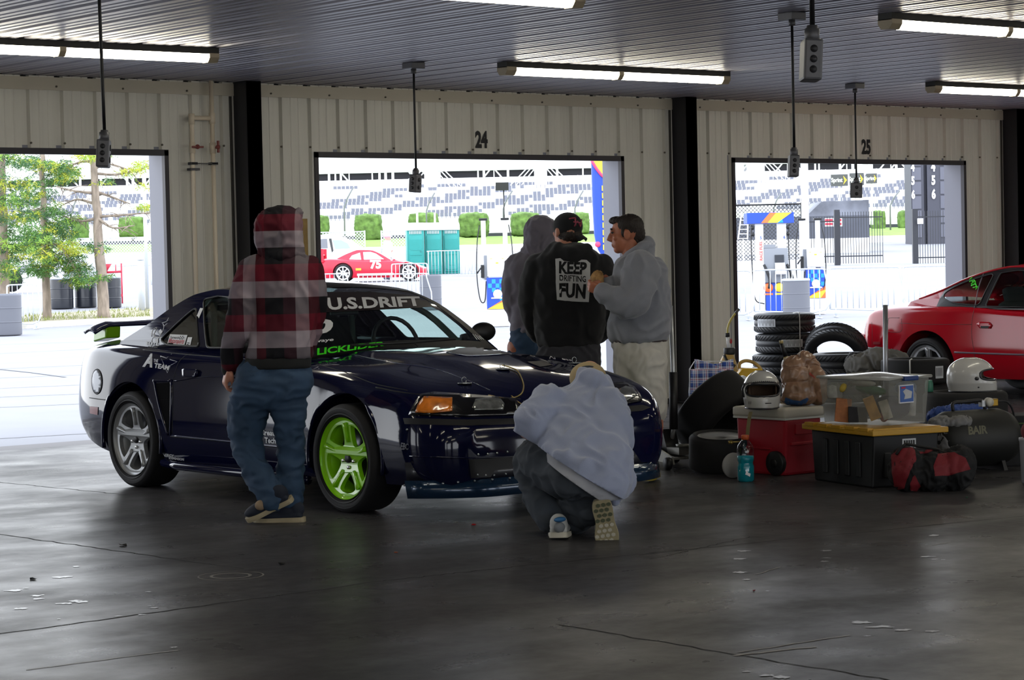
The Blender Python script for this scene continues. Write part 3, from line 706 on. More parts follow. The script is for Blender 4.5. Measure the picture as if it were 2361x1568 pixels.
single(gr, 'island_grass', mat('dry_grass', hexc('7d8448'), .9), 'thin dry grass growing on the kerbed island under the spruces', 'grass', kind='stuff', recalc=False)
# ---- spruces
M_bark = mat('spruce_bark', hexc('8a7d70'), .95, var=.35, vscale=9, stretch=(1, 1, .3), bump=.6, bscale=20)
M_n = [mat('needles_' + n_, hexc(h_), .8, var=.3, vscale=3) for n_, h_ in (('green', '4c7434'), ('deep', '365a34'), ('yellow', 'a3a832'), ('tips', '86a83e'))]
def tufts(b, c, R, n_, sz=.13):
    for i in range(n_):
        while True:
            q_ = V((random.uniform(-1, 1), random.uniform(-1, 1), random.uniform(-1, 1)))
            if q_.length < 1: break
        p_ = c + V((q_.x * R[0], q_.y * R[1], q_.z * R[2])); ax = (V((q_.x, q_.y, q_.z * .3 - .25)) + V((random.uniform(-.5, .5), random.uniform(-.5, .5), random.uniform(-.3, .3)))).normalized()
        s1 = ax.orthogonal().normalized(); s2 = ax.cross(s1); l_ = sz * random.uniform(.7, 1.5); vs = []; fs = []
        for k in range(5):
            t_ = 2 * pi * k / 5 + i; sd = s1 * cos(t_) + s2 * sin(t_); q0 = p_ + ax * (l_ * .2 * k - .3 * l_)
            vs += [q0 - ax * .012, q0 + ax * .02, q0 + (sd * .75 + ax * .8) * l_ * .62]; fs.append((3 * k, 3 * k + 1, 3 * k + 2))
        b.add(vs, fs)
def spruce(label, px, d, r0, h, lean, clumps, branches, seed):
    random.seed(seed); base = G(px, d) + V((0, 0, .02)); t_ = thing('spruce_tree', label, 'tree', base, 0, None)
    loc = lambda X, Y, dd: at(X, Y, dd) - base
    b = MB(); top = at(px + lean, 300, d) - base; n_ = 14
    b.tube([V((0, 0, -.1)) + top * (i / n_) + V((noise.noise(V((i * .7, seed, 0))) * .06, 0, .1 * (i / n_))) for i in range(n_ + 1)], [r0 * (1.25 if i == 0 else 1 - .55 * i / n_) for i in range(n_ + 1)], 12); part(b, 'trunk', M_bark, t_)
    for br in branches:
        b = MB(); pts = [loc(X, Y, d + dd) for X, Y, dd in br]; pts = cat_pts(pts, 4); n_ = len(pts); b.tube(pts, [.045 * (1 - .75 * i / n_) for i in range(n_)], 6)
        for i in range(2, n_ - 1):
            for k in range(2):
                e_ = pts[i] + V((random.uniform(-.4, .4), random.uniform(-.4, .4), random.uniform(-.30, .12))); b.tube([pts[i], (pts[i] + e_) / 2 + V((0, 0, .03)), e_], [.014, .01, .005], 4)
        part(b, 'branch', M_bark, t_)
    for mi in range(4):
        b = MB()
        for (X, Y, rx, ry, dd, n_, k_) in clumps:
            for sub in range(7):
                if (sub + k_) % 7 in ((0, 1, 4), (2, 5), (3,), (6,))[mi] if k_ < 5 else (mi == 2 and sub < 5) or (mi == 3 and sub >= 5):
                    u = PX(d); c_ = loc(X + random.uniform(-.6, .6) * rx, Y + random.uniform(-.6, .6) * ry, d + dd + random.uniform(-.8, .8)); tufts(b, c_, (rx / u * .55, .55, ry / u * .5), n_)
        if b.v: part(b, 'foliage', M_n[mi], t_, recalc=False)
    return t_
random.seed(11)
cl = [(x_, y_, 34, 26, 0, 26, i % 4) for i, (x_, y_) in enumerate(((5, 365), (40, 375), (10, 420), (50, 430), (0, 465), (40, 480), (20, 520), (70, 510), (5, 560), (50, 560), (20, 600), (70, 585), (85, 545), (-30, 400), (-30, 500), (-20, 590), (15, 630)))]
spruce('large dense spruce tree at the left edge of the left doorway', 4, 60, .22, 0, -4, cl, [], 4)
cl = [(x_, y_, 30, 22, 0, 26, i % 4) for i, (x_, y_) in enumerate(((75, 370), (105, 390), (140, 385), (60, 455), (95, 450), (130, 410), (95, 500), (120, 530), (150, 400), (75, 540), (110, 560), (145, 520), (95, 595), (130, 600), (160, 585), (120, 480), (80, 625), (100, 620), (165, 610), (180, 640)))]
cl += [(155, 545, 24, 16, -.5, 22, 1), (165, 575, 26, 20, -.6, 24, 5), (185, 625, 24, 24, -.6, 22, 2), (195, 648, 16, 14, -.6, 18, 1), (160, 505, 24, 14, 0, 18, 2), (145, 400, 28, 18, 0, 18, 5)]
spruce('spruce tree with a drooping green bough left of the drums', 108, 62.5, .12, 0, -14, cl,
       [[(104, 560, 0), (140, 570, -.4), (185, 640, -.6)], [(100, 480, 0), (60, 490, .2), (30, 500, .4)]], 7)
cl = [(200, 362, 26, 9, 0, 14, 5), (235, 358, 18, 6, 0, 10, 2), (300, 395, 22, 14, 0, 14, 6), (330, 385, 22, 16, 0, 14, 6), (335, 475, 16, 8, 0, 9, 6), (340, 430, 10, 10, 0, 6, 6), (232, 640, 14, 8, -.2, 10, 1), (212, 568, 14, 14, 0, 8, 3), (240, 420, 14, 10, 0, 7, 3), (230, 575, 8, 10, 0, 5, 2)]
spruce('sparse spruce tree with bare branches and yellow tips beside the right drum', 240, 62, .165, 0, -30, cl,
       [[(218, 400, 0), (270, 402, .2), (335, 388, .3)], [(222, 500, 0), (290, 495, -.2), (350, 490, -.3)], [(218, 505, 0), (180, 510, .3), (140, 495, .6)], [(216, 440, 0), (260, 455, .5), (300, 470, .9)], [(215, 445, 0), (170, 440, -.4), (130, 430, -.8)],
        [(214, 370, 0), (180, 375, .3), (150, 390, .5)], [(222, 500, 0), (260, 525, -.3), (310, 520, -.5)], [(219, 470, 0), (180, 460, .3), (150, 470, .3)], [(215, 390, 0), (250, 378, 0), (300, 392, 0)]], 9)
# ---- tall thin poles by the left doorway
for px, d, r_, y0, s_ in ((340, 68, .055, 360, 'thin white pole beside the left door jamb'), (327, 67, .09, 605, 'short grey gate post beside the left door jamb')):
    p_ = G(px, d); t_ = thing('pole', s_, 'pole', p_, 0); b = MB(); b.tube([(0, 0, 0), (0, 0, zat(px, y0, d))], r_, 10); part(b, 'shaft', M_galv, t_)
    b = MB(); b.lathe([(r_ * 1.15, 0), (r_ * .5, .06)], 10, 'z', (0, 0, zat(px, y0, d))); part(b, 'cap', M_galv, t_)
chainlink('wire_fence', 'pale wire fence with a dark cable behind the drums', 205, 350, 612, 652, 80, M_fw, wire=.006, step=.3)
# ---- portable toilets
M_teal = mat('teal_plastic', hexc('1f8580'), .45, var=.06, vscale=2); M_teald = mat('teal_plastic_dark', hexc('2a6e70'), .5)
pw = 1.12; rr = -.80
c0 = G(960, 104)
for i in range(3):
    c_ = c0 + Matrix.Rotation(-YAW + rr * .62 * 0, 4, 'Z').to_3x3() @ V((i * .77 + .0, i * .55, 0))
    t_ = thing('portable_toilet', ('teal portable toilet, left one of the three', 'teal portable toilet, middle one of the three', 'teal portable toilet, right one of the three')[i], 'portable toilet', c_, -YAW + .12, 'teal portable toilets')
    w = .76; s__ = 1.0
    b = MB(); b.box((-w / 2, -.4, .0), (w / 2, .5, 1.98), .02); part(b, 'body', M_teal, t_)
    b = MB(); b.box((-w / 2 + .07, -.44, .1), (w / 2 - .07, -.40, 1.72), .012); b.box((-w / 2 + .12, -.455, .85), (w / 2 - .12, -.435, 1.0), .01); b.prism([(-.2, .2), (-.26, .27), (-.26, .68), (-.2, .75), (.2, .75), (.26, .68), (.26, .27), (.2, .2)], -.455, -.435, 'y'); b.box((-.12, -.465, .38), (.12, -.45, .58), .008); b.prism([(-.28, 1.15), (-.28, 1.55), (.28, 1.55), (.28, 1.15), (.2, 1.08), (-.2, 1.08)], -.452, -.436, 'y'); dr = part(b, 'door', M_teal, t_)
    b = MB(); b.box((.2, -.47, .98), (.25, -.44, 1.06)); part(b, 'door_latch', M_teald, dr)
    b = MB()
    for k in range(8): b.box((-.27 + k * .07, -.43, 1.8), (-.235 + k * .07, -.40, 1.93))
    part(b, 'vent', mat('vent_grey', hexc('b8bcc0'), .5), t_)
    b = MB(); b.prism([(-.46, 1.96), (-.46, 2.04), (-.3, 2.22), (0, 2.3), (.4, 2.3), (.56, 2.04), (.56, 1.96)], -w / 2 - .02, w / 2 + .02, 'x'); part(b, 'roof', M_white, t_)
    b = MB(); b.tube([(.15, .3, 2.2), (.15, .3, 2.75)], .045, 8); part(b, 'vent_pipe', M_white, t_)
# ---- fuel pumps
M_blue = mat('fuel_blue', hexc('2046b0'), .5); M_or = mat('fuel_orange', hexc('e8703a'), .5); M_ye = mat('fuel_yellow', hexc('f0c83a'), .5); M_cy = mat('fuel_cyan', hexc('1f8fd8'), .5); M_hose = mat('black_hose', hexc('17171a'), .5); M_pg = mat('pump_grey', hexc('7d8188'), .5)
M_redl = mat('red_letters', hexc('d2483c'), .5); M_blul = mat('blue_letters', hexc('2a4fa8'), .5)
def pump_small(px, d, w, ytop, ymid, ybot, label, posts, flip=1):
    u = PX(d); p_ = G(px, d); p_.z = zat(px, ybot, d); t_ = thing('fuel_pump', label, 'fuel pump', p_, -YAW); h1 = (ybot - ymid) / u; h2 = (ybot - ytop) / u; w = w / u
    b = MB(); b.box((-w / 2, 0, -p_.z), (w / 2, .45, .02)); part(b, 'plinth', M_white, t_)
    b = MB(); b.box((-w / 2, 0, .02), (w / 2, .45, h1), .01); part(b, 'lower_cabinet', M_blue, t_)
    lc = t_.children[-1]; b = MB()
    for i in range(5):
        for j in range(5):
            if (i + j) % 2 and i * .8 + j > 1.2: b.box((-w / 2 + .03 + i * (w - .06) / 5, -.006, h1 * .3 + j * h1 * .13), (-w / 2 + .03 + (i + 1) * (w - .06) / 5, 0.002, h1 * .3 + (j + 1) * h1 * .13))
    part(b, 'checker', M_cy, t_)
    b = MB(); b.prism([(-w / 2, .03), (w / 2, .03), (w / 2, h1 * .42)], -.008, .001, 'y'); part(b, 'orange_corner', M_or, t_)
    b = MB(); b.prism([(-w / 2, .03), (w * .25, .03), (w / 2, h1 * .25), (w / 2, h1 * .3), (0, h1 * .2)], -.012, -.002, 'y'); part(b, 'yellow_stripe', M_ye, t_)
    b = MB(); b.lathe([(.001, -.02), (.09, -.02), (.1, -.01)], 16, 'y', (0, 0, h1 * .5)); b.box((-.14, -.018, h1 * .36), (.14, -.006, h1 * .40)); part(b, 'emblem', mat('pale_emblem', hexc('f2e0c8'), .5), t_)
    b = MB(); b.box((-w / 2 + .02, -.02, h1 + .02), (w / 2 - .02, .42, h2), .02); part(b, 'upper_cabinet', mat('ivory_cabinet', hexc('dcdcd6'), .4), t_)
    b = MB(); b.box((-w / 2 - .05, .05, h1 - .03), (-w / 2 + .04, .40, h2 - .02), .01); part(b, 'side_panel', M_pg, t_)
    b = MB(); b.box((-.03, -.028, h1 + .3), (.03, -.018, h1 + .33)); b.box((-.15, -.028, h2 - .1), (-.1, -.018, h2 - .09)); b.box((.1, -.028, h2 - .1), (.15, -.018, h2 - .09)); part(b, 'keypad', M_ye, t_)
    for (pxx, yt) in posts:
        x = (pxx - px) / u; hz = (ybot - yt) / u
        b = MB(); b.box((x - .05, .1, 0), (x + .05, .2, hz)); ps = part(b, 'post', M_white, t_)
        b = MB(); b.box((x - .09, .08, hz), (x + .09, .22, hz + .05), .01); part(b, 'post_cap', M_black, ps)
        b = MB(); s_ = -1 if x < 0 else 1; b.tube(cat_pts([(x + s_ * .08, .1, hz - .1), (x + s_ * .14, .05, hz * .75), (x + s_ * .16, 0, hz * .4), (x + s_ * .1, 0, h1 * .35), (x, .02, h1 * .3), (x - s_ * .04, .03, h1 * .9)], 5), .013, 6); part(b, 'hose', M_hose, t_)
    b = MB(); b.box((-w / 2 - .12, 0, h1 * 1.0), (-w / 2 - .05, .1, h1 + .28), .01); b.tube([(-w / 2 - .09, 0, h1 + .25), (-w / 2 - .2, -.02, h1 + .1)], .016, 6); part(b, 'nozzle', M_black, t_)
pump_small(1148, 50.5, 50, 586, 640, 716, 'white and blue checkered fuel pump left of the grey hooded person', [(1118, 508), (1168, 508)])
pump_small(1882, 54.5, 44, 572, 618, 690, 'white and blue checkered fuel pump right of the blue topped one', [(1853, 508), (1890, 508)])
u = PX(53.5); t_ = outd('fuel_pump', 'large fuel pump with a blue and orange canopy sign', 'fuel pump', 1780, 53.5); z_ = lambda y: zat(1780, y, 53.5)
X = lambda px: (px - 1780) / u
b = MB(); b.box((X(1738), 0, -.02), (X(1850), .9, .15)); part(b, 'island', M_white, t_)
b = MB(); b.box((X(1725), -.1, z_(515)), (X(1833), .7, z_(490)), .01); sg = part(b, 'canopy_sign', M_blue, t_)
b = MB(); b.prism([(X(1757), z_(514)), (X(1775), z_(514)), (X(1795), z_(491)), (X(1777), z_(491))], -.112, -.098, 'y'); part(b, 'red_stripe', M_or, sg)
b = MB(); b.prism([(X(1772), z_(514)), (X(1795), z_(514)), (X(1828), z_(491)), (X(1792), z_(491))], -.114, -.098, 'y'); part(b, 'yellow_stripe', M_ye, sg)
b = MB(); b.prism([(X(1795), z_(514)), (X(1808), z_(514)), (X(1806), z_(506))], -.116, -.098, 'y'); part(b, 'cyan_mark', M_cy, sg)
for a_, e_ in ((1745, 1763), (1795, 1816)):
    b = MB(); b.prism([(X(a_), z_(515)), (X(e_), z_(515)), (X(e_), z_(600)), (X(e_ + 3), z_(640)), (X(a_ + 3), z_(640)), (X(a_), z_(590))], 0, .12, 'y'); part(b, 'column', M_white, t_)
b = MB(); b.box((X(1740), -.02, 0), (X(1765), .7, z_(610)), .02); part(b, 'hose_cabinet', M_white, t_)
b = MB(); b.box((X(1763), -.1, z_(652)), (X(1818), .5, z_(572)), .02); b.box((X(1763), -.1, z_(572)), (X(1790), .3, z_(564))); dsp = part(b, 'dispenser', M_pg, t_)
b = MB(); b.box((X(1787), -.13, z_(605)), (X(1808), -.1, z_(588))); part(b, 'screen', mat('dark_screen', hexc('2c3038'), .3), dsp)
b = MB(); b.prism([(-.12, z_(635)), (-.12, z_(606)), (-.3, z_(632))], X(1787), X(1810), 'x'); part(b, 'keypad', mat('silver_keypad', hexc('c6c9cc'), .4), dsp)
b = MB(); b.box((X(1766), -.05, .12), (X(1832), .6, z_(648)), .01); lc = part(b, 'lower_cabinet', M_blue, t_)
for px_, mm in ((1772, M_or), (1797, M_ye)):
    b = MB(); b.lathe([(.001, -.075), (.10, -.07), (.11, -.05)], 16, 'y', (X(px_), 0, z_(663))); b.box((X(px_) - .1, -.06, z_(680)), (X(px_) + .1, -.05, z_(676))); part(b, 'emblem', mm, lc)
for px_ in (1736, 1822, 1762, 1815):
    b = MB(); x = X(px_); b.tube(cat_pts([(x, -.05, z_(518)), (x - .02, -.06, z_(560)), (x, -.1, z_(640)), (x + .05, -.12, z_(690)), (x + .25, -.12, z_(700))] if px_ in (1736, 1822) else [(x, -.1, z_(610)), (x + .06, -.14, z_(625)), (x + .12, -.16, z_(645)), (x + .1, -.14, z_(665))], 5), .014 if px_ in (1736, 1822) else .03, 6); part(b, 'hose' if px_ in (1736, 1822) else 'nozzle', M_hose, t_)
for px_, y in ((1738, 525), (1738, 540), (1819, 525), (1819, 540)): b = MB(); b.lathe([(.03, -.04), (.045, 0), (.03, .04)], 10, 'z', (X(px_), -.06, z_(y))); part(b, 'swivel', M_black, t_)
for tx, px_, y, mm, sz in (('5', 1757, 548, M_blul, .1), ('6', 1811, 548, M_blul, .1)):
    text_part(tx, 'pump_number', mm, t_, (X(px_), -.004, z_(y)), (pi / 2, 0, 0), sz, .02)
for px_ in (1757,):
    text_part('RACE FUEL', 'pump_lettering', M_redl, t_, (X(px_), -.004, z_(578)), (pi / 2, -pi / 2, 0), .09, .02)
# thick white column and canopy post
t_ = outd('canopy_column', 'thick white steel column standing behind the fuel pumps', 'column', 1861, 60); b = MB(); b.box((-.085, 0, -.1), (.085, .17, 3.9)); b.box((-.14, -.05, -.1), (.14, .22, .05)); part(b, 'shaft', M_white, t_)
# iron gates
M_iron = mat('black_iron', hexc('23252c'), .5)
def irongate(px0, px1, y0, y1, d, label, postpx):
    u = PX(d); p_ = G((px0 + px1) / 2, d); p_.z = zat(p_.x, y1, d); p_ = at((px0 + px1) / 2, y1, d); t_ = thing('iron_gate', label, 'gate', p_, -YAW); w = (px1 - px0) / u; h = (y1 - y0) / u
    n_ = int(w / .115)
    for i in range(n_ + 1): b = MB(); x = -w / 2 + w * i / n_; b.box((x - .012, -.012, 0), (x + .012, .012, h)); part(b, 'bar', M_iron, t_)
    b = MB()
    for z_ in (h * .13, h * .88): b.box((-w / 2, -.02, z_), (w / 2, .02, z_ + .05))
    part(b, 'rail', M_iron, t_)
    for q_ in postpx: b = MB(); x = (q_ - (px0 + px1) / 2) / u; b.box((x - .12, -.12, -.1), (x + .12, .12, h + .1)); part(b, 'post', M_iron, t_)
irongate(1932, 2036, 488, 607, 104, 'black iron gate leaf in the middle of the bay 25 doorway', [1931])
irongate(2116, 2200, 486, 611, 104, 'black iron gate leaf with a white plate beside the right jamb', [2111])
irongate(1846, 1928, 500, 607, 105, 'black iron fence panel behind the white column', [])
gt = [o for o in bpy.data.objects if o.name.startswith('iron_gate')][-2]; b = MB(); c_ = at(2122, 510, 103.6) - gt.location; b.m = Matrix.Translation(Matrix.Rotation(YAW, 3, 'Z') @ c_); b.box((-.13, 0, -.12), (.13, .02, .12)); part(b, 'white_plate', M_white, gt)
# dark covered trailer behind the gates
M_trail = mat('dark_trailer', hexc('4a4d57'), .6, var=.12, vscale=.6)
t_ = outd('covered_trailer', 'long dark grey covered building with a tarpaulin top behind the gates', 'building', 1900, 150); u = PX(150); z_ = lambda y: zat(1900, y, 150) - t_.location.z; X = lambda px: (px - 1900) / u
b = MB(); b.box((X(1690), 0, z_(555)), (X(2007), 6, z_(498))); part(b, 'side_wall', M_trail, t_)
b = MB(); b.prism([(X(1862), z_(498)), (X(1898), z_(465)), (X(2007), z_(463)), (X(2007), z_(498))], 0, 5, 'y'); part(b, 'tarpaulin', mat('tarp_grey', hexc('6a6d77'), .7, var=.5, vscale=.5), t_)
b = MB(); b.box((X(1690), -.02, z_(600)), (X(2007), 5, z_(550))); part(b, 'white_skirt', M_white, t_)
# banner scraps on the trailer wall
for px_, s_ in ((1915, 'left'), (1935, 'right')):
    t2 = outd('wall_banner', 'small red and white banner on the dark wall, %s of two' % s_, 'banner', px_, 148); b = MB(); z2 = lambda y: zat(px_, y, 148) - t2.location.z
    b.box((-.28, 0, z2(522)), (.28, .03, z2(503))); part(b, 'cloth', M_white, t2)
    for k in range(4): b = MB(); b.box((-.26 + (k % 2) * .25, -.02, z2(519 - (k // 2) * 9)), (-.02 + (k % 2) * .25, 0, z2(514 - (k // 2) * 9))); part(b, 'red_print', M_red, t2)
# telecoms boards
for i, (a_, e_, y0, y1, s_) in enumerate(((1916, 1955, 402, 429, 'left one of the three'), (1959, 1992, 399, 427, 'middle one of three'), (1997, 2022, 400, 423, 'right one of the three'))):
    d = 240; u = PX(d); c_ = at((a_ + e_) / 2, (y0 + y1) / 2, d); t_ = thing('advert_board', 'dark board with white letters and a yellow arrow, ' + s_, 'sign', c_, -YAW + (0, .0, -.1)[i], 'advert boards over the grandstand'); w = (e_ - a_) / u; h = (y1 - y0) / u
    b = MB(); b.box((-w / 2, 0, -h / 2), (w / 2, .2, h / 2)); part(b, 'panel', mat('board_grey', hexc('4c4b50'), .6), t_)
    text_part('Sprint', 'lettering', M_white, t_, (-w * .16, -.02, 0), (pi / 2, 0, 0), h * .5, .03, .8)
    b = MB(); b.prism([(w * .22, h * .38), (w * .44, 0), (w * .22, -h * .38), (w * .3, -.05)], -.03, 0, 'y'); part(b, 'arrow_mark', M_ye, t_)
    b = MB(); b.box((-.1, .1, -c_.z + 4), (.1, .2, -h / 2)); part(b, 'post', M_gw, t_)
# scoring pylon
d = 180; u = PX(d); t_ = outd('scoring_tower', 'dark square scoring tower with white numbers 4, 5 and 6 on its faces', 'tower', 2145, d, rz=0); z_ = lambda y: zat(2145, y, d) - t_.location.z; X = lambda px: (px - 2145) / u
M_tw = mat('tower_grey', hexc('3f404a'), .6); M_tw2 = mat('tower_panel', hexc('5a5b66'), .6)
b = MB(); b.box((X(2105), 0, -1), (X(2134), 3, 14)); b.box((X(2142), 0, -1), (X(2200), 3, 14)); b.box((X(2133), .5, -1), (X(2143), 2.5, 14)); part(b, 'tower_body', M_tw, t_)
for r in range(6):
    for (a_, e_) in ((2107, 2128), (2172, 2186)):
        b = MB(); b.box((X(a_), -.06, z_(410 + r * 33 - 28)), (X(e_), 0, z_(410 + r * 33 - 57))); part(b, 'panel', M_tw2, t_)
for tx, y in (('4', 386), ('5', 417), ('6', 449)):
    for px_, sz in ((2109, .85), (2156, .95)): text_part(tx, 'number', M_white, t_, (X(px_), -.12, z_(y)), (pi / 2, 0, 0), sz, .05, .62)
# ladder leaning on the black fence
t_ = outd('ladder', 'white ladder leaning on the black chain link fence', 'ladder', 1716, 74); b = MB(); z_ = lambda y: zat(1716, y, 74) - t_.location.z; u = PX(74); 
b.tube([(-.16, 0, z_(552)), (.0, .3, z_(490))], .025, 6); b.tube([(.14, 0, z_(552)), (.2, .3, z_(490))], .025, 6)
for k in range(6): f_ = k / 5.5; b.tube([(-.16 + .16 * f_, .3 * f_, lerp(z_(550), z_(492), f_)), (.14 + .06 * f_, .3 * f_, lerp(z_(550), z_(492), f_))], .015, 6)
b.tube([(0, .0, z_(552)), (0, 0, 0)], .02, 6); part(b, 'rails', M_white, t_)
# blue and yellow inflatable column behind the right jamb of bay 24
d = 44; u = PX(d); t_ = outd('fuel_banner', 'tall curved blue banner panel with a yellow top beside the right jamb of bay 24', 'banner', 1405, d); z_ = lambda y: zat(1405, y, d) - t_.location.z; X = lambda px: (px - 1405) / u
def bx_(y): return X(spl([(330, 1370), (450, 1371), (540, 1374), (575, 1382), (602, 1400), (625, 1420)], y))
b = MB(); ys = [330, 370, 410, 450, 500, 540, 560, 575, 590, 602, 612, 625]
b.prism([(bx_(y), z_(y)) for y in ys] + [(X(1470), z_(625)), (X(1470), z_(330))], 0, .25, 'y'); part(b, 'panel', M_blue, t_, bev=.05)
b = MB(); b.prism([(X(1371), z_(368)), (X(1470), z_(368)), (X(1470), z_(450)), (X(1405), z_(412)), (X(1385), z_(392))], -.02, .02, 'y'); part(b, 'yellow_top', M_ye, t_)
b = MB(); b.tube(cat_pts([(X(1371), -.01, z_(370)), (X(1385), -.01, z_(393)), (X(1405), -.01, z_(413)), (X(1470), -.01, z_(452))], 5), .03, 6); part(b, 'red_edge', mat('hot_pink', hexc('d8406a'), .5), t_)
b = MB(); b.lathe([(.001, -.04), (.05, -.04), (.055, -.01)], 16, 'y', (X(1381), 0, z_(563))); part(b, 'pink_emblem', mat('hot_pink', hexc('d8406a'), .5), t_)
b = MB(); b.tube([(X(1378), -.01, z_(590)), (X(1398), -.01, z_(604)), (X(1420), -.01, z_(626))], .02, 6); part(b, 'pink_hem', mat('hot_pink', hexc('d8406a'), .5), t_)
for k in range(9): b = MB(); b.box((X(1393), -.03, z_(440 + k * 17)), (X(1402), -.01, z_(428 + k * 17))); part(b, 'yellow_letter', M_ye, t_)
t_ = outd('speaker_box', 'dark electrical box on a bent post by the grandstand', 'box', 1167, 235); b = MB(); z_ = zat(1167, 432, 235) - t_.location.z; b.box((-.8, 0, z_ - .3), (.5, .6, z_ + .5)); part(b, 'case', M_black, t_)
b = MB(); b.tube([(0, .3, 0), (0, .3, z_)], .07, 6); part(b, 'post', M_black, t_)
# ============================================================ cars
def section(K, s, half=20):
    g_ = lambda k: spl(K[k], s)
    wm, zm, zb, ws, zs, zc = g_('wm'), g_('zm'), g_('zb'), g_('ws'), g_('zs'), g_('zc')
    P = [(0, zc), (.5 * ws, zc - (zc - zs) * .22), (ws, zs), (ws + (wm - ws) * .72, zs - (zs - zm) * .30), (wm, zm), (wm - .012, lerp(zm, zb, .62)), (wm - .055, zb)]
    c = cat_pts([(a, b, 0) for a, b in P], 5)
    c = [(p_.x, p_.y) for p_ in c]
    return c + [(wm * .5, zb), (0, zb)]
def car_body(K, length, arches, bulge=None, hollow=None):
    st = [0, .015, .04, .07, .11, .16, .22]; s = .29
    while s < length - .25: st.append(s); s += .065
    st += [length - .22, length - .16, length - .11, length - .07, length - .03, length]
    mb = MB(); rings = []
    for s in st:
        h = section(K, s)
        if bulge: h = [(v, z + bulge(v, s) if i < 14 else z) for i, (v, z) in enumerate(h)]
        ring = [(v, s, z) for v, z in h] + [(-v, s, z) for v, z in h[1:-1]][::-1]
        rings.append(ring)
    n = len(rings[0]); vs = [p_ for r in rings for p_ in r]; fs = []
    for i in range(len(st) - 1):
        for j in range(n): fs.append((i * n + j, (i + 1) * n + j, (i + 1) * n + (j + 1) % n, i * n + (j + 1) % n))
    fs.append(list(range(n))); fs.append([(len(st) - 1) * n + j for j in range(n)][::-1])
    mb.add(vs, fs, True); o = mb.build('body_tmp', mat('tmp', (1, 1, 1)))
    cut = []
    for (s, z, r, w0) in arches:
        for sg in (-1, 1):
            c = MB(); c.lathe([(r, w0 * sg), (r, 1.3 * sg)], 48, 'x', (0, s, z)); q_ = c.build('cut', mat('tmp', (1, 1, 1))); cut.append(q_)
            md = o.modifiers.new('b', 'BOOLEAN'); md.operation = 'DIFFERENCE'; md.object = q_; md.solver = 'EXACT'
    if hollow:
        c = MB(); pts = []; (s0, s1, z0) = hollow; N_ = 14; vs = []
        for i in range(N_ + 1):
            s = lerp(s0, s1, i / N_); w = spl(K['ws'], s) - .10; vs += [(-w, s, z0), (w, s, z0), (w, s, 1.6), (-w, s, 1.6)]
        fs = [(0, 3, 2, 1), (4 * N_, 4 * N_ + 1, 4 * N_ + 2, 4 * N_ + 3)] + [(4 * i + j, 4 * i + (j + 1) % 4, 4 * (i + 1) + (j + 1) % 4, 4 * (i + 1) + j) for i in range(N_) for j in range(4)]
        c.add(vs, fs); q_ = c.build('cut', mat('tmp', (1, 1, 1))); cut.append(q_)
        md = o.modifiers.new('b', 'BOOLEAN'); md.operation = 'DIFFERENCE'; md.object = q_; md.solver = 'EXACT'
    dg = bpy.context.evaluated_depsgraph_get(); me = bpy.data.meshes.new_from_object(o.evaluated_get(dg))
    for q_ in cut + [o]: bpy.data.objects.remove(q_, do_unlink=True)
    bm = bmesh.new(); bm.from_mesh(me)
    for f in bm.faces: f.smooth = True
    for e in bm.edges:
        if len(e.link_faces) == 2 and e.calc_face_angle(0) > .75: e.smooth = False
    bm.to_mesh(me); bm.free(); return me
def put(me, name, m, parent):
    me.materials.clear(); me.materials.append(m)
    for p_ in me.polygons: p_.material_index = 0
    o = bpy.data.objects.new(name, me); COL.objects.link(o); o.parent = parent; return o
def railf(R, t):
    k = len(R) - 1; x = t * k; i = min(int(x), k - 1); c = R
    pts = [(j, 0) for j in range(k + 1)]
    return V([spl([(j, R[j][a]) for j in range(k + 1)], x) for a in range(3)])
class Shell:
    """greenhouse: a rail curve on each side carrying windscreen, roof and back window, and side panels with window openings"""
    def __init__(s, R, belt, tw, tr, bulgef=.06):
        s.R, s.belt, s.tw, s.tr, s.bf = R, belt, tw, tr, bulgef    # R: (s, z, v) points; belt(s)->(v,z)
    def rail(s, t): return railf(s.R, t)
    def over(s, t, w):
        """point over the top: t along the rail, w from -1 (near, v<0) to 1"""
        p_ = s.rail(t); q1 = s.rail(max(0, t - .01)); q2 = s.rail(min(1, t + .01))
        nrm = V((-(q2.y - q1.y), (q2.x - q1.x), 0))
        nrm = nrm.normalized() if nrm.length > 1e-6 else V((0, 1, 0))
        b_ = s.bf * (1 - w * w) * (1 + .6 * (1 - abs(2 * t - 1)) * 0)
        return V((w * p_.z, p_.x + nrm.x * b_, p_.y + nrm.y * b_))
    def top(s, t0, t1, w=1.0, n=(14, 20), off=0., ew=0):
        mb = MB()
        mb.grid(lambda a, b: s.over(lerp(t0, t1, a), lerp(-w, w, b)) + V((0, 0, off)), n[0], n[1]); return mb
    def side(s, S_, z, sg):
        bv, bz = s.belt(S_); best = None
        # rail half width at this s
        v1 = spl([(p_[0], p_[2]) for p_ in s.R], S_); z1 = spl([(p_[0], p_[1]) for p_ in s.R], S_)
        t = max(0, min(1.05, (z - bz) / max(.05, z1 - bz))); v = lerp(bv, v1, t) + .012 * sin(pi * min(1, t))
        return V((sg * v, S_, z))
def rounded(poly, r=.03, n=4):
    out = []; k = len(poly)
    for i in range(k):
        p0, p1, p2 = V((*poly[i - 1], 0)), V((*poly[i], 0)), V((*poly[(i + 1) % k], 0))
        a = (p0 - p1); b = (p2 - p1); ra = min(r, a.length * .45); rb = min(r, b.length * .45)
        A, B_ = p1 + a.normalized() * ra, p1 + b.normalized() * rb
        for j in range(n + 1):
            t = j / n; q_ = A * (1 - t) ** 2 + p1 * 2 * t * (1 - t) + B_ * t * t; out.append((q_.x, q_.y))
    return out
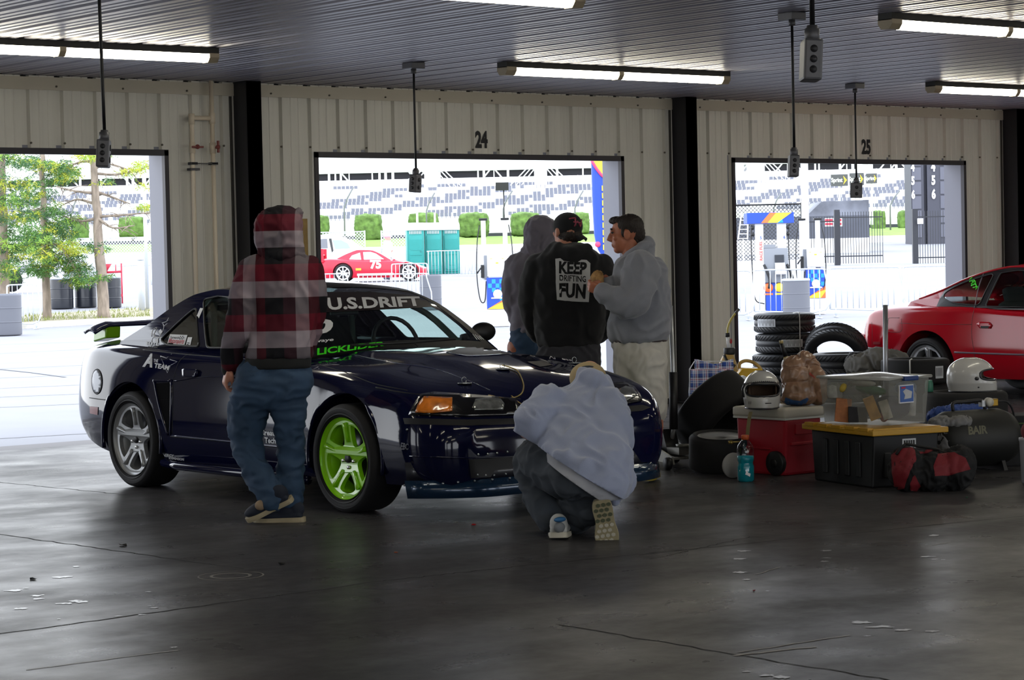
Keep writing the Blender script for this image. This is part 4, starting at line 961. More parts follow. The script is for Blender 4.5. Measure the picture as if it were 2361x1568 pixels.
def dens(poly, d=.06):
    out = []; k = len(poly)
    for i in range(k):
        a, b = V((*poly[i], 0)), V((*poly[(i + 1) % k], 0)); n = max(1, int((b - a).length / d))
        for j in range(n): q_ = a.lerp(b, j / n); out.append((q_.x, q_.y))
    return out
def shrink(poly, d):
    cx = sum(p_[0] for p_ in poly) / len(poly); cy = sum(p_[1] for p_ in poly) / len(poly); out = []
    for x, y in poly: l_ = math.hypot(x - cx, y - cy); out.append((x + (cx - x) / l_ * d, y + (cy - y) / l_ * d))
    return out
class Surf:
    """places details on a finished surface, by ray from the camera pixel or along an axis"""
    def __init__(s, objs, root):
        s.root = root; bpy.context.view_layer.update(); s.inv = root.matrix_world.inverted(); vs, fs = [], []
        for o in objs:
            b = len(vs); vs += [o.matrix_world @ v.co for v in o.data.vertices]; fs += [[b + i for i in p_.vertices] for p_ in o.data.polygons]
        s.t = BVHTree.FromPolygons(vs, fs)
    def px(s, x, y, off=.003):
        d = (RT * ((x - W / 2) / FPX) - UP * ((y - H / 2) / FPX) + FW).normalized()
        h, n, i, ds = s.t.ray_cast(CAM, d)
        if h is None: return None
        if n.dot(d) > 0: n = -n
        return s.inv @ (h + n * off)
    def dir(s, p_, d, off=.003):
        p_ = s.root.matrix_world @ V(p_); d = (s.root.matrix_world.to_3x3() @ V(d)).normalized(); h, n, i, ds = s.t.ray_cast(p_, d)
        if h is None: return None
        if n.dot(d) > 0: n = -n
        return s.inv @ (h + n * off)
    def line(s, name, pts, r, m, parent, seg=8, closed=False, off=.0):
        P = cat_pts([(a, b, 0) for a, b in pts], seg, closed); q_ = [s.px(p_.x, p_.y, off) for p_ in P]; q_ = [p_ for p_ in q_ if p_]
        if len(q_) < 2: return None
        if closed: q_.append(q_[0])
        b = MB(); b.tube(q_, r, 6); return b.build(name, m, parent)
    def poly(s, name, pts, m, parent, off=.004, step=6, thick=0):
        P = dens(pts, step); xs = [p_[0] for p_ in P]; ys = [p_[1] for p_ in P]
        from mathutils.geometry import tessellate_polygon, delaunay_2d_cdt
        grid = []
        x = min(xs) + step
        def ins(x, y):
            c = False; k = len(P)
            for i in range(k):
                (x0, y0), (x1, y1) = P[i], P[(i + 1) % k]
                if (y0 > y) != (y1 > y) and x < (x1 - x0) * (y - y0) / (y1 - y0) + x0: c = not c
            return c
        while x < max(xs):
            y = min(ys) + step
            while y < max(ys):
                if ins(x, y) and min((x - a) ** 2 + (y - b) ** 2 for a, b in P) > (step * .5) ** 2: grid.append((x, y))
                y += step
            x += step
        k = len(P); allp = [V(p_) for p_ in P + grid]
        r = delaunay_2d_cdt(allp, [(i, (i + 1) % k) for i in range(k)], [list(range(k))], 1, .01)
        v2 = []; ok = []
        for p_ in r[0]: h = s.px(p_.x, p_.y, off); ok.append(h is not None); v2.append(h or V((0, 0, 0)))
        fs = [f for f in r[2] if all(ok[i] for i in f)]
        us = sorted({i for f in fs for i in f}); ix = {j: k for k, j in enumerate(us)}
        b = MB(); b.add([v2[i] for i in us], [[ix[i] for i in f] for f in fs], True); o = b.build(name, m, parent)
        if thick: md = o.modifiers.new('s', 'SOLIDIFY'); md.thickness = thick; md.offset = -1
        return o
    def text(s, name, txt, quad, m, parent, bold=.02, off=.004, shear=0, sp=1.):
        """lettering stretched into a pixel quad (bl, br, tr, tl) and laid on the surface"""
        vs, fs = text_tris(txt, 1, bold, 1, shear, sp)
        x0, x1 = min(p_.x for p_ in vs), max(p_.x for p_ in vs); y0, y1 = min(p_.y for p_ in vs), max(p_.y for p_ in vs); out = []
        for p_ in vs:
            a, b = (p_.x - x0) / (x1 - x0), (p_.y - y0) / (y1 - y0)
            q_ = V(quad[0]).lerp(V(quad[1]), a).lerp(V(quad[3]).lerp(V(quad[2]), a), b); out.append(s.px(q_.x, q_.y, off))
        if any(p_ is None for p_ in out): fs = [f for f in fs if all(out[i] is not None for i in f)]; out = [p_ or V((0, 0, 0)) for p_ in out]
        us = sorted({i for f in fs for i in f}); ix = {j: k for k, j in enumerate(us)}
        if not us: return None
        b = MB(); b.add([out[i] for i in us], [[ix[i] for i in f] for f in fs]); return b.build(name, m, parent, recalc=False)
M_tire = mat('tyre_rubber', hexc('17171a'), .75, bump=.1, bscale=60); M_tire2 = mat('tyre_sidewall', hexc('242427'), .6)
M_disc = mat('brake_disc', hexc('55565a'), .35, metal=.8)
def wheel(root, name, s, z, v, sg, R=.322, w=.25, rimr=.235, rim=None, spokes=5, style='star'):
    """wheel with tyre; sg = -1 for the side facing -v"""
    t_ = bpy.data.objects.new(name, None); COL.objects.link(t_); t_.parent = root; t_.location = (v, s, z); o_ = sg
    b = MB(); pr_ = [(rimr + .0, w * .34), (rimr + .02, w * .47), (rimr + .035, w * .5), (rimr + .055, w * .515), (R - .02, w * .49), (R - .005, w * .43), (R, w * .36), (R, 0), (R, -w * .36), (R - .005, -w * .43), (R - .02, -w * .49), (rimr + .02, -w * .47), (rimr - .0, -w * .36), (rimr - .012, 0)]
    b.lathe([(r, x * o_) for r, x in pr_] + [(pr_[0][0], pr_[0][1] * o_)], 64, 'x', cap=False); b.build('tyre', M_tire, t_)
    b = MB()
    for rr in (rimr + .028, R - .028): b.lathe([(rr - .004, w * .497 * o_), (rr, w * .516 * o_), (rr + .004, w * .497 * o_)], 64, 'x', cap=False)
    b.build('sidewall_ring', M_tire2, t_)
    b = MB(); a = w * .42
    b.lathe([(rimr + .008, (a + .012) * o_), (rimr + .010, a * o_), (rimr - .004, (a - .004) * o_), (rimr - .022, (a - .03) * o_), (rimr - .04, (a - .10) * o_), (rimr - .045, -a * o_), (rimr - .03, -a * o_), (rimr - .02, (a - .06) * o_), (rimr - .005, (a - .02) * o_), (rimr + .006, (a - .006) * o_), (rimr + .008, (a + .012) * o_)], 56, 'x', cap=False)
    b.build('rim', rim, t_)
    b = MB(); r1 = rimr - .012; holes = []
    for k in range(spokes):
        a0 = 2 * pi * (k + .5) / spokes + pi / 2; h = pi / spokes
        if style == 'star':
            pg = [(r1 * .90, h * .66), (r1 * .93, h * .35), (r1 * .94, 0), (r1 * .93, -h * .35), (r1 * .90, -h * .66), (r1 * .70, -h * .62), (r1 * .52, -h * .46), (r1 * .40, -h * .18), (r1 * .40, h * .18), (r1 * .52, h * .46), (r1 * .70, h * .62)]
        else:
            pg = [(r1 * .9, h * .72), (r1 * .93, 0), (r1 * .9, -h * .72), (r1 * .45, -h * .6), (r1 * .33, 0), (r1 * .45, h * .6)]
        holes.append([(r * cos(a0 + q_), r * sin(a0 + q_)) for r, q_ in pg])
    outer = [(r1 * cos(2 * pi * i / 60), r1 * sin(2 * pi * i / 60)) for i in range(60)]
    def dish(r, a_=0):
        k = r / r1; bz = a - .012 - .035 * (1 - k) ** 1 + (-.012 if k < .38 else 0)
        return bz
    face = lambda u, w_, dz=0: V(((dish(math.hypot(u, w_)) - dz) * o_, u, w_))
    b.poly2(outer, [rounded(h_, .012, 2) for h_ in holes], lambda u, w_: face(u, w_))
    b.poly2(outer, [rounded(h_, .012, 2) for h_ in holes], lambda u, w_: face(u, w_, .03))
    for h_ in holes:
        h_ = rounded(h_, .012, 2); n_ = len(h_); vs = [face(*p_) for p_ in h_] + [face(*p_, .03) for p_ in h_]; b.add(vs, [(i, (i + 1) % n_, n_ + (i + 1) % n_, n_ + i) for i in range(n_)])
    # raised edges of the spokes
    for k in range(spokes):
        a0 = 2 * pi * k / spokes + pi / 2
        pts = [V(((dish(r) + .006) * o_, r * cos(a0), r * sin(a0))) for r in (r1 * .42, r1 * .6, r1 * .8, r1 * .95)]
        b.tube(pts, [.012, .011, .013, .018], 6)
    b.build('spokes', rim, t_)
    b = MB(); b.lathe([(.001, (a - .020) * o_), (.028, (a - .020) * o_), (.03, (a - .05) * o_)], 20, 'x'); hb = b.build('hub', M_blackp, t_)
    for k in range(5):
        b = MB(); a0 = 2 * pi * (k + .5) / 5 + pi / 2; b.lathe([(.006, (a - .018) * o_), (.011, (a - .020) * o_), (.011, (a - .06) * o_)], 8, 'x', (0, .055 * cos(a0), .055 * sin(a0))); b.build('lug_nut', mat('chrome', (.6, .6, .6), .15, metal=1), t_)
    b = MB(); b.lathe([(.06, (a - .10) * o_), (rimr - .06, (a - .10) * o_), (rimr - .06, (a - .12) * o_), (.06, (a - .12) * o_)], 40, 'x'); b.build('brake_disc', M_disc, t_)
    return t_
# ------------------------------------------------------------ dark blue coupe
M_navy = mat('navy_paint', hexc('0b0e2c'), .06, spec=.42)
M_green = mat('lime_paint', hexc('92d61a'), .3, coat=.8); M_silver = mat('silver_alloy', hexc('a9abad'), .35, metal=.5)
M_navyglass = glass('tinted_glass', (.72, .84, .80)); M_darkglass = mat('black_glass', hexc('0a0c10'), .06, spec=.8, coat=1)
M_seal = mat('black_seal', hexc('0b0b0d'), .5); M_sil = mat('silver_vinyl', hexc('b9bbc0'), .5); M_int = mat('interior_dark', hexc('15181a'), .8)
M_wtext = mat('white_vinyl', hexc('d8dade'), .5); M_gtext = mat('green_vinyl', hexc('3fdc1e'), .5)
car = thing('blue_coupe', 'dark navy two door drift coupe with lime green front wheels and white door lettering', 'car', (-2.0, -6.59, 0))
K = dict(
    wm=[(0, .70), (.02, .765), (.06, .83), (.14, .89), (.3, .925), (.6, .915), (.95, .925), (1.4, .905), (2.1, .905), (2.8, .915), (3.4, .935), (3.9, .91), (4.2, .85), (4.38, .76), (4.45, .66)],
    zm=[(0, .42), (.3, .46), (.9, .50), (2, .52), (3.4, .56), (4.45, .56)],
    zb=[(0, .24), (.1, .20), (1.2, .185), (3.0, .185), (3.7, .21), (4.1, .27), (4.45, .36)],
    ws=[(0, .60), (.06, .68), (.14, .74), (.3, .775), (.6, .77), (.95, .77), (1.5, .79), (2.2, .80), (3.0, .80), (3.5, .79), (4.0, .76), (4.3, .68), (4.45, .58)],
    zs=[(0, .535), (.03, .57), (.10, .64), (.3, .725), (.6, .79), (.95, .84), (1.5, .855), (2.2, .895), (3.0, .925), (3.5, .94), (4.0, .945), (4.3, .92), (4.45, .84)],
    zc=[(0, .56), (.03, .60), (.10, .675), (.3, .765), (.6, .835), (1.0, .895), (1.45, .915), (1.6, .915), (2.5, .93), (3.4, .97), (3.8, 1.0), (4.2, .995), (4.38, .96), (4.45, .87)])
def hoodb(v, s):
    a = abs(v); k = max(0, min(1, (s - .25) / .5)) * max(0, min(1, (1.62 - s) / .12)); w = lerp(.22, .42, max(0, min(1, (s - .2) / 1.2)))
    x = max(0, min(1, (w + .06 - a) / .10)); return .022 * k * x * x * (3 - 2 * x)
me = car_body(K, 4.45, [(.95, .325, .385, .58), (3.41, .325, .385, .58)], hoodb, (1.62, 3.35, .42))
body = put(me, 'body', M_navy, car)
R_ = [(1.60, .885, .785), (1.88, 1.065, .745), (2.15, 1.21, .69), (2.42, 1.29, .635), (2.72, 1.318, .60), (3.0, 1.290, .615), (3.25, 1.205, .655), (3.5, 1.09, .70), (3.78, .975, .745)]
belt = lambda S_: (spl([(1.5, .80), (2.2, .82), (3.0, .82), (3.8, .78)], S_), .90)
sh = Shell(R_, belt, .36, .66, .05)
def tt(s_):       # rail parameter for an s
    lo, hi = 0, 1
    for _ in range(30):
        m_ = (lo + hi) / 2
        if sh.rail(m_).x < s_: lo = m_
        else: hi = m_
    return lo
tA, tB, tC = tt(2.42), tt(3.02), 1.0
rf = sh.top(tA - .01, tB + .01).build('roof', M_navy, car)
ws_ = MB(); ws_.grid(lambda a, b: sh.over(lerp(.015, tA - .01, a), lerp(-.94, .94, b)), 14, 20); wsg = ws_.build('windshield', M_navyglass, car)
b = MB()
for sg in (-1, 1): b.grid(lambda a, c: sh.over(lerp(0, tA + .01, a), sg * lerp(.92, 1.0, c)) + V((0, 0, .002)), 14, 2)
b.grid(lambda a, c: sh.over(lerp(tA - .055, tA + .005, a), lerp(-.95, .95, c)) + V((0, -.002, .002)), 2, 16); b.grid(lambda a, c: sh.over(lerp(.0, .03, a), lerp(-.95, .95, c)) + V((0, -.002, .002)), 2, 16)
b.build('windshield_frame', M_seal, car)
b = MB(); b.grid(lambda a, c: sh.over(lerp(tB + .01, .985, a), lerp(-.9, .9, c)), 12, 18); b.build('rear_window', glass('rear_glass', (.2, .26, .26)), car)
b = MB()
for sg in (-1, 1): b.grid(lambda a, c: sh.over(lerp(tB, 1, a), sg * lerp(.88, 1.0, c)), 12, 2)
b.build('rear_pillar', M_navy, car)
pt = lambda x, y, X=-2.76: (lambda p_: (p_.y + 6.59, p_.z))(onx(x, y, X))
def rail_z(S_): return spl([(p_[0], p_[1]) for p_ in R_], S_)
outer = [(1.60, .865), (3.80, .90), (3.80, .975)] + [(s_, rail_z(s_)) for s_ in [3.78 - i * .06 for i in range(36)]] + [(1.60, .885)]
dw = [(1.86, .95), (2.60, .945), (2.885, rail_z(2.88) - .055), (2.72, rail_z(2.72) - .042), (2.5, rail_z(2.5) - .04), (2.3, rail_z(2.3) - .045), (2.1, rail_z(2.1) - .05), (1.95, rail_z(1.95) - .07)]
qw = [(2.70, .95), (3.10, .955), (3.22, .985), (3.10, 1.08), (2.99, 1.165), (2.93, 1.20)]
dwr, qwr = dens(rounded(dw, .03), .08), dens(rounded(qw, .035), .08)
for sg in (-1, 1):
    b = MB(); b.poly2(dens(outer, .08), [dwr, qwr], lambda u, w: sh.side(u, w, sg)); b.build('side_pillar', M_navy, car, auto=1)
    b = MB(); b.poly2(dwr, [], lambda u, w: sh.side(u, w, sg) - V((sg * .012, 0, 0))); b.build('door_window', M_navyglass, car)
    b = MB(); b.poly2(qwr, [], lambda u, w: sh.side(u, w, sg) - V((sg * .006, 0, 0))); qq = b.build('quarter_window', M_darkglass, car)
    for pg in (dwr, qwr): b = MB(); q_ = [sh.side(u, w, sg) for u, w in pg]; b.tube(q_ + [q_[0]], .008, 5); b.build('window_seal', M_seal, car)
# interior
b = MB(); b.box((-.68, 1.66, .42), (.68, 1.95, .86), .04); b.box((-.66, 1.9, .80), (.66, 2.02, .84), .02); b.build('dashboard', M_int, car)
for v in (-.36, .36):
    b = MB(); b.m = Matrix.Translation((v, 2.62, .35)); b.box((-.25, -.25, 0), (.25, .25, .18), .05); b.m = b.m @ Matrix.Rotation(-.2, 4, 'X'); b.box((-.25, .14, .05), (.25, .28, .80), .05); b.box((-.14, .16, .74), (.14, .27, .92), .04)
    b.build('seat', mat('seat_black', hexc('101214'), .8), car)
b = MB(); c_ = V((.36, 2.12, .93)); b.tube([c_ + V((.18 * cos(a * pi / 12), .18 * sin(a * pi / 12) * .3, .18 * sin(a * pi / 12) * .95)) for a in range(25)], .014, 6); b.tube([c_ + V((-.17, 0, 0)), c_, c_ + V((.17, 0, 0))], .012, 6); b.tube([c_, c_ + V((0, -.25, -.1))], .03, 8); b.build('steering_wheel', M_blackp, car)
b = MB()
for v in (-.58, .58): b.tube(cat_pts([(v * 1.1, 1.75, .9), (v * 1.05, 2.1, 1.12), (v * .98, 2.45, 1.22), (v * .95, 2.9, 1.24), (v * .95, 3.3, .9)], 4), .022, 8); b.tube([(v * .95, 2.9, 1.24), (v, 2.9, .5)], .022, 8)
b.tube([(-.56, 2.9, 1.24), (.56, 2.9, 1.24)], .022, 8); b.tube([(-.56, 2.9, .85), (.56, 2.9, .85)], .022, 8); b.tube([(-.58, 2.9, 1.2), (.5, 2.95, .5)], .022, 8)
b.build('roll_cage', mat('cage_grey', hexc('3a4a44'), .5), car)
b = MB(); b.box((-.1, 2.2, 1.13), (.12, 2.22, 1.19), .01); b.tube([(0, 2.22, 1.18), (0, 2.26, 1.25)], .008, 6); b.build('rear_view_mirror', M_blackp, car)
# wheels
for s_, rm in ((.95, M_green), (3.41, M_silver)):
    for sg in (-1, 1): wheel(car, 'front_wheel' if s_ < 2 else 'rear_wheel', s_, .322, sg * .795, sg, rim=rm)
# wheel arch lips and inner wells
for s_ in (.95, 3.41):
    for sg in (-1, 1):
        pts = []
        for i in range(33):
            a = radians(-12 + i * 204 / 32); y_ = s_ + .388 * cos(a); z_ = .325 + .388 * sin(a)
            if z_ < .2: continue
            v_ = None
            pts.append(V((0, y_, z_)))
        sf0 = None
        b = MB(); q_ = [V((sg * (spl(K['wm'], p_.y) - .012 - .045 * max(0, (p_.z - .60)) / .1), p_.y, p_.z)) for p_ in pts]; b.tube(q_, .014, 6); b.build('wheel_arch', M_navy, car)
    b = MB(); b.box((-.6, s_ - .39, .2), (.6, s_ + .39, .72)); b.build('wheel_well', M_int, car)
# front splitter, air dam, bumper parts
M_dam = mat('air_dam', hexc('0c0e1c'), .45, coat=.3)
def plan(d0, d1, n_=28, wmax=.95):
    """front outline offset: list of (v, s)"""
    out = []
    for i in range(n_ + 1):
        a = -1 + 2 * i / n_; v = wmax * (a if abs(a) < 1 else a); s_ = .02 + .30 * max(0, abs(a) - .55) ** 2 / .2025 + d0; out.append((v, s_))
    return out
b = MB(); pl = plan(0, 0, 28, .935); vs = []
for (v, s_) in pl: vs += [(v, s_ - .012, .335), (v, s_ - .03, .215)]
b.add(vs, [(2 * i, 2 * i + 1, 2 * i + 3, 2 * i + 2) for i in range(28)], True); b.build('air_dam', M_dam, car, solid=.012)
M_spl = mat('splitter_sheet', hexc('16304a'), .22, metal=.35, coat=.6, bump=.12, bscale=7)
b = MB(); vs = []
for i, (v, s_) in enumerate(plan(0, 0, 28, .965)): vs += [(v, s_ - .045, .235), (v, s_ - .07, .135)]
b.add(vs, [(2 * i, 2 * i + 1, 2 * i + 3, 2 * i + 2) for i in range(28)], True); b.build('splitter', M_spl, car, solid=.006)
# spoiler
b = MB(); b.grid(lambda a, c: V((lerp(-.74, .74, c), 4.20 + .20 * a * (1 - .25 * (2 * c - 1) ** 2) - .03 * (2 * c - 1) ** 2, 1.068 + .022 * sin(a * pi) - .05 * max(0, abs(2 * c - 1) - .86) / .14)), 6, 24); b.build('spoiler_blade', mat('spoiler_top', hexc('23264a'), .25, coat=1), car, solid=.02)
for v in (-.58, .58): b = MB(); b.prism([(4.20, .98), (4.38, .95), (4.36, 1.06), (4.19, 1.062)], v - .06, v + .06, 'x'); b.build('spoiler_stand', M_green, car, bev=.01)
bpy.context.view_layer.update()
SF = Surf([body, rf] + [c for c in car.children if c.name.startswith(('side_pillar', 'rear_pillar'))], car)
GF = Surf([wsg, rf] + [c for c in car.children if c.name.startswith('windshield_frame')], car); QF = Surf([c for c in car.children if c.name.startswith('quarter_window')], car)
# seams and side trim
M_seam = mat('panel_gap', hexc('04040a'), .6)
for pts, w in (([(447, 812), (425, 822), (410, 840), (399, 876)], .004), ([(399, 880), (399, 930), (397, 1000)], .004), ([(393, 1006), (560, 1022), (718, 1040)], .006), ([(737, 841), (800, 860), (865, 885), (940, 900)], .004),
               ([(866, 893), (930, 905), (1000, 912), (1100, 917), (1200, 920)], .005), ([(206, 917), (225, 920), (243, 922)], .004), ([(330, 806), (380, 812), (440, 818), (520, 824)], .005)):
    SF.line('panel_seam', pts, w, M_seam, car, 10, off=-.002)
SF.line('side_moulding', [(393, 1004), (560, 1021), (718, 1038)], .006, mat('navy_trim', hexc('3a3f5c'), .2, coat=1), car, 10)
SF.line('door_crease', [(402, 879), (470, 869), (540, 871)], .004, M_navy, car, 10, off=.003)
for sg in (-1, 1): b = MB(); b.tube([(sg * .90, 1.33, .17), (sg * .925, 1.5, .175), (sg * .925, 2.8, .175), (sg * .90, 3.02, .185)], .028, 8); b.build('side_skirt', M_navy, car)
# side scoop
SF.poly('side_scoop', [(360, 884), (392, 882), (393, 945), (390, 1000), (382, 985), (372, 950), (363, 915)], mat('scoop_black', hexc('07070a'), .95, spec=.1), car, .003)
for pts in ([(396, 878), (358, 878), (357, 884), (364, 920), (374, 960), (388, 1004)], [(396, 880), (395, 950), (393, 1004)]): SF.line('scoop_edge', pts, .011, M_navy, car, 6)
for k in range(7): SF.line('scoop_slat', [(364 + k * 2.6, 896 + k * 13), (392, 893 + k * 14)], .003, mat('slat', hexc('16171d'), .5), car, 3)
# door handle, marker, fuel door
SF.poly('door_handle', [(425, 853), (430, 851), (456, 852), (460, 857), (457, 868), (452, 871), (426, 868)], M_navy, car, .02, 4, .02)
SF.poly('side_marker', [(208, 937), (227, 939), (226, 957), (208, 953)], mat('red_marker', hexc('8a2a30'), .3), car, .004, 4)
SF.poly('fuel_door', [(224 + 11 * cos(i * pi / 10), 880 + 27 * sin(i * pi / 10)) for i in range(20)], mat('silver_badge', hexc('8c9099'), .3, metal=.3), car, .005, 5, .003)
SF.line('fuel_ring', [(224 + 11.5 * cos(i * pi / 10), 880 + 28 * sin(i * pi / 10)) for i in range(20)], .006, M_seam, car, 3, True)
# head lamps
M_hous = mat('lamp_housing', hexc('0c0c0e'), .2, coat=.8); M_amber = mat('amber_lens', hexc('c9701a'), .2, coat=1, var=.5, vscale=12); M_clear = mat('clear_lens', hexc('8d9090'), .08, metal=.6, coat=1, var=.5, vscale=18)
hl = SF.poly('headlight', [(945, 958), (955, 935), (970, 912), (1000, 907), (1100, 914), (1188, 921), (1196, 940), (1192, 958), (1080, 962)], M_hous, car, .012, 8, .01)
SF.poly('turn_lens', [(961, 953), (967, 935), (978, 919), (1042, 922), (1041, 951), (1000, 955)], M_amber, hl, .018, 6, .006)
SF.poly('lamp_lens', [(1088, 940), (1094, 926), (1120, 922), (1152, 924), (1160, 935), (1158, 948), (1092, 949)], M_clear, hl, .018, 6, .006)
hr = SF.poly('headlight', [(1385, 893), (1405, 888), (1440, 884), (1462, 895), (1474, 912), (1479, 926), (1440, 934), (1402, 938)], M_hous, car, .012, 6, .01)
SF.poly('lamp_lens', [(1420, 905), (1440, 895), (1458, 899), (1468, 915), (1440, 928), (1418, 924)], M_clear, hr, .018, 6, .006)
SF.poly('lamp_gap', [(930, 964), (1080, 968), (1230, 964), (1230, 976), (1080, 982), (934, 978)], M_seam, car, .004, 8)
SF.poly('lamp_gap', [(1395, 943), (1480, 934), (1500, 940), (1480, 948), (1395, 955)], M_seam, car, .004, 6)
SF.poly('grille', [(1205, 925), (1300, 915), (1388, 900), (1392, 940), (1300, 958), (1212, 962)], mat('grille_mesh', hexc('101222'), .5, bump=1., bscale=120), car, .004, 8)
SF.line('bumper_crease', [(945, 1052), (1080, 1056), (1200, 1052)], .005, M_navy, car, 10)
SF.poly('lower_intake', [(1080, 1060), (1230, 1050), (1340, 1040), (1345, 1082), (1230, 1095), (1085, 1102)], mat('intake_black', hexc('060608'), .5), car, .006, 8)
M_riv = mat('rivet_bright', hexc('9aa0a5'), .25, metal=.8)
SD = Surf([c for c in car.children if c.name.startswith(('air_dam', 'splitter', 'body'))], car)
for (x, y) in ((1102, 1048), (1124, 1047), (1145, 1045), (1169, 1042), (1100, 1095), (1119, 1096), (1138, 1096), (1165, 1093), (1193, 1091), (987, 1116), (1022, 1114), (1056, 1111), (1094, 1109), (1134, 1106), (1174, 1103), (934, 1118), (1455, 1078), (1475, 1076), (940, 991)):
    p_ = SD.px(x, y, .004)
    if p_: b = MB(); b.ball(p_, .0075, 8, 6); b.build('rivet', M_riv, car)
# hood vents, pins, cable, wiper
SF.poly('hood_vent', [(1030, 812), (1060, 803), (1150, 799), (1172, 803), (1178, 815), (1120, 819), (1075, 820)], M_seal, car, .003, 5)
SF.poly('hood_vent', [(1215, 835), (1245, 833), (1275, 842), (1245, 847)], M_seal, car, .003, 4)
SF.line('vent_lip', [(1030, 813), (1075, 821), (1125, 820), (1178, 816)], .006, M_navy, car, 6); SF.line('vent_lip', [(1155, 803), (1200, 812), (1280, 842)], .008, M_navy, car, 6)
SF.line('hood_ridge', [(800, 815), (900, 835), (1000, 850), (1060, 870), (1130, 900)], .004, mat('navy_trim', hexc('3a3f5c'), .2, coat=1), car, 8)
for (x, y) in ((1071, 885), (1159, 852), (1325, 838)):
    p_ = SF.px(x, y, .002)
    if p_: b = MB(); b.lathe([(.045, 0), (.042, .005), (.0, .006)], 20, 'z', p_); b.tube([p_ + V((.018 * cos(a), 0.004, .02 + .018 * sin(a))) for a in [i * .7 for i in range(10)]], .0025, 5); b.build('hood_pin', M_riv, car)
SF.line('pin_cable', [(1158, 845), (1190, 856), (1204, 880), (1206, 900), (1195, 915), (1165, 921), (1125, 914)], .004, mat('brass_cable', hexc('b59f62'), .3, metal=.6), car, 6, off=.008)
SF.line('pin_cable', [(1178, 915), (1195, 930), (1215, 940)], .003, mat('brass_cable', hexc('b59f62'), .3), car, 6, off=.008)
b = MB(); b.tube([(.05, 1.50, .955), (.10, 1.47, .90)], .006, 5); b.tube([(-.35, 1.62, .955), (.05, 1.53, .96), (.45, 1.60, .965)], .008, 6); b.build('wiper', M_blackp, car)
b = MB(); b.ball((.94, 1.92, .99), (.10, .05, .065), 18, 12); b.tube([(.78, 1.95, .95), (.9, 1.93, .97)], .03, 8); b.build('door_mirror', M_seal, car)
b = MB(); b.ball((-.94, 1.92, .99), (.10, .05, .065), 18, 12); b.tube([(-.78, 1.95, .95), (-.9, 1.93, .97)], .03, 8); b.build('door_mirror', M_seal, car)
b = MB(); b.box((-.03, 2.72, 1.36), (.03, 2.75, 1.385), .006); b.lathe([(.012, 1.355), (.01, 1.38)], 8, 'z', (0, 2.74, 0)); b.build('roof_antenna', M_blackp, car)
# lettering
Surf([wsg], car).poly('sun_strip', [(600, 712), (640, 678), (735, 674), (860, 674), (972, 684), (1000, 708), (940, 712), (735, 722)], mat('strip_vinyl', hexc('1b1216'), .5), car, .003, 10)
GF.text('windshield_lettering', 'U.S.DRIFT', [(757, 717), (972, 707), (966, 685), (752, 688)], M_wtext, car, .035, .006, .0)
GF.text('windshield_number', '10', [(690, 772), (766, 770), (768, 737), (690, 738)], M_wtext, car, .06, .004, .15)
GF.text('windshield_lettering', 'Swaye', [(715, 795), (768, 789), (770, 780), (715, 784)], M_wtext, car, .02, .004)
GF.text('windshield_lettering', 'D. LICKLIDER', [(690, 826), (885, 799), (888, 788), (690, 808)], M_gtext, car, .03, .004)
GF.text('strip_print', 'NF', [(735, 721), (752, 720), (750, 710), (735, 711)], mat('orange_vinyl', hexc('a5452a'), .5), car, .03, .006)
for k in range(6): GF.line('pillar_print', [(1090 + k * 5, 770 + k * 1.5), (1100 + k * 5, 783)], .003, M_wtext, car, 3)
SF.text('hood_decal', 'Armada', [(1266, 828), (1320, 834), (1310, 818), (1262, 815)], M_sil, car, .03, .004)
SF.text('door_lettering', 'A', [(329, 846), (352, 848), (358, 816), (334, 815)], M_sil, car, .05, .004, .2)
SF.text('door_lettering', 'TEAM', [(356, 848), (389, 854), (393, 843), (358, 837)], M_sil, car, .04, .004)
SF.text('door_lettering', 'THE', [(355, 835), (365, 836), (366, 829), (356, 828)], M_sil, car, .03, .004)
star = [(395, 829 - 12), (398, 829), (410, 833), (396, 841), (386, 858), (381, 842), (371, 834), (383, 829)]
star = [(370, 821), (384, 826), (396, 816), (392, 829), (409, 834), (394, 842), (386, 860), (380, 845)]
SF.line('star_outline', [p_ for i in range(8) for p_ in (star[i],)], .0022, M_sil, car, 1, True)
SF.line('star_outline', [(734, 846), (716, 855), (712, 848), (710, 860), (700, 870), (712, 868), (716, 880), (718, 868), (736, 850)], .003, M_sil, car, 1)
for pts in ([(349, 800), (352, 780), (361, 778), (372, 779)], [(350, 776), (352, 762), (362, 755), (358, 765), (355, 772), (358, 778)], [(376, 747), (378, 755), (372, 770), (366, 780)], [(374, 745), (382, 742), (388, 738)], [(378, 752), (386, 746)], [(389, 733), (386, 738)]):
    SF.line('pillar_drawing', pts, .003, M_sil, car, 3)
SF.poly('pillar_drawing', [(366, 764), (372, 759), (376, 766), (370, 771)], M_sil, car, .004, 3); SF.poly('pillar_drawing', [(358, 783), (366, 780), (366, 790), (360, 791)], M_sil, car, .004, 3)
SF.text('pillar_lettering', 'ELITE', [(338, 795), (366, 798), (367, 791), (339, 788)], M_sil, car, .03, .004)
SF.text('pillar_lettering', 'drift crew', [(340, 801), (364, 803), (364, 799), (340, 797)], M_sil, car, .0, .004)
st = QF.poly('window_sticker', [(385, 798), (393, 771), (433, 773), (424, 802)], M_wtext, car, .003, 5)
QF.text('sticker_lettering', 'Motorsports', [(388, 795), (423, 797), (428, 782), (392, 780)], mat('red_vinyl', hexc('a8202c'), .5), car, .03, .005, .1)
QF.text('sticker_lettering', 'Forward', [(394, 781), (412, 782), (413, 776), (395, 775)], M_seal, car, .02, .005)
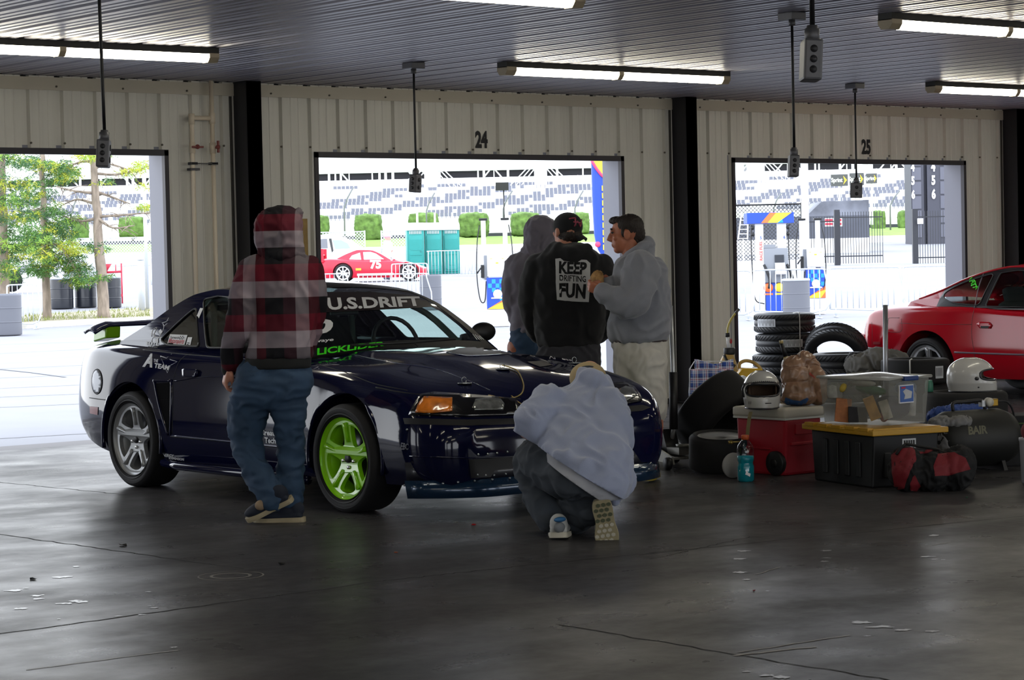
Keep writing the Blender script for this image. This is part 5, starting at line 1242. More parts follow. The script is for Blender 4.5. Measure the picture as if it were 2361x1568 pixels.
for i in range(5):
    for j in range(3):
        if (i + j) % 2: QF.poly('checker_square', [(414 + i * 2.6 - j * .7, 775 + j * 3), (416.4 + i * 2.6 - j * .7, 775 + j * 3), (416 + i * 2.6 - j * .7, 777.7 + j * 3), (413.6 + i * 2.6 - j * .7, 777.7 + j * 3)], M_seal, car, .005, 3)
QF.poly('window_sticker', [(428, 802), (434, 778), (444, 778), (438, 803)], M_wtext, car, .003, 5)
SF.poly('pillar_sticker', [(453, 734), (463, 711), (470, 712), (460, 735)], M_wtext, car, .006, 5)
QF.text('sticker_lettering', 'FTI', [(430, 800), (437, 801), (440, 791), (433, 790)], M_seal, car, .03, .005)
SF.text('sill_lettering', 'ENERGY', [(373, 1052), (402, 1055), (402, 1048), (373, 1044)], M_wtext, car, .03, .004)
SF.text('sill_lettering', 'SUSPENSION', [(390, 1058), (425, 1062), (425, 1056), (390, 1053)], M_wtext, car, .03, .004)
SF.text('door_lettering', 'Creative', [(601, 1003), (650, 1006), (650, 993), (601, 990)], M_wtext, car, .03, .004)
SF.text('door_lettering', 'Tech', [(611, 1021), (637, 1023), (637, 1010), (611, 1008)], M_wtext, car, .03, .004)
SF.line('lettering_rule', [(612, 1028), (640, 1030)], .003, M_wtext, car, 3)
SF.text('bumper_lettering', 'EBC', [(925, 1037), (943, 1037), (944, 1023), (927, 1020)], mat('dim_vinyl', hexc('5a5c66'), .5), car, .03, .006)
# ------------------------------------------------------------ red hatchback coupe at the right
M_redp = mat('red_paint_car', hexc('a3101f'), .12, spec=.5); M_redfar = mat('bright_red_paint', hexc('c41b34'), .3)
rc = thing('red_coupe', 'red hatchback coupe parked nose in at the right edge, with a green window sticker', 'car', (7.95, -4.85, 0))
K2 = dict(
    wm=[(0, .62), (.05, .72), (.2, .80), (.6, .83), (2, .84), (3.4, .845), (3.9, .82), (4.2, .76), (4.34, .66), (4.40, .58)],
    zm=[(0, .42), (2, .50), (4.4, .56)], zb=[(0, .25), (.3, .2), (3.0, .20), (3.7, .22), (4.1, .27), (4.4, .36)],
    ws=[(0, .55), (.3, .70), (1.5, .74), (3.0, .75), (3.7, .73), (4.2, .66), (4.4, .52)],
    zs=[(0, .56), (.3, .68), (1., .79), (1.6, .84), (2.3, .865), (3.0, .90), (3.7, .895), (4.1, .87), (4.25, .82), (4.4, .62)],
    zc=[(0, .60), (.3, .73), (1., .85), (1.6, .89), (3.0, .93), (3.7, .945), (4.1, .93), (4.25, .88), (4.4, .68)])
me = car_body(K2, 4.40, [(.88, .30, .375, .52), (3.36, .29, .375, .52)], None, (1.6, 3.2, .42)); body2 = put(me, 'body', M_redp, rc)
R2 = [(1.35, .86, .70), (1.65, 1.04, .655), (1.95, 1.225, .60), (2.15, 1.27, .565), (2.45, 1.285, .555), (2.75, 1.245, .56), (3.05, 1.165, .58), (3.35, 1.05, .61), (3.72, .94, .65)]
belt2 = lambda S_: (spl([(1.4, .735), (2.2, .765), (3.0, .765), (3.8, .72)], S_), .88)
sh2 = Shell(R2, belt2, .3, .6, .04)
def tt2(s_):
    lo, hi = 0, 1
    for _ in range(30):
        m_ = (lo + hi) / 2
        if sh2.rail(m_).x < s_: lo = m_
        else: hi = m_
    return lo
tA2, tB2 = tt2(1.98), tt2(2.72)
rf2 = sh2.top(tA2, tB2 + .01).build('roof', M_redp, rc); sh2.top(.01, tA2, .95).build('windshield', M_navyglass, rc); sh2.top(tB2 + .01, 1, .93).build('hatch_glass', mat('hatch_glass', hexc('2a2e33'), .03, spec=1.0, coat=1), rc)
b = MB()
for sg in (-1, 1): b.grid(lambda a, c: sh2.over(lerp(tB2, 1, a), sg * lerp(.92, 1., c)), 10, 2); b.grid(lambda a, c: sh2.over(lerp(0, tA2, a), sg * lerp(.94, 1., c)), 8, 2)
b.build('pillar', M_redp, rc)
rz2 = lambda S_: spl([(p_[0], p_[1]) for p_ in R2], S_)
out2 = [(1.36, .86), (3.70, .89), (3.70, .945)] + [(s_, rz2(s_)) for s_ in [3.68 - i * .06 for i in range(39)]]
d2 = [(1.62, .885), (2.66, .905), (2.60, rz2(2.6) - .045), (2.4, rz2(2.4) - .035), (2.15, rz2(2.15) - .04), (1.98, rz2(1.98) - .05), (1.75, rz2(1.75) - .06)]
q2 = [(2.74, .91), (3.10, .935), (3.24, .985), (3.26, 1.03), (3.17, 1.085), (3.0, 1.15), (2.8, 1.20), (2.68, 1.225)]
for sg in (-1, 1):
    da, qa = dens(rounded(d2, .03), .08), dens(rounded(q2, .05), .08)
    rear_ = [(3.29, .885), (3.70, .89), (3.70, .945)] + [(s_, rz2(s_)) for s_ in [3.68 - i * .06 for i in range(6)]] + [(3.29, rz2(3.29))]; b = MB(); b.poly2(dens(rear_, .08), [], lambda u, w: sh2.side(u, w, sg)); b.build('rear_quarter', M_redp, rc)
    b = MB(); b.poly2(dens([(1.36, .86), (3.29, .885), (3.29, rz2(3.29))] + [(s_, rz2(s_)) for s_ in [3.25 - i * .06 for i in range(32)]], .08), [da, qa], lambda u, w: sh2.side(u, w, sg)); b.build('side_pillar', M_redp if False else mat('black_pillar', hexc('121014'), .3), rc)
    b = MB(); b.poly2(da, [], lambda u, w: sh2.side(u, w, sg) - V((sg * .01, 0, 0))); b.build('door_window', M_navyglass, rc)
    b = MB(); b.poly2(qa, [], lambda u, w: sh2.side(u, w, sg) - V((sg * .008, 0, 0))); b.build('quarter_window', M_navyglass, rc)
    for pg in (da, qa): b = MB(); q_ = [sh2.side(u, w, sg) for u, w in pg]; b.tube(q_ + [q_[0]], .007, 5); b.build('window_seal', M_seal, rc)
    b = MB(); b.tube([sh2.side(s_, rz2(s_), sg) for s_ in [1.4 + i * .1 for i in range(23)]], .012, 5); b.build('roof_rail', M_redp, rc)
for v in (-.33, .33):
    b = MB(); b.m = Matrix.Translation((v, 2.25, .30)); b.box((-.23, -.25, 0), (.23, .25, .18), .05); b.m = b.m @ Matrix.Rotation(-.25, 4, 'X'); b.box((-.23, .14, .05), (.23, .27, .72), .05); b.box((-.13, .16, .66), (.13, .26, .86), .04); b.build('seat', mat('seat_grey', hexc('26282c'), .8), rc)
for s_ in (.88, 3.36):
    for sg in (-1, 1): wheel(rc, 'wheel', s_, .295, sg * .735, sg, R=.295, w=.21, rimr=.215, rim=mat('chrome_alloy', hexc('c4c6ca'), .25, metal=.7), style='five')
    b = MB(); b.box((-.53, s_ - .375, .2), (.53, s_ + .375, .66)); b.build('wheel_well', M_int, rc)
bpy.context.view_layer.update(); S2 = Surf([body2, rf2] + [c for c in rc.children if c.name.startswith(('side_pillar', 'quarter_window'))], rc)
S2.line('side_moulding', [(1990, 801), (2035, 806), (2068, 808)], .010, mat('grey_moulding', hexc('6a5a66'), .4), rc, 8); S2.line('side_moulding', [(2192, 812), (2270, 815), (2365, 818)], .010, mat('grey_moulding', hexc('6a5a66'), .4), rc, 8)
for pts in ([(2246, 713), (2241, 740), (2240, 770), (2244, 800), (2252, 850)], [(2074, 745), (2140, 748), (2240, 748)], [(2078, 735), (2078, 763), (2049, 765), (2047, 760), (2048, 738), (2052, 733), (2074, 733)], [(2010, 743), (2011, 770), (2010, 822)]): S2.line('panel_seam', pts, .003, mat('red_gap', hexc('4a0810'), .5), rc, 6, off=-.001)
S2.poly('door_handle', [(2253, 747), (2262, 742), (2282, 743), (2288, 750), (2284, 758), (2260, 757)], M_redp, rc, .012, 4, .01); S2.poly('handle_recess', [(2263, 752), (2283, 752), (2281, 757), (2264, 757)], M_seam, rc, .015, 4)
S2.poly('side_marker', [(2014, 788), (2030, 788), (2030, 794), (2014, 794)], mat('red_marker', hexc('8a2a30'), .3), rc, .005, 3)
b = MB(); b.prism([(4.12, .30), (4.42, .36), (4.44, .58), (4.36, .62), (4.12, .6)], -.70, .70, 'x'); b.build('rear_bumper', M_redp, rc, bev=.03)
for pts in ([(2234, 637), (2242, 640), (2236, 646), (2246, 650), (2240, 655)], [(2236, 650), (2247, 646), (2249, 656), (2240, 658)], [(2240, 660), (2250, 655), (2252, 664)], [(2244, 664), (2255, 661), (2250, 668)]): S2.line('window_sticker', pts, .006, M_gtext, rc, 3, off=.004)
S2.line('quarter_pillar', [(2268, 630), (2256, 665), (2247, 711)], .006, mat('grey_moulding', hexc('6a5a66'), .4), rc, 6)
# ------------------------------------------------------------ far racing car
p0 = G(985, 88); rcf = thing('racing_car', 'pink red racing coupe numbered 75 with its bonnet up behind the crowd barriers', 'car', p0, pi / 2 - YAW)
K3 = dict(wm=[(0, .6), (.1, .78), (.4, .88), (3.6, .90), (4.05, .78)], zm=[(0, .4), (4, .55)], zb=[(0, .12), (4.05, .16)], ws=[(0, .5), (.3, .68), (3.5, .74), (4.05, .62)], zs=[(0, .45), (.5, .62), (1.2, .76), (2.6, .80), (3.6, .86), (4.05, .8)], zc=[(0, .48), (.5, .66), (1.2, .80), (2.6, .84), (3.6, .9), (4.05, .84)])
put(car_body(K3, 4.05, [(.62, .34, .38, .5), (3.08, .34, .38, .5)]), 'body', M_redfar, rcf)
R3 = [(1.3, .78, .68), (1.75, 1.05, .58), (2.05, 1.16, .52), (2.5, 1.18, .50), (2.85, 1.08, .54), (3.3, .88, .62)]
s3 = Shell(R3, lambda S_: (.72, .78), .3, .6, .04); s3.top(0, 1).build('roof', M_redfar, rcf)
for sg in (-1, 1):
    b = MB(); rz3 = lambda S_: spl([(p_[0], p_[1]) for p_ in R3], S_); wA = dens([(1.55, .82), (2.30, .82), (2.33, 1.10), (2.05, 1.10), (1.85, 1.03)], .1); wB = dens([(2.40, .82), (2.85, .84), (2.75, .98), (2.45, 1.08)], .1)
    b.poly2(dens([(1.3, .76), (3.3, .80)] + [(s_, rz3(s_)) for s_ in [3.3 - i * .1 for i in range(20)]], .1), [wA, wB], lambda u, w: s3.side(u, w, sg)); b.build('side_pillar', M_redfar, rcf)
    for w_ in (wA, wB): b = MB(); b.poly2(w_, [], lambda u, w: s3.side(u, w, sg)); b.build('side_window', mat('pale_glass', hexc('dfe4ea'), .1), rcf)
for s_ in (.62, 3.08):
    for sg in (-1, 1): wheel(rcf, 'wheel', s_, .33, sg * .8, sg, R=.33, w=.22, rimr=.25, rim=M_white, spokes=8, style='five')
b = MB(); b.box((-.8, 3.85, 1.0), (.8, 4.25, 1.05)); b.box((-.85, 3.8, .75), (-.8, 4.3, 1.25)); b.box((.8, 3.8, .75), (.85, 4.3, 1.25)); b.box((-.4, 3.9, .8), (-.35, 4.1, 1.0)); b.build('rear_wing', M_redfar, rcf)
b = MB(); b.m = Matrix.Translation((0, 1.25, .85)) @ Matrix.Rotation(radians(33), 4, 'X'); b.box((-.6, -1.25, 0), (.6, 0, .07), .02); b.build('open_bonnet', mat('pale_pink', hexc('e8c4cc'), .5), rcf)
text_part('75', 'race_number', M_white, rcf, (-.93, 1.85, .62), (pi / 2, 0, -pi / 2), .42, .05); b = MB(); b.box((-.935, 2.4, .42), (-.92, 2.6, .5)); b.build('sponsor_patch', M_ye, rcf)
b = MB(); b.box((-.935, 1.2, .22), (-.91, 2.55, .3)); b.build('sill_stripe', M_white, rcf)
# white van behind it, white truck far left
def van(px, d, prof, label, w=1.8, wins=(), whl=()):
    t_ = outd('van', label, 'van', px, d); u = PX(d); z_ = lambda y: zat(px, y, d) - t_.location.z; b = MB(); b.prism([((a - px) / u, z_(c)) for a, c in prof], 0, w, 'y'); part(b, 'body', M_white, t_, bev=.08)
    for wn, mm in wins: b = MB(); b.prism([((a - px) / u, z_(c)) for a, c in wn], -.02, .01, 'y'); part(b, 'window', mm, t_)
    for (a, c, r) in whl: b = MB(); b.lathe([(.001, -.02), (r, -.02), (r, .2)], 24, 'y', ((a - px) / u, 0, r)); part(b, 'wheel', M_tire, t_)
wg = mat('van_glass_grey', hexc('75787f'), .2); wt = mat('van_glass_teal', hexc('9cc4c0'), .1)
van(770, 99, [(700, 541), (760, 541), (790, 546), (812, 556), (832, 572), (862, 580), (866, 640), (700, 640)], 'white van parked behind the pink red racing car', wins=(([(738, 551), (758, 550), (759, 572), (736, 572)], wg), ([(770, 553), (790, 554), (805, 562), (811, 573), (776, 574)], wt), ([(762, 550), (768, 550), (772, 578), (768, 582)], mat('dark_seal', hexc('3a3c3c'), .5))), whl=((750, 630, .33), (850, 630, .33)))
van(50, 84, [(-60, 585), (60, 585), (78, 600), (104, 618), (106, 680), (-60, 680)], 'white truck cab behind the left spruce trunk', wins=(([(41, 613), (63, 612), (64, 628), (42, 629)], wg),), whl=((28, 680, .4),))
# ============================================================ people
RH, FH = V((cos(YAW), -sin(YAW), 0)), V((sin(YAW), cos(YAW), 0)); ZU = V((0, 0, 1))
M_skin = mat('skin', hexc('b98069'), .55, var=.06, vscale=20); M_skin2 = mat('skin_tanned', hexc('a8694f'), .5, var=.06, vscale=20)
M_hair = mat('dark_hair', hexc('241c18'), .6, bump=.6, bscale=150)
def blob(mb, p_, r): mb.ball(p_, r, 14, 9)
def chain(mb, pts, rad, n=14):
    P = cat_pts(pts, 4); k = len(P); R_ = [spl([(i, r) for i, r in enumerate(rad)], j / 4) for j in range(k)]
    mb.tube(P, R_, n); blob(mb, P[0], R_[0]); blob(mb, P[-1], R_[-1])
def loft(mb, rings, n=28):
    """rings: (centre, half width, half depth, yaw) stacked into a closed skin"""
    C = cat_pts([r[0] for r in rings], 3); k = len(C); vs = []; fs = []
    for i, c in enumerate(C):
        t = i / 3; a = spl([(j, r[1]) for j, r in enumerate(rings)], t); b = spl([(j, r[2]) for j, r in enumerate(rings)], t); y = spl([(j, r[3]) for j, r in enumerate(rings)], t)
        u = RH * cos(y) + FH * sin(y); w = -RH * sin(y) + FH * cos(y)
        for j in range(n):
            q_ = 2 * pi * j / n; cx, sy = cos(q_), sin(q_); e = .82
            vs.append(c + u * a * math.copysign(abs(cx) ** e, cx) + w * b * math.copysign(abs(sy) ** e, sy))
    for i in range(k - 1):
        for j in range(n): fs.append((i * n + j, i * n + (j + 1) % n, (i + 1) * n + (j + 1) % n, (i + 1) * n + j))
    fs.append(list(range(n))[::-1]); fs.append([(k - 1) * n + j for j in range(n)]); mb.add(vs, fs, True)
def frame(o, x, y, z, s=1.0):
    return Matrix(((x.x * s, y.x * s, z.x * s, o.x), (x.y * s, y.y * s, z.y * s, o.y), (x.z * s, y.z * s, z.z * s, o.z), (0, 0, 0, 1)))
def head(mb, c, fwd, up=ZU, s=1.0, ears=True):
    """head with jaw, nose, brow, lips and ears; fwd is where the face looks"""
    up = (up - fwd * up.dot(fwd)).normalized(); rt = fwd.cross(up); old = mb.m; mb.m = frame(c, rt, fwd, up, s)
    mb.ball((0, -.012, .028), (.076, .093, .088), 20, 14); mb.ball((0, .028, -.035), (.060, .062, .075), 18, 12); mb.ball((0, .060, -.082), (.030, .026, .026), 12, 8)
    mb.ball((0, .074, .032), (.052, .020, .016), 12, 8)
    mb.tube([(0, .082, .024), (0, .098, .000), (0, .108, -.018), (0, .092, -.026)], [.009, .011, .014, .012], 8); mb.ball((.012, .094, -.020), .010, 8, 6); mb.ball((-.012, .094, -.020), .010, 8, 6)
    mb.ball((0, .084, -.050), (.024, .012, .008), 10, 6); mb.ball((0, .082, -.061), (.021, .012, .008), 10, 6)
    for sx in (-1, 1):
        mb.ball((sx * .040, .062, -.012), (.022, .018, .020), 10, 6)
        mb.ball((sx * .031, .080, .012), (.013, .009, .009), 10, 6)
        if ears: mb.ball((sx * .080, -.008, -.005), (.010, .020, .032), 10, 8); mb.ball((sx * .084, -.014, .008), (.009, .016, .016), 8, 6)
    mb.m = old
def hand(mb, w, d, pn, s=1.0, curl=.5, side=1, spread=.12):
    """palm, four unequal curling fingers and a thumb; d = wrist to knuckles, pn = palm normal (fingers curl to it)"""
    d = d.normalized(); pn = (pn - d * pn.dot(d)).normalized(); x = d.cross(pn); old = mb.m; mb.m = frame(w, x, d, pn, s)
    mb.box((-.038, -.01, -.014), (.038, .092, .012), .011); mb.ball((side * .028, .03, .012), (.018, .032, .014), 10, 8); mb.tube([(0, -.04, 0), (0, .02, 0)], [.026, .027], 12)
    for i, (fx, L_, r) in enumerate(((.029, .070, .0088), (.010, .080, .0092), (-.010, .074, .0088), (-.029, .058, .0078))):
        fx *= side; p_ = V((fx, .088, -.002)); a = curl * (.7 + .12 * i); ang = a; pts = [p_ - V((0, .015, 0)), p_]; sp = spread * fx / .03 * (1 - curl)
        for seg, f_ in enumerate((.44, .32, .24)):
            p_ = p_ + V((sp * L_ * f_, cos(ang) * L_ * f_, sin(ang) * L_ * f_)); pts.append(p_.copy()); ang += a * 1.15
        mb.tube(pts, [r * 1.05, r * 1.1, r, r * .95, r * .82], 8)
        mb.ball(p_, r * .82, 8, 6)
    pts = [V((side * .030, .012, .006)), V((side * .050, .040, .018)), V((side * (.054 - .018 * curl), .066, .030)), V((side * (.050 - .032 * curl), .088, .038))]
    mb.tube(pts, [.014, .0125, .0105, .009], 8); mb.ball(pts[-1], .009, 8, 6); mb.m = old
def shoe(root, name, heel, toe, up, mu, ms, s=1.0, wx=1.0, extra=None):
    """trainer: sole, upper, collar; placed from its heel towards its toe"""
    d = (toe - heel).normalized(); up = (up - d * up.dot(d)).normalized(); x = d.cross(up); M_ = frame(heel, x, d, up, s) @ Matrix.Diagonal((wx, 1, 1, 1))
    ol = [(-.034, .0), (-.038, .05), (-.034, .12), (-.045, .20), (-.036, .265), (-.0, .29), (.036, .262), (.046, .20), (.038, .12), (.038, .05), (.034, .0), (.018, -.015), (-.018, -.015)]
    ol = [(p_.x, p_.y) for p_ in cat_pts([(a, b, 0) for a, b in ol], 3, True)]
    b = MB(); b.m = M_; n = len(ol); sc = ((1, 0), (1.04, .012), (1.0, .028)); vs = []; fs = []
    for k, z in sc: vs += [(u * k, v, z) for u, v in ol]
    for r in range(2):
        for i in range(n): fs.append((r * n + i, r * n + (i + 1) % n, (r + 1) * n + (i + 1) % n, (r + 1) * n + i))
    fs += [list(range(n))[::-1], [2 * n + i for i in range(n)]]; b.add(vs, fs, False); so = b.build(name + '_sole', ms, root)
    b = MB(); b.m = M_; b.ball((0, .19, .045), (.044, .095, .036), 18, 10); b.ball((0, .09, .06), (.038, .10, .045), 18, 10); b.ball((0, .035, .075), (.036, .05, .050), 16, 10); b.box((-.036, .0, .022), (.036, .22, .05), .012)
    up_ = remesh(b, name, mu, root, .006, 4)
    if extra: extra(root, M_, up_)
    return so
class Fig:
    def __init__(s, px, py, d, label, shirt=None):
        s.d = d; s.base = at(px, py, d); s.base.z = 0; s.u = PX(d); s.root = None; s.label = label
    def p(s, px, py, dy=0): return at(px, py, s.d + dy) - s.base
    def body(s, mb, m, vox=.0065):
        o = remesh(mb, 'person', m, None, vox, 3); o.location = s.base; tag(o, s.label, 'person'); s.root = o; return o
    def rings(s, L_, k=1.0, kd=1.0): return [(s.p(a, b, c), hw / s.u * k, hd * kd, y) for (a, b, c, hw, hd, y) in L_]
    def ch(s, mb, L_, k=1.0): chain(mb, [s.p(a, b, c) for a, b, c, r in L_], [r / s.u * k for a, b, c, r in L_])
def folds(amp=.007, sc=(9, 9, 5), seed=0, amp2=.0025):
    amp *= 1.9; sc = tuple(x * 1.5 for x in sc)
    def f(co, n):
        q_ = V((co.x * sc[0] + seed, co.y * sc[1], co.z * sc[2])); a = noise.noise(q_ + V((noise.noise(q_ * .7) * 1.5, 0, 0))); b = noise.noise(q_ * 2.7)
        r = (1 - abs(a) * 2.2)
        return co + n * (amp * r * .8 + amp2 * b)
    return f
def plaid(name):
    m = bpy.data.materials.new(name); m.use_nodes = True; t = m.node_tree; b = t.nodes['Principled BSDF']; b.inputs['Roughness'].default_value = .9; b.inputs['Specular IOR Level'].default_value = .15
    tc_ = t.nodes.new('ShaderNodeTexCoord'); sp = t.nodes.new('ShaderNodeSeparateXYZ'); mp = t.nodes.new('ShaderNodeMapping'); mp.inputs['Rotation'].default_value = (0, 0, YAW)
    t.links.new(tc_.outputs['Object'], mp.inputs[0]); t.links.new(mp.outputs[0], sp.inputs[0])
    def band(src, period, off, stops):
        a = t.nodes.new('ShaderNodeMath'); a.operation = 'MULTIPLY_ADD'; a.inputs[1].default_value = 1 / period; a.inputs[2].default_value = off; t.links.new(src, a.inputs[0])
        f = t.nodes.new('ShaderNodeMath'); f.operation = 'FRACT'; t.links.new(a.outputs[0], f.inputs[0])
        r = t.nodes.new('ShaderNodeValToRGB'); r.color_ramp.interpolation = 'CONSTANT'; e = r.color_ramp.elements
        while len(e) > 1: e.remove(e[-1])
        e[0].position = 0; e[0].color = tuple(stops[0][1]) + (1,)
        for p_, c_ in stops[1:]: q_ = e.new(p_); q_.color = tuple(c_) + (1,)
        t.links.new(f.outputs[0], r.inputs[0]); return r.outputs[0]
    red, blk, gry, wht = hexc('611524'), hexc('1b1b1f'), hexc('5b5b60'), hexc('978d95')
    # going down in z: white band, black band, red band, repeating; across: black, grey-white, red columns
    zb = band(sp.outputs['Z'], .285, ZOFF, [(0, red), (.333, blk), (.667, wht)])
    xb = band(sp.outputs['X'], .30, XOFF, [(0, blk), (.25, hexc('4a2a34')), (.48, wht), (.72, hexc('5b1824')), (.9, blk)])
    mx = t.nodes.new('ShaderNodeMix'); mx.data_type = 'RGBA'; mx.inputs[0].default_value = .42; t.links.new(zb, mx.inputs[6]); t.links.new(xb, mx.inputs[7])
    t.links.new(mx.outputs[2], b.inputs['Base Color']); return m
# ------------------------------------------------------------ walker in the plaid hooded jacket
ZOFF, XOFF = .157, .003
M_plaid = plaid('plaid_fleece'); M_rib = mat('black_rib_knit', hexc('17191a'), .9); M_jean = mat('blue_denim', hexc('2a4059'), .85, var=.18, vscale=9)
f1 = Fig(640, 1205, 13.4, 'person in a red plaid hooded jacket and blue jeans walking past the car')
T1 = [(648, 585, .02, 34, .09, 0), (648, 603, .0, 66, .12, 0), (650, 630, 0, 84, .135, 0), (656, 680, 0, 80, .14, 0), (655, 740, 0, 72, .135, 0), (648, 800, .0, 74, .135, 0), (642, 826, 0, 76, .135, 0)]
LA = [(588, 622, 0, 36), (566, 680, -.02, 34), (552, 745, -.03, 30), (538, 800, .02, 25), (531, 838, .06, 22)]
RA = [(712, 622, .02, 32), (722, 690, .05, 30), (716, 760, .12, 26), (700, 810, .2, 22), (690, 832, .22, 20)]
LL = [(596, 880, 0, 56), (572, 950, .03, 45), (568, 1020, .05, 36), (594, 1090, -.02, 32), (628, 1150, -.10, 29)]
RL = [(664, 880, 0, 50), (665, 960, 0, 38), (670, 1030, .02, 31), (670, 1100, .0, 30), (670, 1150, -.0, 28)]
mb = MB(); loft(mb, f1.rings(T1, .85, .8)); f1.ch(mb, LA, .7); f1.ch(mb, RA, .7); f1.ch(mb, LL, .72); f1.ch(mb, RL, .72); loft(mb, f1.rings([(644, 820, 0, 62, .10, 0), (640, 880, 0, 62, .10, 0), (632, 930, 0, 50, .08, 0)]))
hf = (FH * .75 - RH * .5 - ZU * .15).normalized(); head(mb, f1.p(646, 532, .02), hf, ZU, .96); chain(mb, [f1.p(648, 556, .02), f1.p(649, 600, .02)], [.055, .07])
hand(mb, f1.p(527, 850, .06), V((0, 0, -1)) - RH * .25 - FH * .1, RH * .8 + FH * .3, 1.0, .75, 1); hand(mb, f1.p(690, 842, .24), V((0, 0, -1)), -RH, 1.0, .7, -1)
f1.body(mb, M_skin)
mb = MB(); loft(mb, f1.rings(T1)); f1.ch(mb, LA); f1.ch(mb, RA); o = remesh(mb, 'plaid_jacket', M_plaid, f1.root, .011, 10, disp=folds(.008, (7, 7, 5), 1))
mb = MB(); loft(mb, f1.rings([(642, 824, 0, 76, .137, 0), (641, 838, 0, 77, .139, 0), (641, 850, 0, 75, .136, 0)])); chain(mb, [f1.p(532, 832, .06), f1.p(528, 852, .07)], [.056, .046]); remesh(mb, 'jacket_ribbing', M_rib, f1.root, .010, 3)
mb = MB(); loft(mb, f1.rings([(652, 604, .02, 62, .12, 0), (650, 588, .02, 50, .105, 0), (645, 570, .02, 50, .115, 0), (642, 545, .02, 52, .13, 0), (642, 522, .02, 52, .135, 0), (644, 500, .03, 47, .125, 0), (648, 486, .04, 34, .095, 0), (650, 479, .04, 17, .05, 0)])); mb.ball(f1.p(675, 492, .06), (.05, .05, .035)); chain(mb, [f1.p(690, 575, .0), f1.p(650, 592, -.09), f1.p(608, 578, 0)], [.03, .035, .03]); remesh(mb, 'hood', M_plaid, f1.root, .010, 7, disp=folds(.010, (10, 10, 8), 4))
mb = MB(); loft(mb, f1.rings([(641, 846, 0, 70, .12, 0), (630, 885, 0, 90, .14, 0), (620, 920, 0, 84, .13, 0), (622, 940, .0, 60, .09, 0)])); f1.ch(mb, LL); f1.ch(mb, RL); remesh(mb, 'jeans', M_jean, f1.root, .011, 8, disp=folds(.009, (6, 6, 10), 7))
M_navyshoe = mat('navy_canvas', hexc('1c2230'), .8); M_sole = mat('cream_rubber', hexc('a3977c'), .7); M_tan = mat('tan_patch', hexc('8c7862'), .8)
shoe(f1.root, 'shoe', f1.p(698, 1203, -.04), f1.p(600, 1206, .0), ZU, M_navyshoe, M_sole)
shoe(f1.root, 'shoe', f1.p(672, 1156, -.12), f1.p(566, 1206, -.06), V((-.35, -.1, 1)), M_navyshoe, M_sole)
b = MB(); b.ball(f1.p(601, 1165, -.13), (.035, .03, .03)); b.build('shoe_panel', M_tan, f1.root)
# ------------------------------------------------------------ person crouching at the bumper
M_blue = mat('pale_blue_fleece', hexc('8e96ae'), .95, sheen=.3, bump=.15, bscale=200); M_dj = mat('dark_olive_denim', hexc('3a4048'), .9, var=.2, vscale=8); M_tee = mat('grey_white_cotton', hexc('a3a5ac'), .9)
M_khaki = mat('khaki_cap', hexc('a08e6b'), .9)
f2 = Fig(1340, 1240, 12.25, 'person in a pale blue sweatshirt and khaki cap crouching before the car')
T2 = [(1367, 868, .42, 34, .07, 0), (1362, 893, .40, 52, .10, 0), (1336, 918, .36, 96, .15, 0), (1330, 955, .30, 112, .19, 0), (1340, 1000, .20, 110, .22, 0), (1352, 1045, .10, 104, .225, 0), (1356, 1090, .03, 99, .21, .1), (1364, 1125, -.0, 86, .18, .1), (1375, 1150, -.0, 60, .14, .1)]
LA2 = [(1266, 932, .28, 46), (1236, 965, .18, 44), (1217, 990, .12, 38), (1250, 1000, .34, 32), (1285, 1010, .60, 27)]
RA2 = [(1398, 935, .30, 44), (1418, 975, .22, 38), (1424, 1020, .2, 34), (1412, 1040, .40, 28), (1390, 1040, .66, 24)]
LL2 = [(1302, 1096, .06, 52), (1262, 1070, .20, 54), (1226, 1058, .34, 42), (1232, 1110, .30, 38), (1250, 1160, .22, 34), (1266, 1196, .16, 29)]
RL2 = [(1365, 1118, .05, 54), (1340, 1150, .14, 50), (1322, 1190, .30, 40), (1342, 1185, .16, 32), (1366, 1180, .05, 25)]
mb = MB(); loft(mb, f2.rings(T2[:-3], .78, .72)); loft(mb, f2.rings([(1345, 1040, .12, 60, .12, 0), (1350, 1100, .06, 55, .10, 0)])); 
for L_ in (LA2, RA2, LL2, RL2): f2.ch(mb, L_, .62)
head(mb, f2.p(1360, 880, .50), (FH * .85 - ZU * .6).normalized(), ZU, .95); chain(mb, [f2.p(1362, 872, .47), f2.p(1358, 915, .36)], [.055, .07])
hand(mb, f2.p(1290, 1012, .64), FH, -ZU, 1.0, .4, 1); hand(mb, f2.p(1386, 1040, .70), FH, -ZU, 1.0, .4, -1)
f2.body(mb, M_skin)
mb = MB(); loft(mb, f2.rings(T2)); f2.ch(mb, LA2); f2.ch(mb, RA2)
chain(mb, [f2.p(1345, 866, .40), f2.p(1372, 880, .34), f2.p(1398, 905, .36)], [.04, .055, .05]); chain(mb, [f2.p(1268, 1030, .04), f2.p(1290, 1050, -.08), f2.p(1350, 1078, -.13)], [.035, .04, .05])
hood2 = None
def clip(o, p0, p1, keep_up=True):
    """cut a garment along the hem line seen from p0 to p1 (photo pixels)"""
    a_, c_ = f2.p(*p0, 0), f2.p(*p1, 0); n_ = (c_ - a_).cross(FH).normalized()
    if n_.z < 0: n_ = -n_
    bm = bmesh.new(); bm.from_mesh(o.data); bmesh.ops.bisect_plane(bm, geom=bm.verts[:] + bm.edges[:] + bm.faces[:], plane_co=a_, plane_no=n_, clear_inner=keep_up, clear_outer=not keep_up); bm.to_mesh(o.data); bm.free()
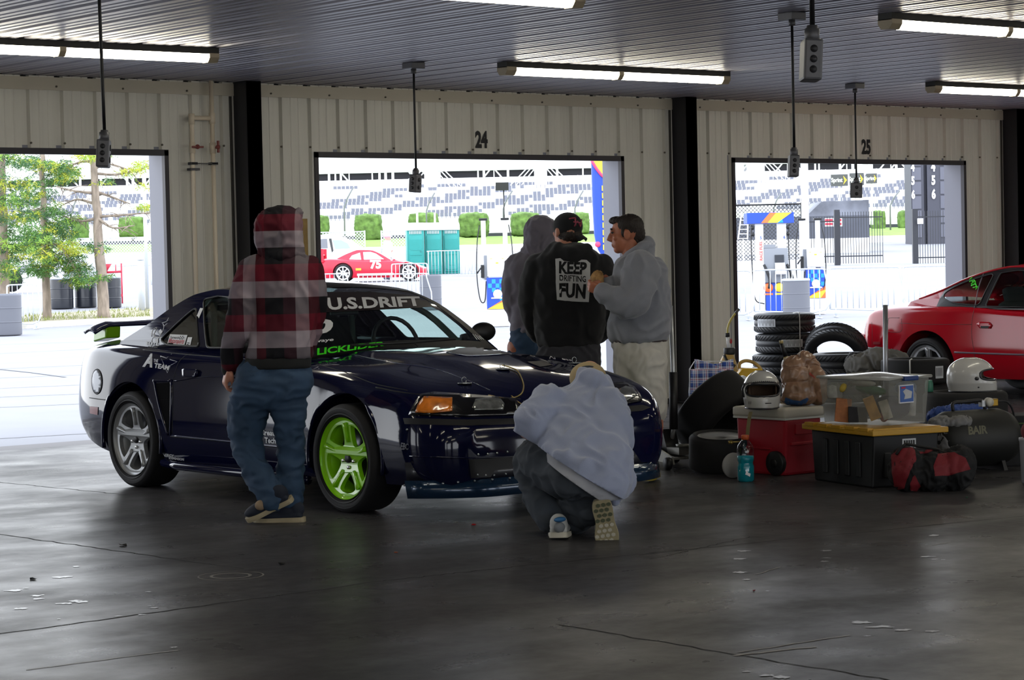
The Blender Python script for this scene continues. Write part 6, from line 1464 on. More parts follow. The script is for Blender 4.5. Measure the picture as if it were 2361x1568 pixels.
sw2 = remesh(mb, 'sweatshirt', M_blue, f2.root, .011, 9, disp=folds(.010, (6, 6, 6), 12)); clip(sw2, (1256, 1040), (1410, 1132)); md = sw2.modifiers.new('s', 'SOLIDIFY'); md.thickness = .012; md.offset = -1
mb = MB(); loft(mb, f2.rings([(1340, 1035, .12, 80, .17, 0), (1348, 1055, .08, 86, .18, 0), (1352, 1085, .03, 90, .185, .1), (1360, 1120, -.0, 78, .165, .1), (1372, 1150, 0, 58, .13, .1)])); us = remesh(mb, 'undershirt', M_tee, f2.root, .011, 8, disp=folds(.005, (6, 6, 6), 3)); clip(us, (1256, 1062), (1405, 1165)); md = us.modifiers.new('s', 'SOLIDIFY'); md.thickness = .008; md.offset = -1
mb = MB(); chain(mb, [f2.p(1436, 1085, .02), f2.p(1438, 1110, .02), f2.p(1418, 1152, .03)], [.055, .060, .03]); remesh(mb, 'sleeve_end', M_blue, f2.root, .010, 4, disp=folds(.008, (8, 8, 8), 3))
mb = MB(); loft(mb, f2.rings([(1335, 1068, .06, 68, .14, 0), (1342, 1095, .04, 80, .155, 0), (1352, 1125, .03, 76, .15, 0), (1362, 1150, .05, 50, .1, 0)]))
f2.ch(mb, LL2); f2.ch(mb, RL2); remesh(mb, 'jeans', M_dj, f2.root, .011, 7, disp=folds(.010, (8, 8, 8), 5))
mb = MB(); c_ = f2.p(1356, 872, .47); mb.ball(c_, (.092, .115, .090), 22, 14); cap = mb.build('cap', M_khaki, f2.root)
mb = MB(); mb.tube(cat_pts([f2.p(1324, 868, .44), f2.p(1340, 850, .41), f2.p(1365, 847, .40), f2.p(1388, 862, .43)], 4), .009, 6); mb.build('cap_strap', M_dj, f2.root)
M_whs = mat('white_trainer', hexc('a9aaa8'), .6, var=.12, vscale=20); M_wsole = mat('grey_sole', hexc('b0ab9c'), .7); M_hex = mat('green_tread', hexc('4a4f3c'), .8); M_solet = mat('tan_tread', hexc('8f866a'), .8)
shoe(f2.root, 'trainer', f2.p(1288, 1240, -.02), f2.p(1292, 1236, .27), ZU, M_whs, M_wsole, 1.02, 1.3)
b = MB(); b.ball(f2.p(1291, 1198, -.035), (.040, .018, .014)); b.build('heel_tab', mat('blue_tab', hexc('2a5f8c'), .5), f2.root)
def treads(root, M_, up_):
    for iy in range(9):
        for ix in range(4):
            x = (ix - 1.5) * .021 + (iy % 2) * .0105 - .005; y = .012 + iy * .031
            lim = spl([(0, .030), (.05, .034), (.12, .028), (.2, .040), (.27, .028)], y)
            if abs(x) > lim: continue
            b = MB(); b.m = M_; b.prism([(x + .0092 * cos(k * pi / 3 + pi / 6), y + .0115 * sin(k * pi / 3 + pi / 6)) for k in range(6)], -.004, .0, 'z'); b.build('tread', M_hex if y < .13 else M_wsole, root)
shoe(f2.root, 'trainer', f2.p(1387, 1160, -.13), f2.p(1401, 1250, -.06), FH * 1.0 + ZU * .2, M_whs, M_solet, .93, 1.45, extra=treads)
b = MB(); b.ball(f2.p(1290, 1216, -.025), (.036, .02, .03)); b.build('heel_panel', mat('grey_mesh', hexc('6c7074'), .7), f2.root)
# ------------------------------------------------------------ person in grey sweatshirt eating
M_grey = mat('grey_fleece', hexc('7d7f88'), .95, sheen=.3, bump=.15, bscale=200); M_short = mat('cream_canvas', hexc('b3b0a8'), .85, var=.08, vscale=6)
f3 = Fig(1500, 1095, 15.6, 'person in a grey sweatshirt and cream shorts eating beside the black column')
T3 = [(1470, 590, .0, 30, .10, 0), (1474, 606, 0, 54, .17, 0), (1478, 640, 0, 62, .21, 0), (1480, 700, 0, 64, .22, 0), (1474, 745, 0, 70, .22, 0), (1472, 775, 0, 68, .20, 0), (1474, 787, 0, 62, .18, 0)]
NA = [(1478, 622, -.19, 42), (1470, 668, -.24, 38), (1452, 702, -.27, 34), (1420, 690, -.27, 28), (1393, 676, -.26, 21)]
FA = [(1470, 622, .18, 36), (1455, 670, .22, 32), (1440, 690, .20, 28), (1415, 668, .08, 24), (1402, 655, -.02, 19)]
NL = [(1484, 850, -.08, 34), (1496, 900, -.10, 30), (1508, 960, -.10, 22), (1508, 1000, -.10, 21), (1502, 1045, -.10, 14), (1500, 1080, -.10, 12)]
FL = [(1465, 850, .08, 34), (1462, 900, .10, 30), (1462, 960, .10, 22), (1460, 1000, .10, 21), (1462, 1045, .10, 14), (1464, 1075, .10, 12)]
mb = MB(); loft(mb, f3.rings(T3, .85, .8)); f3.ch(mb, NA, .72); f3.ch(mb, FA, .72)
f3.ch(mb, NL, .95); f3.ch(mb, FL, .95); loft(mb, f3.rings([(1474, 780, 0, 46, .12, 0), (1474, 830, 0, 44, .12, 0), (1472, 870, 0, 36, .10, 0)]))
head(mb, f3.p(1444, 540, .0), (-RH + FH * .12 - ZU * .10).normalized(), ZU, 1.13); chain(mb, [f3.p(1452, 560, 0), f3.p(1465, 600, 0)], [.066, .075])
hand(mb, f3.p(1388, 670, -.24), -RH + ZU * .35 + FH * .3, FH + ZU * .3, .95, .9, -1); hand(mb, f3.p(1405, 652, .0), -RH + ZU * .15 - FH * .2, -FH - ZU * .2, .95, .85, 1)
f3.body(mb, M_skin2, .005)
mb = MB(); loft(mb, f3.rings(T3)); f3.ch(mb, NA); f3.ch(mb, FA); chain(mb, [f3.p(1492, 562, .0), f3.p(1482, 588, .02)], [.045, .09]); chain(mb, [f3.p(1445, 594, -.03), f3.p(1470, 580, -.1), f3.p(1494, 560, -.02)], [.028, .03, .03]); remesh(mb, 'sweatshirt', M_grey, f3.root, .011, 8, disp=folds(.010, (5, 5, 5), 21))
mb = MB(); loft(mb, f3.rings([(1474, 782, 0, 63, .18, 0), (1476, 788, 0, 63, .18, 0)])); mb.m = Matrix.Identity(4); remesh(mb, 'belt', mat('dark_belt', hexc('2a1c1e'), .6), f3.root, .008, 1)
mb = MB(); loft(mb, f3.rings([(1474, 786, 0, 61, .17, 0), (1476, 830, 0, 60, .18, 0), (1476, 870, 0, 55, .16, 0)])); f3.ch(mb, [(1486, 840, -.09, 47), (1494, 900, -.10, 40), (1500, 945, -.10, 36)]); f3.ch(mb, [(1465, 840, .09, 47), (1462, 900, .10, 40), (1460, 945, .10, 36)]); remesh(mb, 'shorts', M_short, f3.root, .010, 6, disp=folds(.009, (8, 8, 6), 9))
hc = f3.p(1444, 540, 0); mb = MB(); mb.ball(hc + RH * .022 + ZU * .052, (.098, .094, .082), 18, 12); mb.ball(hc + RH * .055 + ZU * .0, (.055, .084, .08), 16, 10)
for sy in (-1, 1): mb.ball(hc + FH * .074 * sy - RH * .022 + ZU * .02, (.02, .012, .04), 10, 8)
mb.ball(hc - RH * .062 + ZU * .092, (.040, .066, .026), 12, 8); remesh(mb, 'hair', M_hair, f3.root, .006, 3, disp=folds(.003, (40, 40, 20), 2))
for sy in (-1,): b = MB(); b.ball(hc - RH * .094 + FH * .030 * sy + ZU * .012, .010, 10, 8); b.build('eye', mat('eye_dark', hexc('2a2220'), .3), f3.root)
b = MB(); b.tube([hc - RH * .098 + FH * -.045 + ZU * .033, hc - RH * .104 - FH * .02 + ZU * .037], .006, 6); b.build('eyebrow', M_hair, f3.root)
M_sock = mat('white_sock', (.62, .62, .62), .9)
for L_, dd in ((NL, -.1), (FL, .1)): b = MB(); x_ = 1501 if dd < 0 else 1463; b.tube([f3.p(x_, 1058, dd), f3.p(x_, 1086, dd)], [.048, .05], 12); b.build('sock', M_sock, f3.root)
shoe(f3.root, 'trainer', f3.p(1511, 1099, -.14), f3.p(1498, 1106, -.34), ZU, mat('black_trainer', hexc('23231f'), .7), mat('yellow_sole', hexc('8a7c22'), .6)); shoe(f3.root, 'trainer', f3.p(1476, 1088, .08), f3.p(1440, 1090, .12), ZU, mat('black_trainer', hexc('23231f'), .7), mat('yellow_sole', hexc('8a7c22'), .6))
b = MB(); c_ = f3.p(1378, 646, -.12); b.m = Matrix.LocRotScale(c_, Euler((.2, .3, YAW)), V((1, 1, 1))); b.ball((0, 0, 0), (.028, .04, .055), 14, 10); b.ball((.012, .01, .01), (.022, .045, .06), 14, 10)
sw = remesh(b, 'sandwich', mat('bread', hexc('a07c4e'), .8, var=.4, vscale=30), None, .005, 2, disp=folds(.003, (60, 60, 60), 1)); sw.location = f3.base; tag(sw, 'half eaten sandwich held by the person in the grey sweatshirt', 'sandwich')
# ------------------------------------------------------------ person in black hooded top
M_blkf = mat('black_fleece', hexc('131417'), .95, sheen=.15); M_char = mat('charcoal_trousers', hexc('34343a'), .9)
f4 = Fig(1310, 1000, 16.2, 'person in a black hooded sweatshirt printed KEEP DRIFTING FUN and a black cap'); f4.base.z = 0
T4 = [(1308, 562, .0, 34, .09, 0), (1310, 580, 0, 58, .14, 0), (1312, 604, 0, 84, .16, 0), (1314, 650, 0, 86, .18, 0), (1314, 710, 0, 84, .18, 0), (1313, 765, 0, 78, .18, 0), (1313, 796, 0, 72, .17, 0)]
LA4 = [(1240, 618, .0, 32), (1226, 670, .02, 29), (1226, 720, .05, 26), (1240, 765, .12, 23), (1265, 775, .2, 21)]
RA4 = [(1384, 618, .0, 32), (1398, 670, .02, 29), (1398, 720, .05, 26), (1386, 762, .12, 23), (1360, 775, .2, 21)]
mb = MB(); loft(mb, f4.rings(T4, .85, .8)); f4.ch(mb, LA4, .72); f4.ch(mb, RA4, .72)
z0 = lambda: None
hipz = f4.p(1313, 800).z; u4 = f4.u
for sx in (-1, 1): chain(mb, [V(RH * sx * .10) + V((0, 0, z_)) for z_ in (hipz, .48, .10)] , [.085, .06, .045])
loft(mb, f4.rings([(1313, 785, 0, 60, .13, 0), (1313, 830, 0, 58, .13, 0)])); head(mb, f4.p(1306, 534, .0), (FH * .82 - RH * .55).normalized(), ZU, 1.08); chain(mb, [f4.p(1306, 552, .0), f4.p(1309, 590, 0)], [.068, .08])
hand(mb, f4.p(1272, 778, .23), RH + FH * .3, FH, .95, .5, 1); hand(mb, f4.p(1352, 778, .23), -RH + FH * .3, FH, .95, .5, -1)
f4.body(mb, M_skin, .0065)
mb = MB(); loft(mb, f4.rings(T4)); f4.ch(mb, LA4); f4.ch(mb, RA4); chain(mb, [f4.p(1278, 572, -.02), f4.p(1312, 584, -.12), f4.p(1352, 574, -.06)], [.045, .06, .045]); remesh(mb, 'sweatshirt', M_blkf, f4.root, .011, 8, disp=folds(.007, (6, 6, 5), 31)); sw4 = f4.root.children[-1]
mb = MB(); loft(mb, f4.rings([(1313, 790, 0, 68, .16, 0), (1313, 840, 0, 70, .17, 0), (1313, 870, 0, 60, .15, 0)]))
for sx in (-1, 1): chain(mb, [V(RH * sx * .105) + V((0, 0, z_)) for z_ in (hipz - .1, .50, .06)], [.115, .095, .085])
remesh(mb, 'trousers', M_char, f4.root, .012, 6, disp=folds(.008, (8, 8, 8), 2))
for sx in (-1, 1): shoe(f4.root, 'shoe', RH * sx * .1 - FH * .08, RH * sx * .13 + FH * .15, ZU, M_blkf, M_blackp)
hc = f4.p(1306, 534, 0); mb = MB(); mb.ball(hc + ZU * .036 + RH * .010, (.100, .112, .098), 22, 14); cap = mb.build('cap', M_blkf, f4.root)
mb = MB(); a0 = (RH * .88 - FH * .32).normalized(); sd = a0.cross(ZU)
mb.grid(lambda a, b: hc + ZU * (.005 - .055 * a - .02 * (2 * b - 1) ** 2 * 1) + a0 * (.070 + .075 * a * (1 - .35 * (2 * b - 1) ** 2)) + sd * (2 * b - 1) * .07, 5, 8); mb.build('cap_brim', M_blkf, cap, solid=.006)
mb = MB(); mb.ball(hc - ZU * .022 + RH * .022 - FH * .015, (.082, .088, .062), 18, 12); remesh(mb, 'hair', M_hair, f4.root, .006, 2, disp=folds(.004, (30, 30, 15), 8))
bpy.context.view_layer.update(); S4 = Surf([sw4], f4.root); C4 = Surf([cap], f4.root)
S4.poly('back_print', [(1281, 597), (1292, 596), (1300, 602), (1330, 606), (1340, 599), (1352, 600), (1361, 608), (1360, 660), (1357, 697), (1320, 695), (1284, 692), (1282, 650)], mat('print_white', hexc('b9bbbd'), .8), f4.root, .006, 6)
for tx, q_ in (('KEEP', [(1289, 631), (1350, 634), (1353, 606), (1289, 603)]), ('DRIFTING', [(1290, 648), (1351, 651), (1351, 637), (1290, 634)]), ('FUN', [(1290, 686), (1348, 690), (1351, 655), (1290, 652)])):
    S4.text('print_lettering', tx, q_, M_blkf, f4.root, .02 if tx[0] == 'D' else .045, .010)
mr_ = mat('pink_thread', hexc('a0485a'), .8)
for pts in ([(1312, 505), (1326, 503), (1325, 508)], [(1326, 503), (1327, 520)], [(1324, 522), (1331, 510), (1337, 523)], [(1322, 512), (1338, 514)], [(1340, 507), (1337, 523)]): C4.line('cap_logo', pts, .005, mr_, f4.root, 2, off=.003)
# ------------------------------------------------------------ person in grey hood behind
M_dgrey = mat('heather_grey_fleece', hexc('6a6670'), .95, sheen=.25)
f5 = Fig(1225, 970, 17.4, 'person with a dark grey hood up, standing left of the black sweatshirt'); f5.base.z = 0
T5 = [(1238, 578, 0, 30, .08, 0), (1232, 596, 0, 52, .12, 0), (1228, 622, 0, 60, .14, 0), (1226, 680, 0, 52, .14, 0), (1226, 740, 0, 46, .13, 0), (1224, 765, 0, 46, .13, 0)]
LA5 = [(1190, 612, 0, 26), (1180, 665, -.02, 22), (1184, 710, .0, 19), (1200, 755, .02, 15), (1207, 768, .03, 13)]
RA5 = [(1268, 615, 0, 24), (1276, 665, .05, 21), (1272, 720, .1, 18), (1260, 760, .12, 14), (1256, 772, .13, 12)]
mb = MB(); loft(mb, f5.rings(T5, .85, .8)); f5.ch(mb, LA5, .75); f5.ch(mb, RA5, .75); hipz = f5.p(1224, 800).z
for sx in (-1, 1): chain(mb, [V(RH * sx * .09) + V((0, 0, z_)) for z_ in (hipz, .48, .08)], [.08, .055, .04])
loft(mb, f5.rings([(1224, 755, 0, 40, .1, 0), (1224, 800, 0, 42, .11, 0)])); head(mb, f5.p(1248, 537, .0), (RH * .75 + FH * .6 - ZU * .1).normalized(), ZU, .90); chain(mb, [f5.p(1243, 548, .0), f5.p(1238, 590, 0)], [.055, .065])
hand(mb, f5.p(1210, 772, .03), RH * .8 - ZU * .6, -FH, 1.0, .7, 1); hand(mb, f5.p(1256, 776, .13), -ZU, -RH, 1.0, .6, -1)
f5.body(mb, M_skin2, .0065)
mb = MB(); loft(mb, f5.rings(T5)); f5.ch(mb, LA5); f5.ch(mb, RA5); remesh(mb, 'sweatshirt', M_dgrey, f5.root, .011, 7, disp=folds(.008, (7, 7, 6), 41))
mb = MB(); loft(mb, f5.rings([(1238, 600, 0, 52, .11, 0), (1240, 578, 0, 38, .11, 0), (1244, 555, 0, 34, .125, 0), (1245, 530, 0, 35, .13, 0), (1246, 510, 0, 29, .11, 0), (1245, 499, 0, 12, .05, 0)])); remesh(mb, 'hood', M_dgrey, f5.root, .010, 5, disp=folds(.008, (10, 10, 8), 14))
mb = MB(); loft(mb, f5.rings([(1224, 755, 0, 43, .12, 0), (1222, 800, 0, 47, .13, 0), (1222, 830, 0, 42, .12, 0)]))
for sx in (-1, 1): chain(mb, [V(RH * sx * .095) + V((0, 0, z_)) for z_ in (hipz - .1, .50, .06)], [.10, .085, .075])
remesh(mb, 'jeans', M_jean, f5.root, .012, 6, disp=folds(.008, (8, 8, 8), 6))
for sx in (-1, 1): shoe(f5.root, 'shoe', RH * sx * .1 - FH * .08, RH * sx * .13 + FH * .15, ZU, M_navyshoe, M_sole)
# ============================================================ gear piled in bay 24 and 25
def tread_tire(root_or_none, name, R, w, inner, m_, grooves=True, label=None, group=None, loc=None, rot=None, cat='tyre'):
    b = MB(); h = w / 2
    prof = [(inner, h * .80), (inner + .01, h * .96), (inner + .04, h * 1.02), (R - .03, h * 1.0), (R - .008, h * .90), (R, h * .78), (R, h * .34), (R - .008, h * .32), (R - .008, h * .26), (R, h * .24), (R, -h * .24), (R - .008, -h * .26), (R - .008, -h * .32), (R, -h * .34), (R, -h * .78), (R - .008, -h * .90), (R - .03, -h), (inner + .04, -h * 1.02), (inner + .01, -h * .96), (inner, -h * .8), (inner + .015, -h * .7), (R - .03, -h * .75), (R - .02, 0), (R - .03, h * .75), (inner + .015, h * .7), (inner, h * .8)]
    if not grooves: prof = [p_ for p_ in prof if p_[0] != R - .008 or abs(p_[1]) > h * .5]
    b.lathe(prof, 56, 'z', cap=False)
    o = b.build('carcass', m_, None)
    t_ = thing(name, label, cat, loc, group=group, rot=rot); o.parent = t_
    if grooves:
        b = MB(); n = 44
        for i in range(n):
            a = 2 * pi * i / n
            for sg in (-1, 1):
                pts = []
                for k in range(5):
                    f_ = k / 4; aa = a + sg * .0 + f_ * .20 + (0.07 if sg > 0 else 0); z_ = sg * (h * .36 + f_ * h * .52); r = R + .0015 - (.012 if k == 4 else 0); pts.append((r * cos(aa), r * sin(aa), z_))
                b.tube(pts, .0035, 4, smooth=False)
        b.build('tread_groove', mat('groove_black', hexc('050506'), .9), t_)['kind'] = 'stuff'
    return t_
M_newt = mat('new_tyre', hexc('202124'), .55); M_slick = mat('worn_slick', hexc('0e0e10'), .8)
M_lab = mat('tyre_label', hexc('b9bcc0'), .6); M_band = mat('white_band', hexc('b5b5b0'), .5)
def gpt(px, d): p_ = at(px, 700, d); return V((p_.x, p_.y, 0))
grp = 'black tyres standing in the garage'
sp_ = gpt(1808, 24.4); 
for i in range(4):
    off = ((0, 0), (-.02, .01), (.01, -.01), (0, 0))[i]; zz = .095 + i * .205
    if zz > .8: continue
    t_ = tread_tire(None, 'tyre', .315, .20, .21, M_newt, True, ('lowest tyre of the stack behind the white helmet', 'third tyre down in the stack behind the white helmet', 'second tyre down in the stack, with a white label', 'topmost tyre of the stack, with a white label and a white band')[i], grp, V((sp_.x + off[0], sp_.y + off[1], .105 + i * .212)), (0, 0, i * .7))
    if i >= 2:
        a0 = atan2(CAM.y - sp_.y, CAM.x - sp_.x) - i * .7; c0, c1 = ((-.42, .10), (-.95, -.38))[i - 2]
        c0, c1 = (-.15, .55) if i == 2 else (-1.05, -.30)
        b = MB(); b.grid(lambda a, c: V((.319 * cos(a0 + lerp(c0, c1, a)), .319 * sin(a0 + lerp(c0, c1, a)), lerp(-.035, .045, c))), 10, 1); lb = b.build('label', M_lab, t_)
        for k in range(14):
            b = MB(); aa = a0 + lerp(c0, c1, .06 + k * .065); b.grid(lambda a, c: V((.321 * cos(aa + a * .012), .321 * sin(aa + a * .012), lerp(-.025 if k % 3 else .0, .035, c))), 1, 1); b.build('label_print', M_seal, lb)
    if i == 3:
        b = MB(); aa = a0 + .5; b.tube(cat_pts([(.19 * cos(aa), .19 * sin(aa), .10), (.3 * cos(aa), .3 * sin(aa), .108), (.323 * cos(aa), .323 * sin(aa), .06), (.323 * cos(aa), .323 * sin(aa), -.30)], 4), .006, 6); b.build('band', M_band, t_)
# tyres around the grey jacket
tl = gpt(1945, 22.6); t_ = tread_tire(None, 'tyre', .32, .215, .21, M_newt, True, 'flat lying tyre under the left end of the grey jacket', grp, V((tl.x, tl.y, .38)), (0, 0, .4))
b = MB(); a0 = atan2(CAM.y - tl.y, CAM.x - tl.x) - .4 + .25; b.tube([(.2 * cos(a0), .2 * sin(a0), .112), (.326 * cos(a0), .326 * sin(a0), .108), (.326 * cos(a0), .326 * sin(a0), -.11)], .006, 6); b.build('band', M_band, t_)
tread_tire(None, 'tyre', .32, .215, .21, M_newt, True, 'flat lying tyre at the floor behind the clear bin', grp, V((tl.x, tl.y, .13)), (0, 0, 1.4))
tw = gpt(1925, 23.9); tread_tire(None, 'tyre', .32, .21, .21, M_newt, True, 'tilted tyre leaning between the stack and the grey jacket', grp, V((tw.x, tw.y, .44)), (radians(-52), radians(22), -YAW))
tr = gpt(2108, 21.2); t_ = tread_tire(None, 'tyre', .31, .22, .2, M_slick, False, 'flat lying tyre with a paper label right of the metal pole', grp, V((tr.x, tr.y, .375)), (0, 0, 0))
b = MB(); a0 = atan2(CAM.y - tr.y, CAM.x - tr.x) + .75; b.grid(lambda a, c: V((.315 * cos(a0 + a * .3 - .15), .315 * sin(a0 + a * .3 - .15), lerp(-.06, .05, c))), 8, 1); b.build('label', M_lab, t_)
for k in range(5): b = MB(); aa = a0 - .12 + k * .05; b.grid(lambda a, c: V((.317 * cos(aa + a * .02), .317 * sin(aa + a * .02), lerp(-.04, .035, c))), 1, 1); b.build('label_print', M_seal, t_)
b = MB(); a0 -= .9; b.tube([(.2 * cos(a0), .2 * sin(a0), .115), (.316 * cos(a0), .316 * sin(a0), .11), (.316 * cos(a0), .316 * sin(a0), -.02)], .007, 6); b.build('band', M_band, t_)
tread_tire(None, 'tyre', .31, .24, .2, M_slick, False, 'lowest tyre under the labelled one, right of the metal pole', grp, V((tr.x, tr.y, .13)), (0, 0, 0))
th = gpt(2222, 17.0); R_h = .305
t_ = tread_tire(None, 'tyre', R_h, .27, .2, M_slick, False, 'wide black tyre carrying the white helmet with lettering', grp, V((th.x, th.y, .302)), (0, 0, 0)); tread_tire(None, 'tyre', .29, .15, .2, M_slick, False, 'wide black tyre at the floor under the one with the helmet', grp, V((th.x + .02, th.y + .03, .08)), (0, 0, 0))
# large leaning slick and the wheel in front
ls = at(1652, 972, 16.5); t_ = tread_tire(None, 'tyre', .315, .27, .215, M_slick, False, 'wide slick tyre leaning behind the white and red cooler', grp, V((ls.x, ls.y, .325)), None)
ax = (RH * .60 - FH * .42 - ZU * .60).normalized(); t_.rotation_euler = ax.to_track_quat('Z', 'Y').to_euler(); t_.location = V((ls.x, ls.y, .345))
fw = gpt(1655, 15.8); t_ = tread_tire(None, 'tyre', .215, .24, .15, M_slick, False, 'small slick tyre with a silver rim lying left of the cooler', grp, V((fw.x, fw.y, .135)), (.10, -.06, 0))
b = MB(); b.lathe([(.152, .10), (.16, .112), (.14, .105), (.10, .09), (.04, .10), (.001, .10)], 32); b.build('rim', M_silver, t_)
# red cooler
M_cool = mat('red_cooler_plastic', hexc('8f1222'), .45); M_clid = mat('cooler_lid', hexc('a7a296'), .5)
cp = gpt(1790, 15.66); t_ = thing('cooler', 'red cooler with a grey white lid beside the blue bottle', 'cooler', (cp.x, cp.y, 0), -YAW - .90)
b = MB(); b.prism([(-.215, .0), (.215, .0), (.235, .38), (-.235, .38)], -.17, .17, 'y'); part(b, 'tub', M_cool, t_, bev=.02)
b = MB(); b.box((-.25, -.19, .38), (.25, .19, .45), .02); part(b, 'lid', M_clid, t_); b = MB(); b.box((-.246, -.186, .37), (.246, .186, .385), .004); part(b, 'lid_rim', M_band, t_)
for sx in (.21,):
    b = MB(); b.lathe([(.001, -.20), (.075, -.20), (.08, -.195), (.08, -.165), (.07, -.16)], 28, 'y', (.15, 0, .085)); part(b, 'wheel', M_blackp, t_); b = MB(); b.lathe([(.001, -.206), (.03, -.206), (.032, -.198)], 16, 'y', (.15, 0, .085)); part(b, 'hub_cap', M_seal, t_)
b = MB(); b.box((.225, -.12, .20), (.238, .12, .22), .004); b.box((-.15, -.182, .17), (.10, -.168, .185), .004); part(b, 'handle_ridge', M_cool, t_)
b = MB(); b.box((.224, -.08, .27), (.240, .08, .34), .004); part(b, 'side_handle', M_cool, t_)
z_l = .45
# white strap hanging from the helmet
hp = at(1757, 948, 15.52); hloc = V((hp.x, hp.y, .452))
M_helm = mat('white_gelcoat', hexc('b4b3b0'), .25, coat=.6); M_hpad = mat('tan_lining', hexc('4e3c2e'), .9); M_hbk = mat('black_visor_trim', hexc('1b1c22'), .3, coat=.4)
def helmet(label, loc, yaw, s=1.0):
    t_ = thing('racing_helmet', label, 'helmet', loc, 0)
    t_.rotation_euler = (0, 0, yaw); t_.scale = (s, s, s)
    # outer shell as a lathe-like grid with eye opening; face looks to -y
    def P(a, e, r=1.):   # a azimuth from face, e elevation parameter 0..1 bottom..top
        z = -.105 + e * .235; k = max(0., 1 - ((z - .01) / .125) ** 2) if z > .01 else 1.0
        k = sqrt(k); rx, ry = .118, .138
        chin = (1 - e * 2.2) if e < .45 else 0
        x = rx * sin(a) * k; y = -ry * cos(a) * k - (.030 * max(0, cos(a)) ** 2 * chin)
        w = 1 - .10 * max(0, .25 - e) / .25
        return V((x * w * r, y * w * r + .0, z + .105))
    op = lambda a, e: abs(a) < 1.12 - .25 * abs((e - .50) / .17) ** 3 and .34 < e < .66
    b = MB(); ins = MB(); n, m_ = 72, 40; vs = [P(-pi + 2 * pi * i / n, j / m_) for i in range(n) for j in range(m_ + 1)]; fs = []
    for i in range(n):
        for j in range(m_):
            a, e = -pi + 2 * pi * (i + .5) / n, (j + .5) / m_
            if not op(a, e): k = m_ + 1; fs.append((i * k + j, ((i + 1) % n) * k + j, ((i + 1) % n) * k + j + 1, i * k + j + 1))
    b.add(vs, fs, True); o = b.build('shell', M_helm, t_, solid=.006)
    ins.add([P(-pi + 2 * pi * i / n, j / m_, .86) for i in range(n) for j in range(m_ + 1)], [(i * (m_ + 1) + j, ((i + 1) % n) * (m_ + 1) + j, ((i + 1) % n) * (m_ + 1) + j + 1, i * (m_ + 1) + j + 1) for i in range(n) for j in range(m_) if not op((-pi + 2 * pi * (i + .5) / n) * 1.15, (j + .5) / m_)], True); ins.build('lining', M_hpad, t_, solid=.004)
    pts = [];
    for k in range(48):
        q_ = 2 * pi * k / 48; aa = 1.10 * cos(q_); aa = math.copysign(abs(cos(q_)) ** .6, cos(q_)) * 1.10; ee = .50 + math.copysign(abs(sin(q_)) ** .6, sin(q_)) * .165; pts.append(P(aa, ee, 1.015))
    b = MB(); b.tube(pts + [pts[0]], .007, 6); b.build('eyeport_trim', M_hbk, t_)
    b = MB(); b.tube([P(-pi + 2 * pi * i / 40, .0, 1.0) for i in range(41)], .007, 6); b.build('bottom_trim', M_hbk, t_)
    return t_, P
hy = atan2(CAM.y - hloc.y, CAM.x - hloc.x) + pi / 2
t_, P = helmet('white open eyeport racing helmet with a black band, standing on the cooler', hloc, hy + .10, 1.03)
for e0, e1 in ((.70, .76), ):
    b = MB(); b.grid(lambda a, c: P(lerp(-1.5, 1.5, a), lerp(.70, .80, c) - .10 * abs(lerp(-1, 1, a)) ** 2, 1.03), 24, 3); b.build('visor_band', M_hbk, t_)
b = MB(); vs = [P(-.02 + .22 * cos(k * pi / 10), .90 + .035 * sin(k * pi / 10), 1.03) for k in range(20)]; b.add(vs, [list(range(20))]); b.build('brow_badge', mat('badge_tan', hexc('9a8870'), .5), t_)
vs, fs = text_tris('BELL', .022, .04, 1.2); b = MB(); b.add([P(p_.x * 5.5, .90 + p_.y * 2.6, 1.045) for p_ in vs], fs); b.build('brow_lettering', M_seal, t_, recalc=False)
for k in range(3): b = MB(); b.tube([P(-.95 + k * .08, .12, 1.02), P(-.90 + k * .08, .20, 1.02)], .002, 5); b.build('vent_slit', M_seal, t_)
b = MB(); b.tube([P(.05, .15, 1.03), P(.40, .15, 1.03)], .003, 5); b.build('vent_slit', M_seal, t_)
for sg in (-1, 1): b = MB(); b.tube([P(sg * 1.25, .66, 1.02), P(sg * 1.55, .5, 1.03), P(sg * 1.3, .32, 1.02)], .011, 8); b.build('visor_pivot', M_hbk, t_)
b = MB(); st0 = at(1727, 955, 15.22); st1 = at(1722, 1008, 15.20)
b.tube([st0, at(1726, 975, 15.19), st1], .001, 4)
b = MB(); w_ = RH * .012; pts = [at(1731, 950, 15.27), at(1728, 962, 15.17), at(1725, 985, 15.16), at(1723, 1008, 15.16)]; vs = []
for p_ in pts: vs += [p_ - w_, p_ + w_]
b.add([v - hloc for v in vs], [(2 * i, 2 * i + 1, 2 * i + 3, 2 * i + 2) for i in range(3)]); ob = b.build('chin_strap', mat('olive_strap', hexc('5c5334'), .8), None, solid=.003)
ob.location = hloc; tag(ob, 'olive strap hanging down the front of the cooler from the helmet', 'strap')
h2 = at(2238, 907, 17.0); h2l = V((h2.x, h2.y, .440)); t_, P = helmet('white racing helmet with STOP SCREAMING lettering on the wide tyre, seen from its side', h2l, 0, 1.0); t_.scale = (1.10, 1.22, 1.02)
face = (RH * .97 - FH * .25); t_.rotation_euler = (0, 0, atan2(face.y, face.x) + pi / 2)
bpy.context.view_layer.update(); HS = Surf([c for c in t_.children if c.name.startswith('shell')], t_)
HS.text('chin_lettering', 'STOP SCREAMING', [(2226, 899), (2284, 891), (2284, 882), (2226, 889)], M_seal, t_, .02, .003); HS.text('chin_lettering', "I'M SCARED TOO", [(2232, 910), (2283, 902), (2283, 893), (2232, 901)], M_seal, t_, .02, .003)
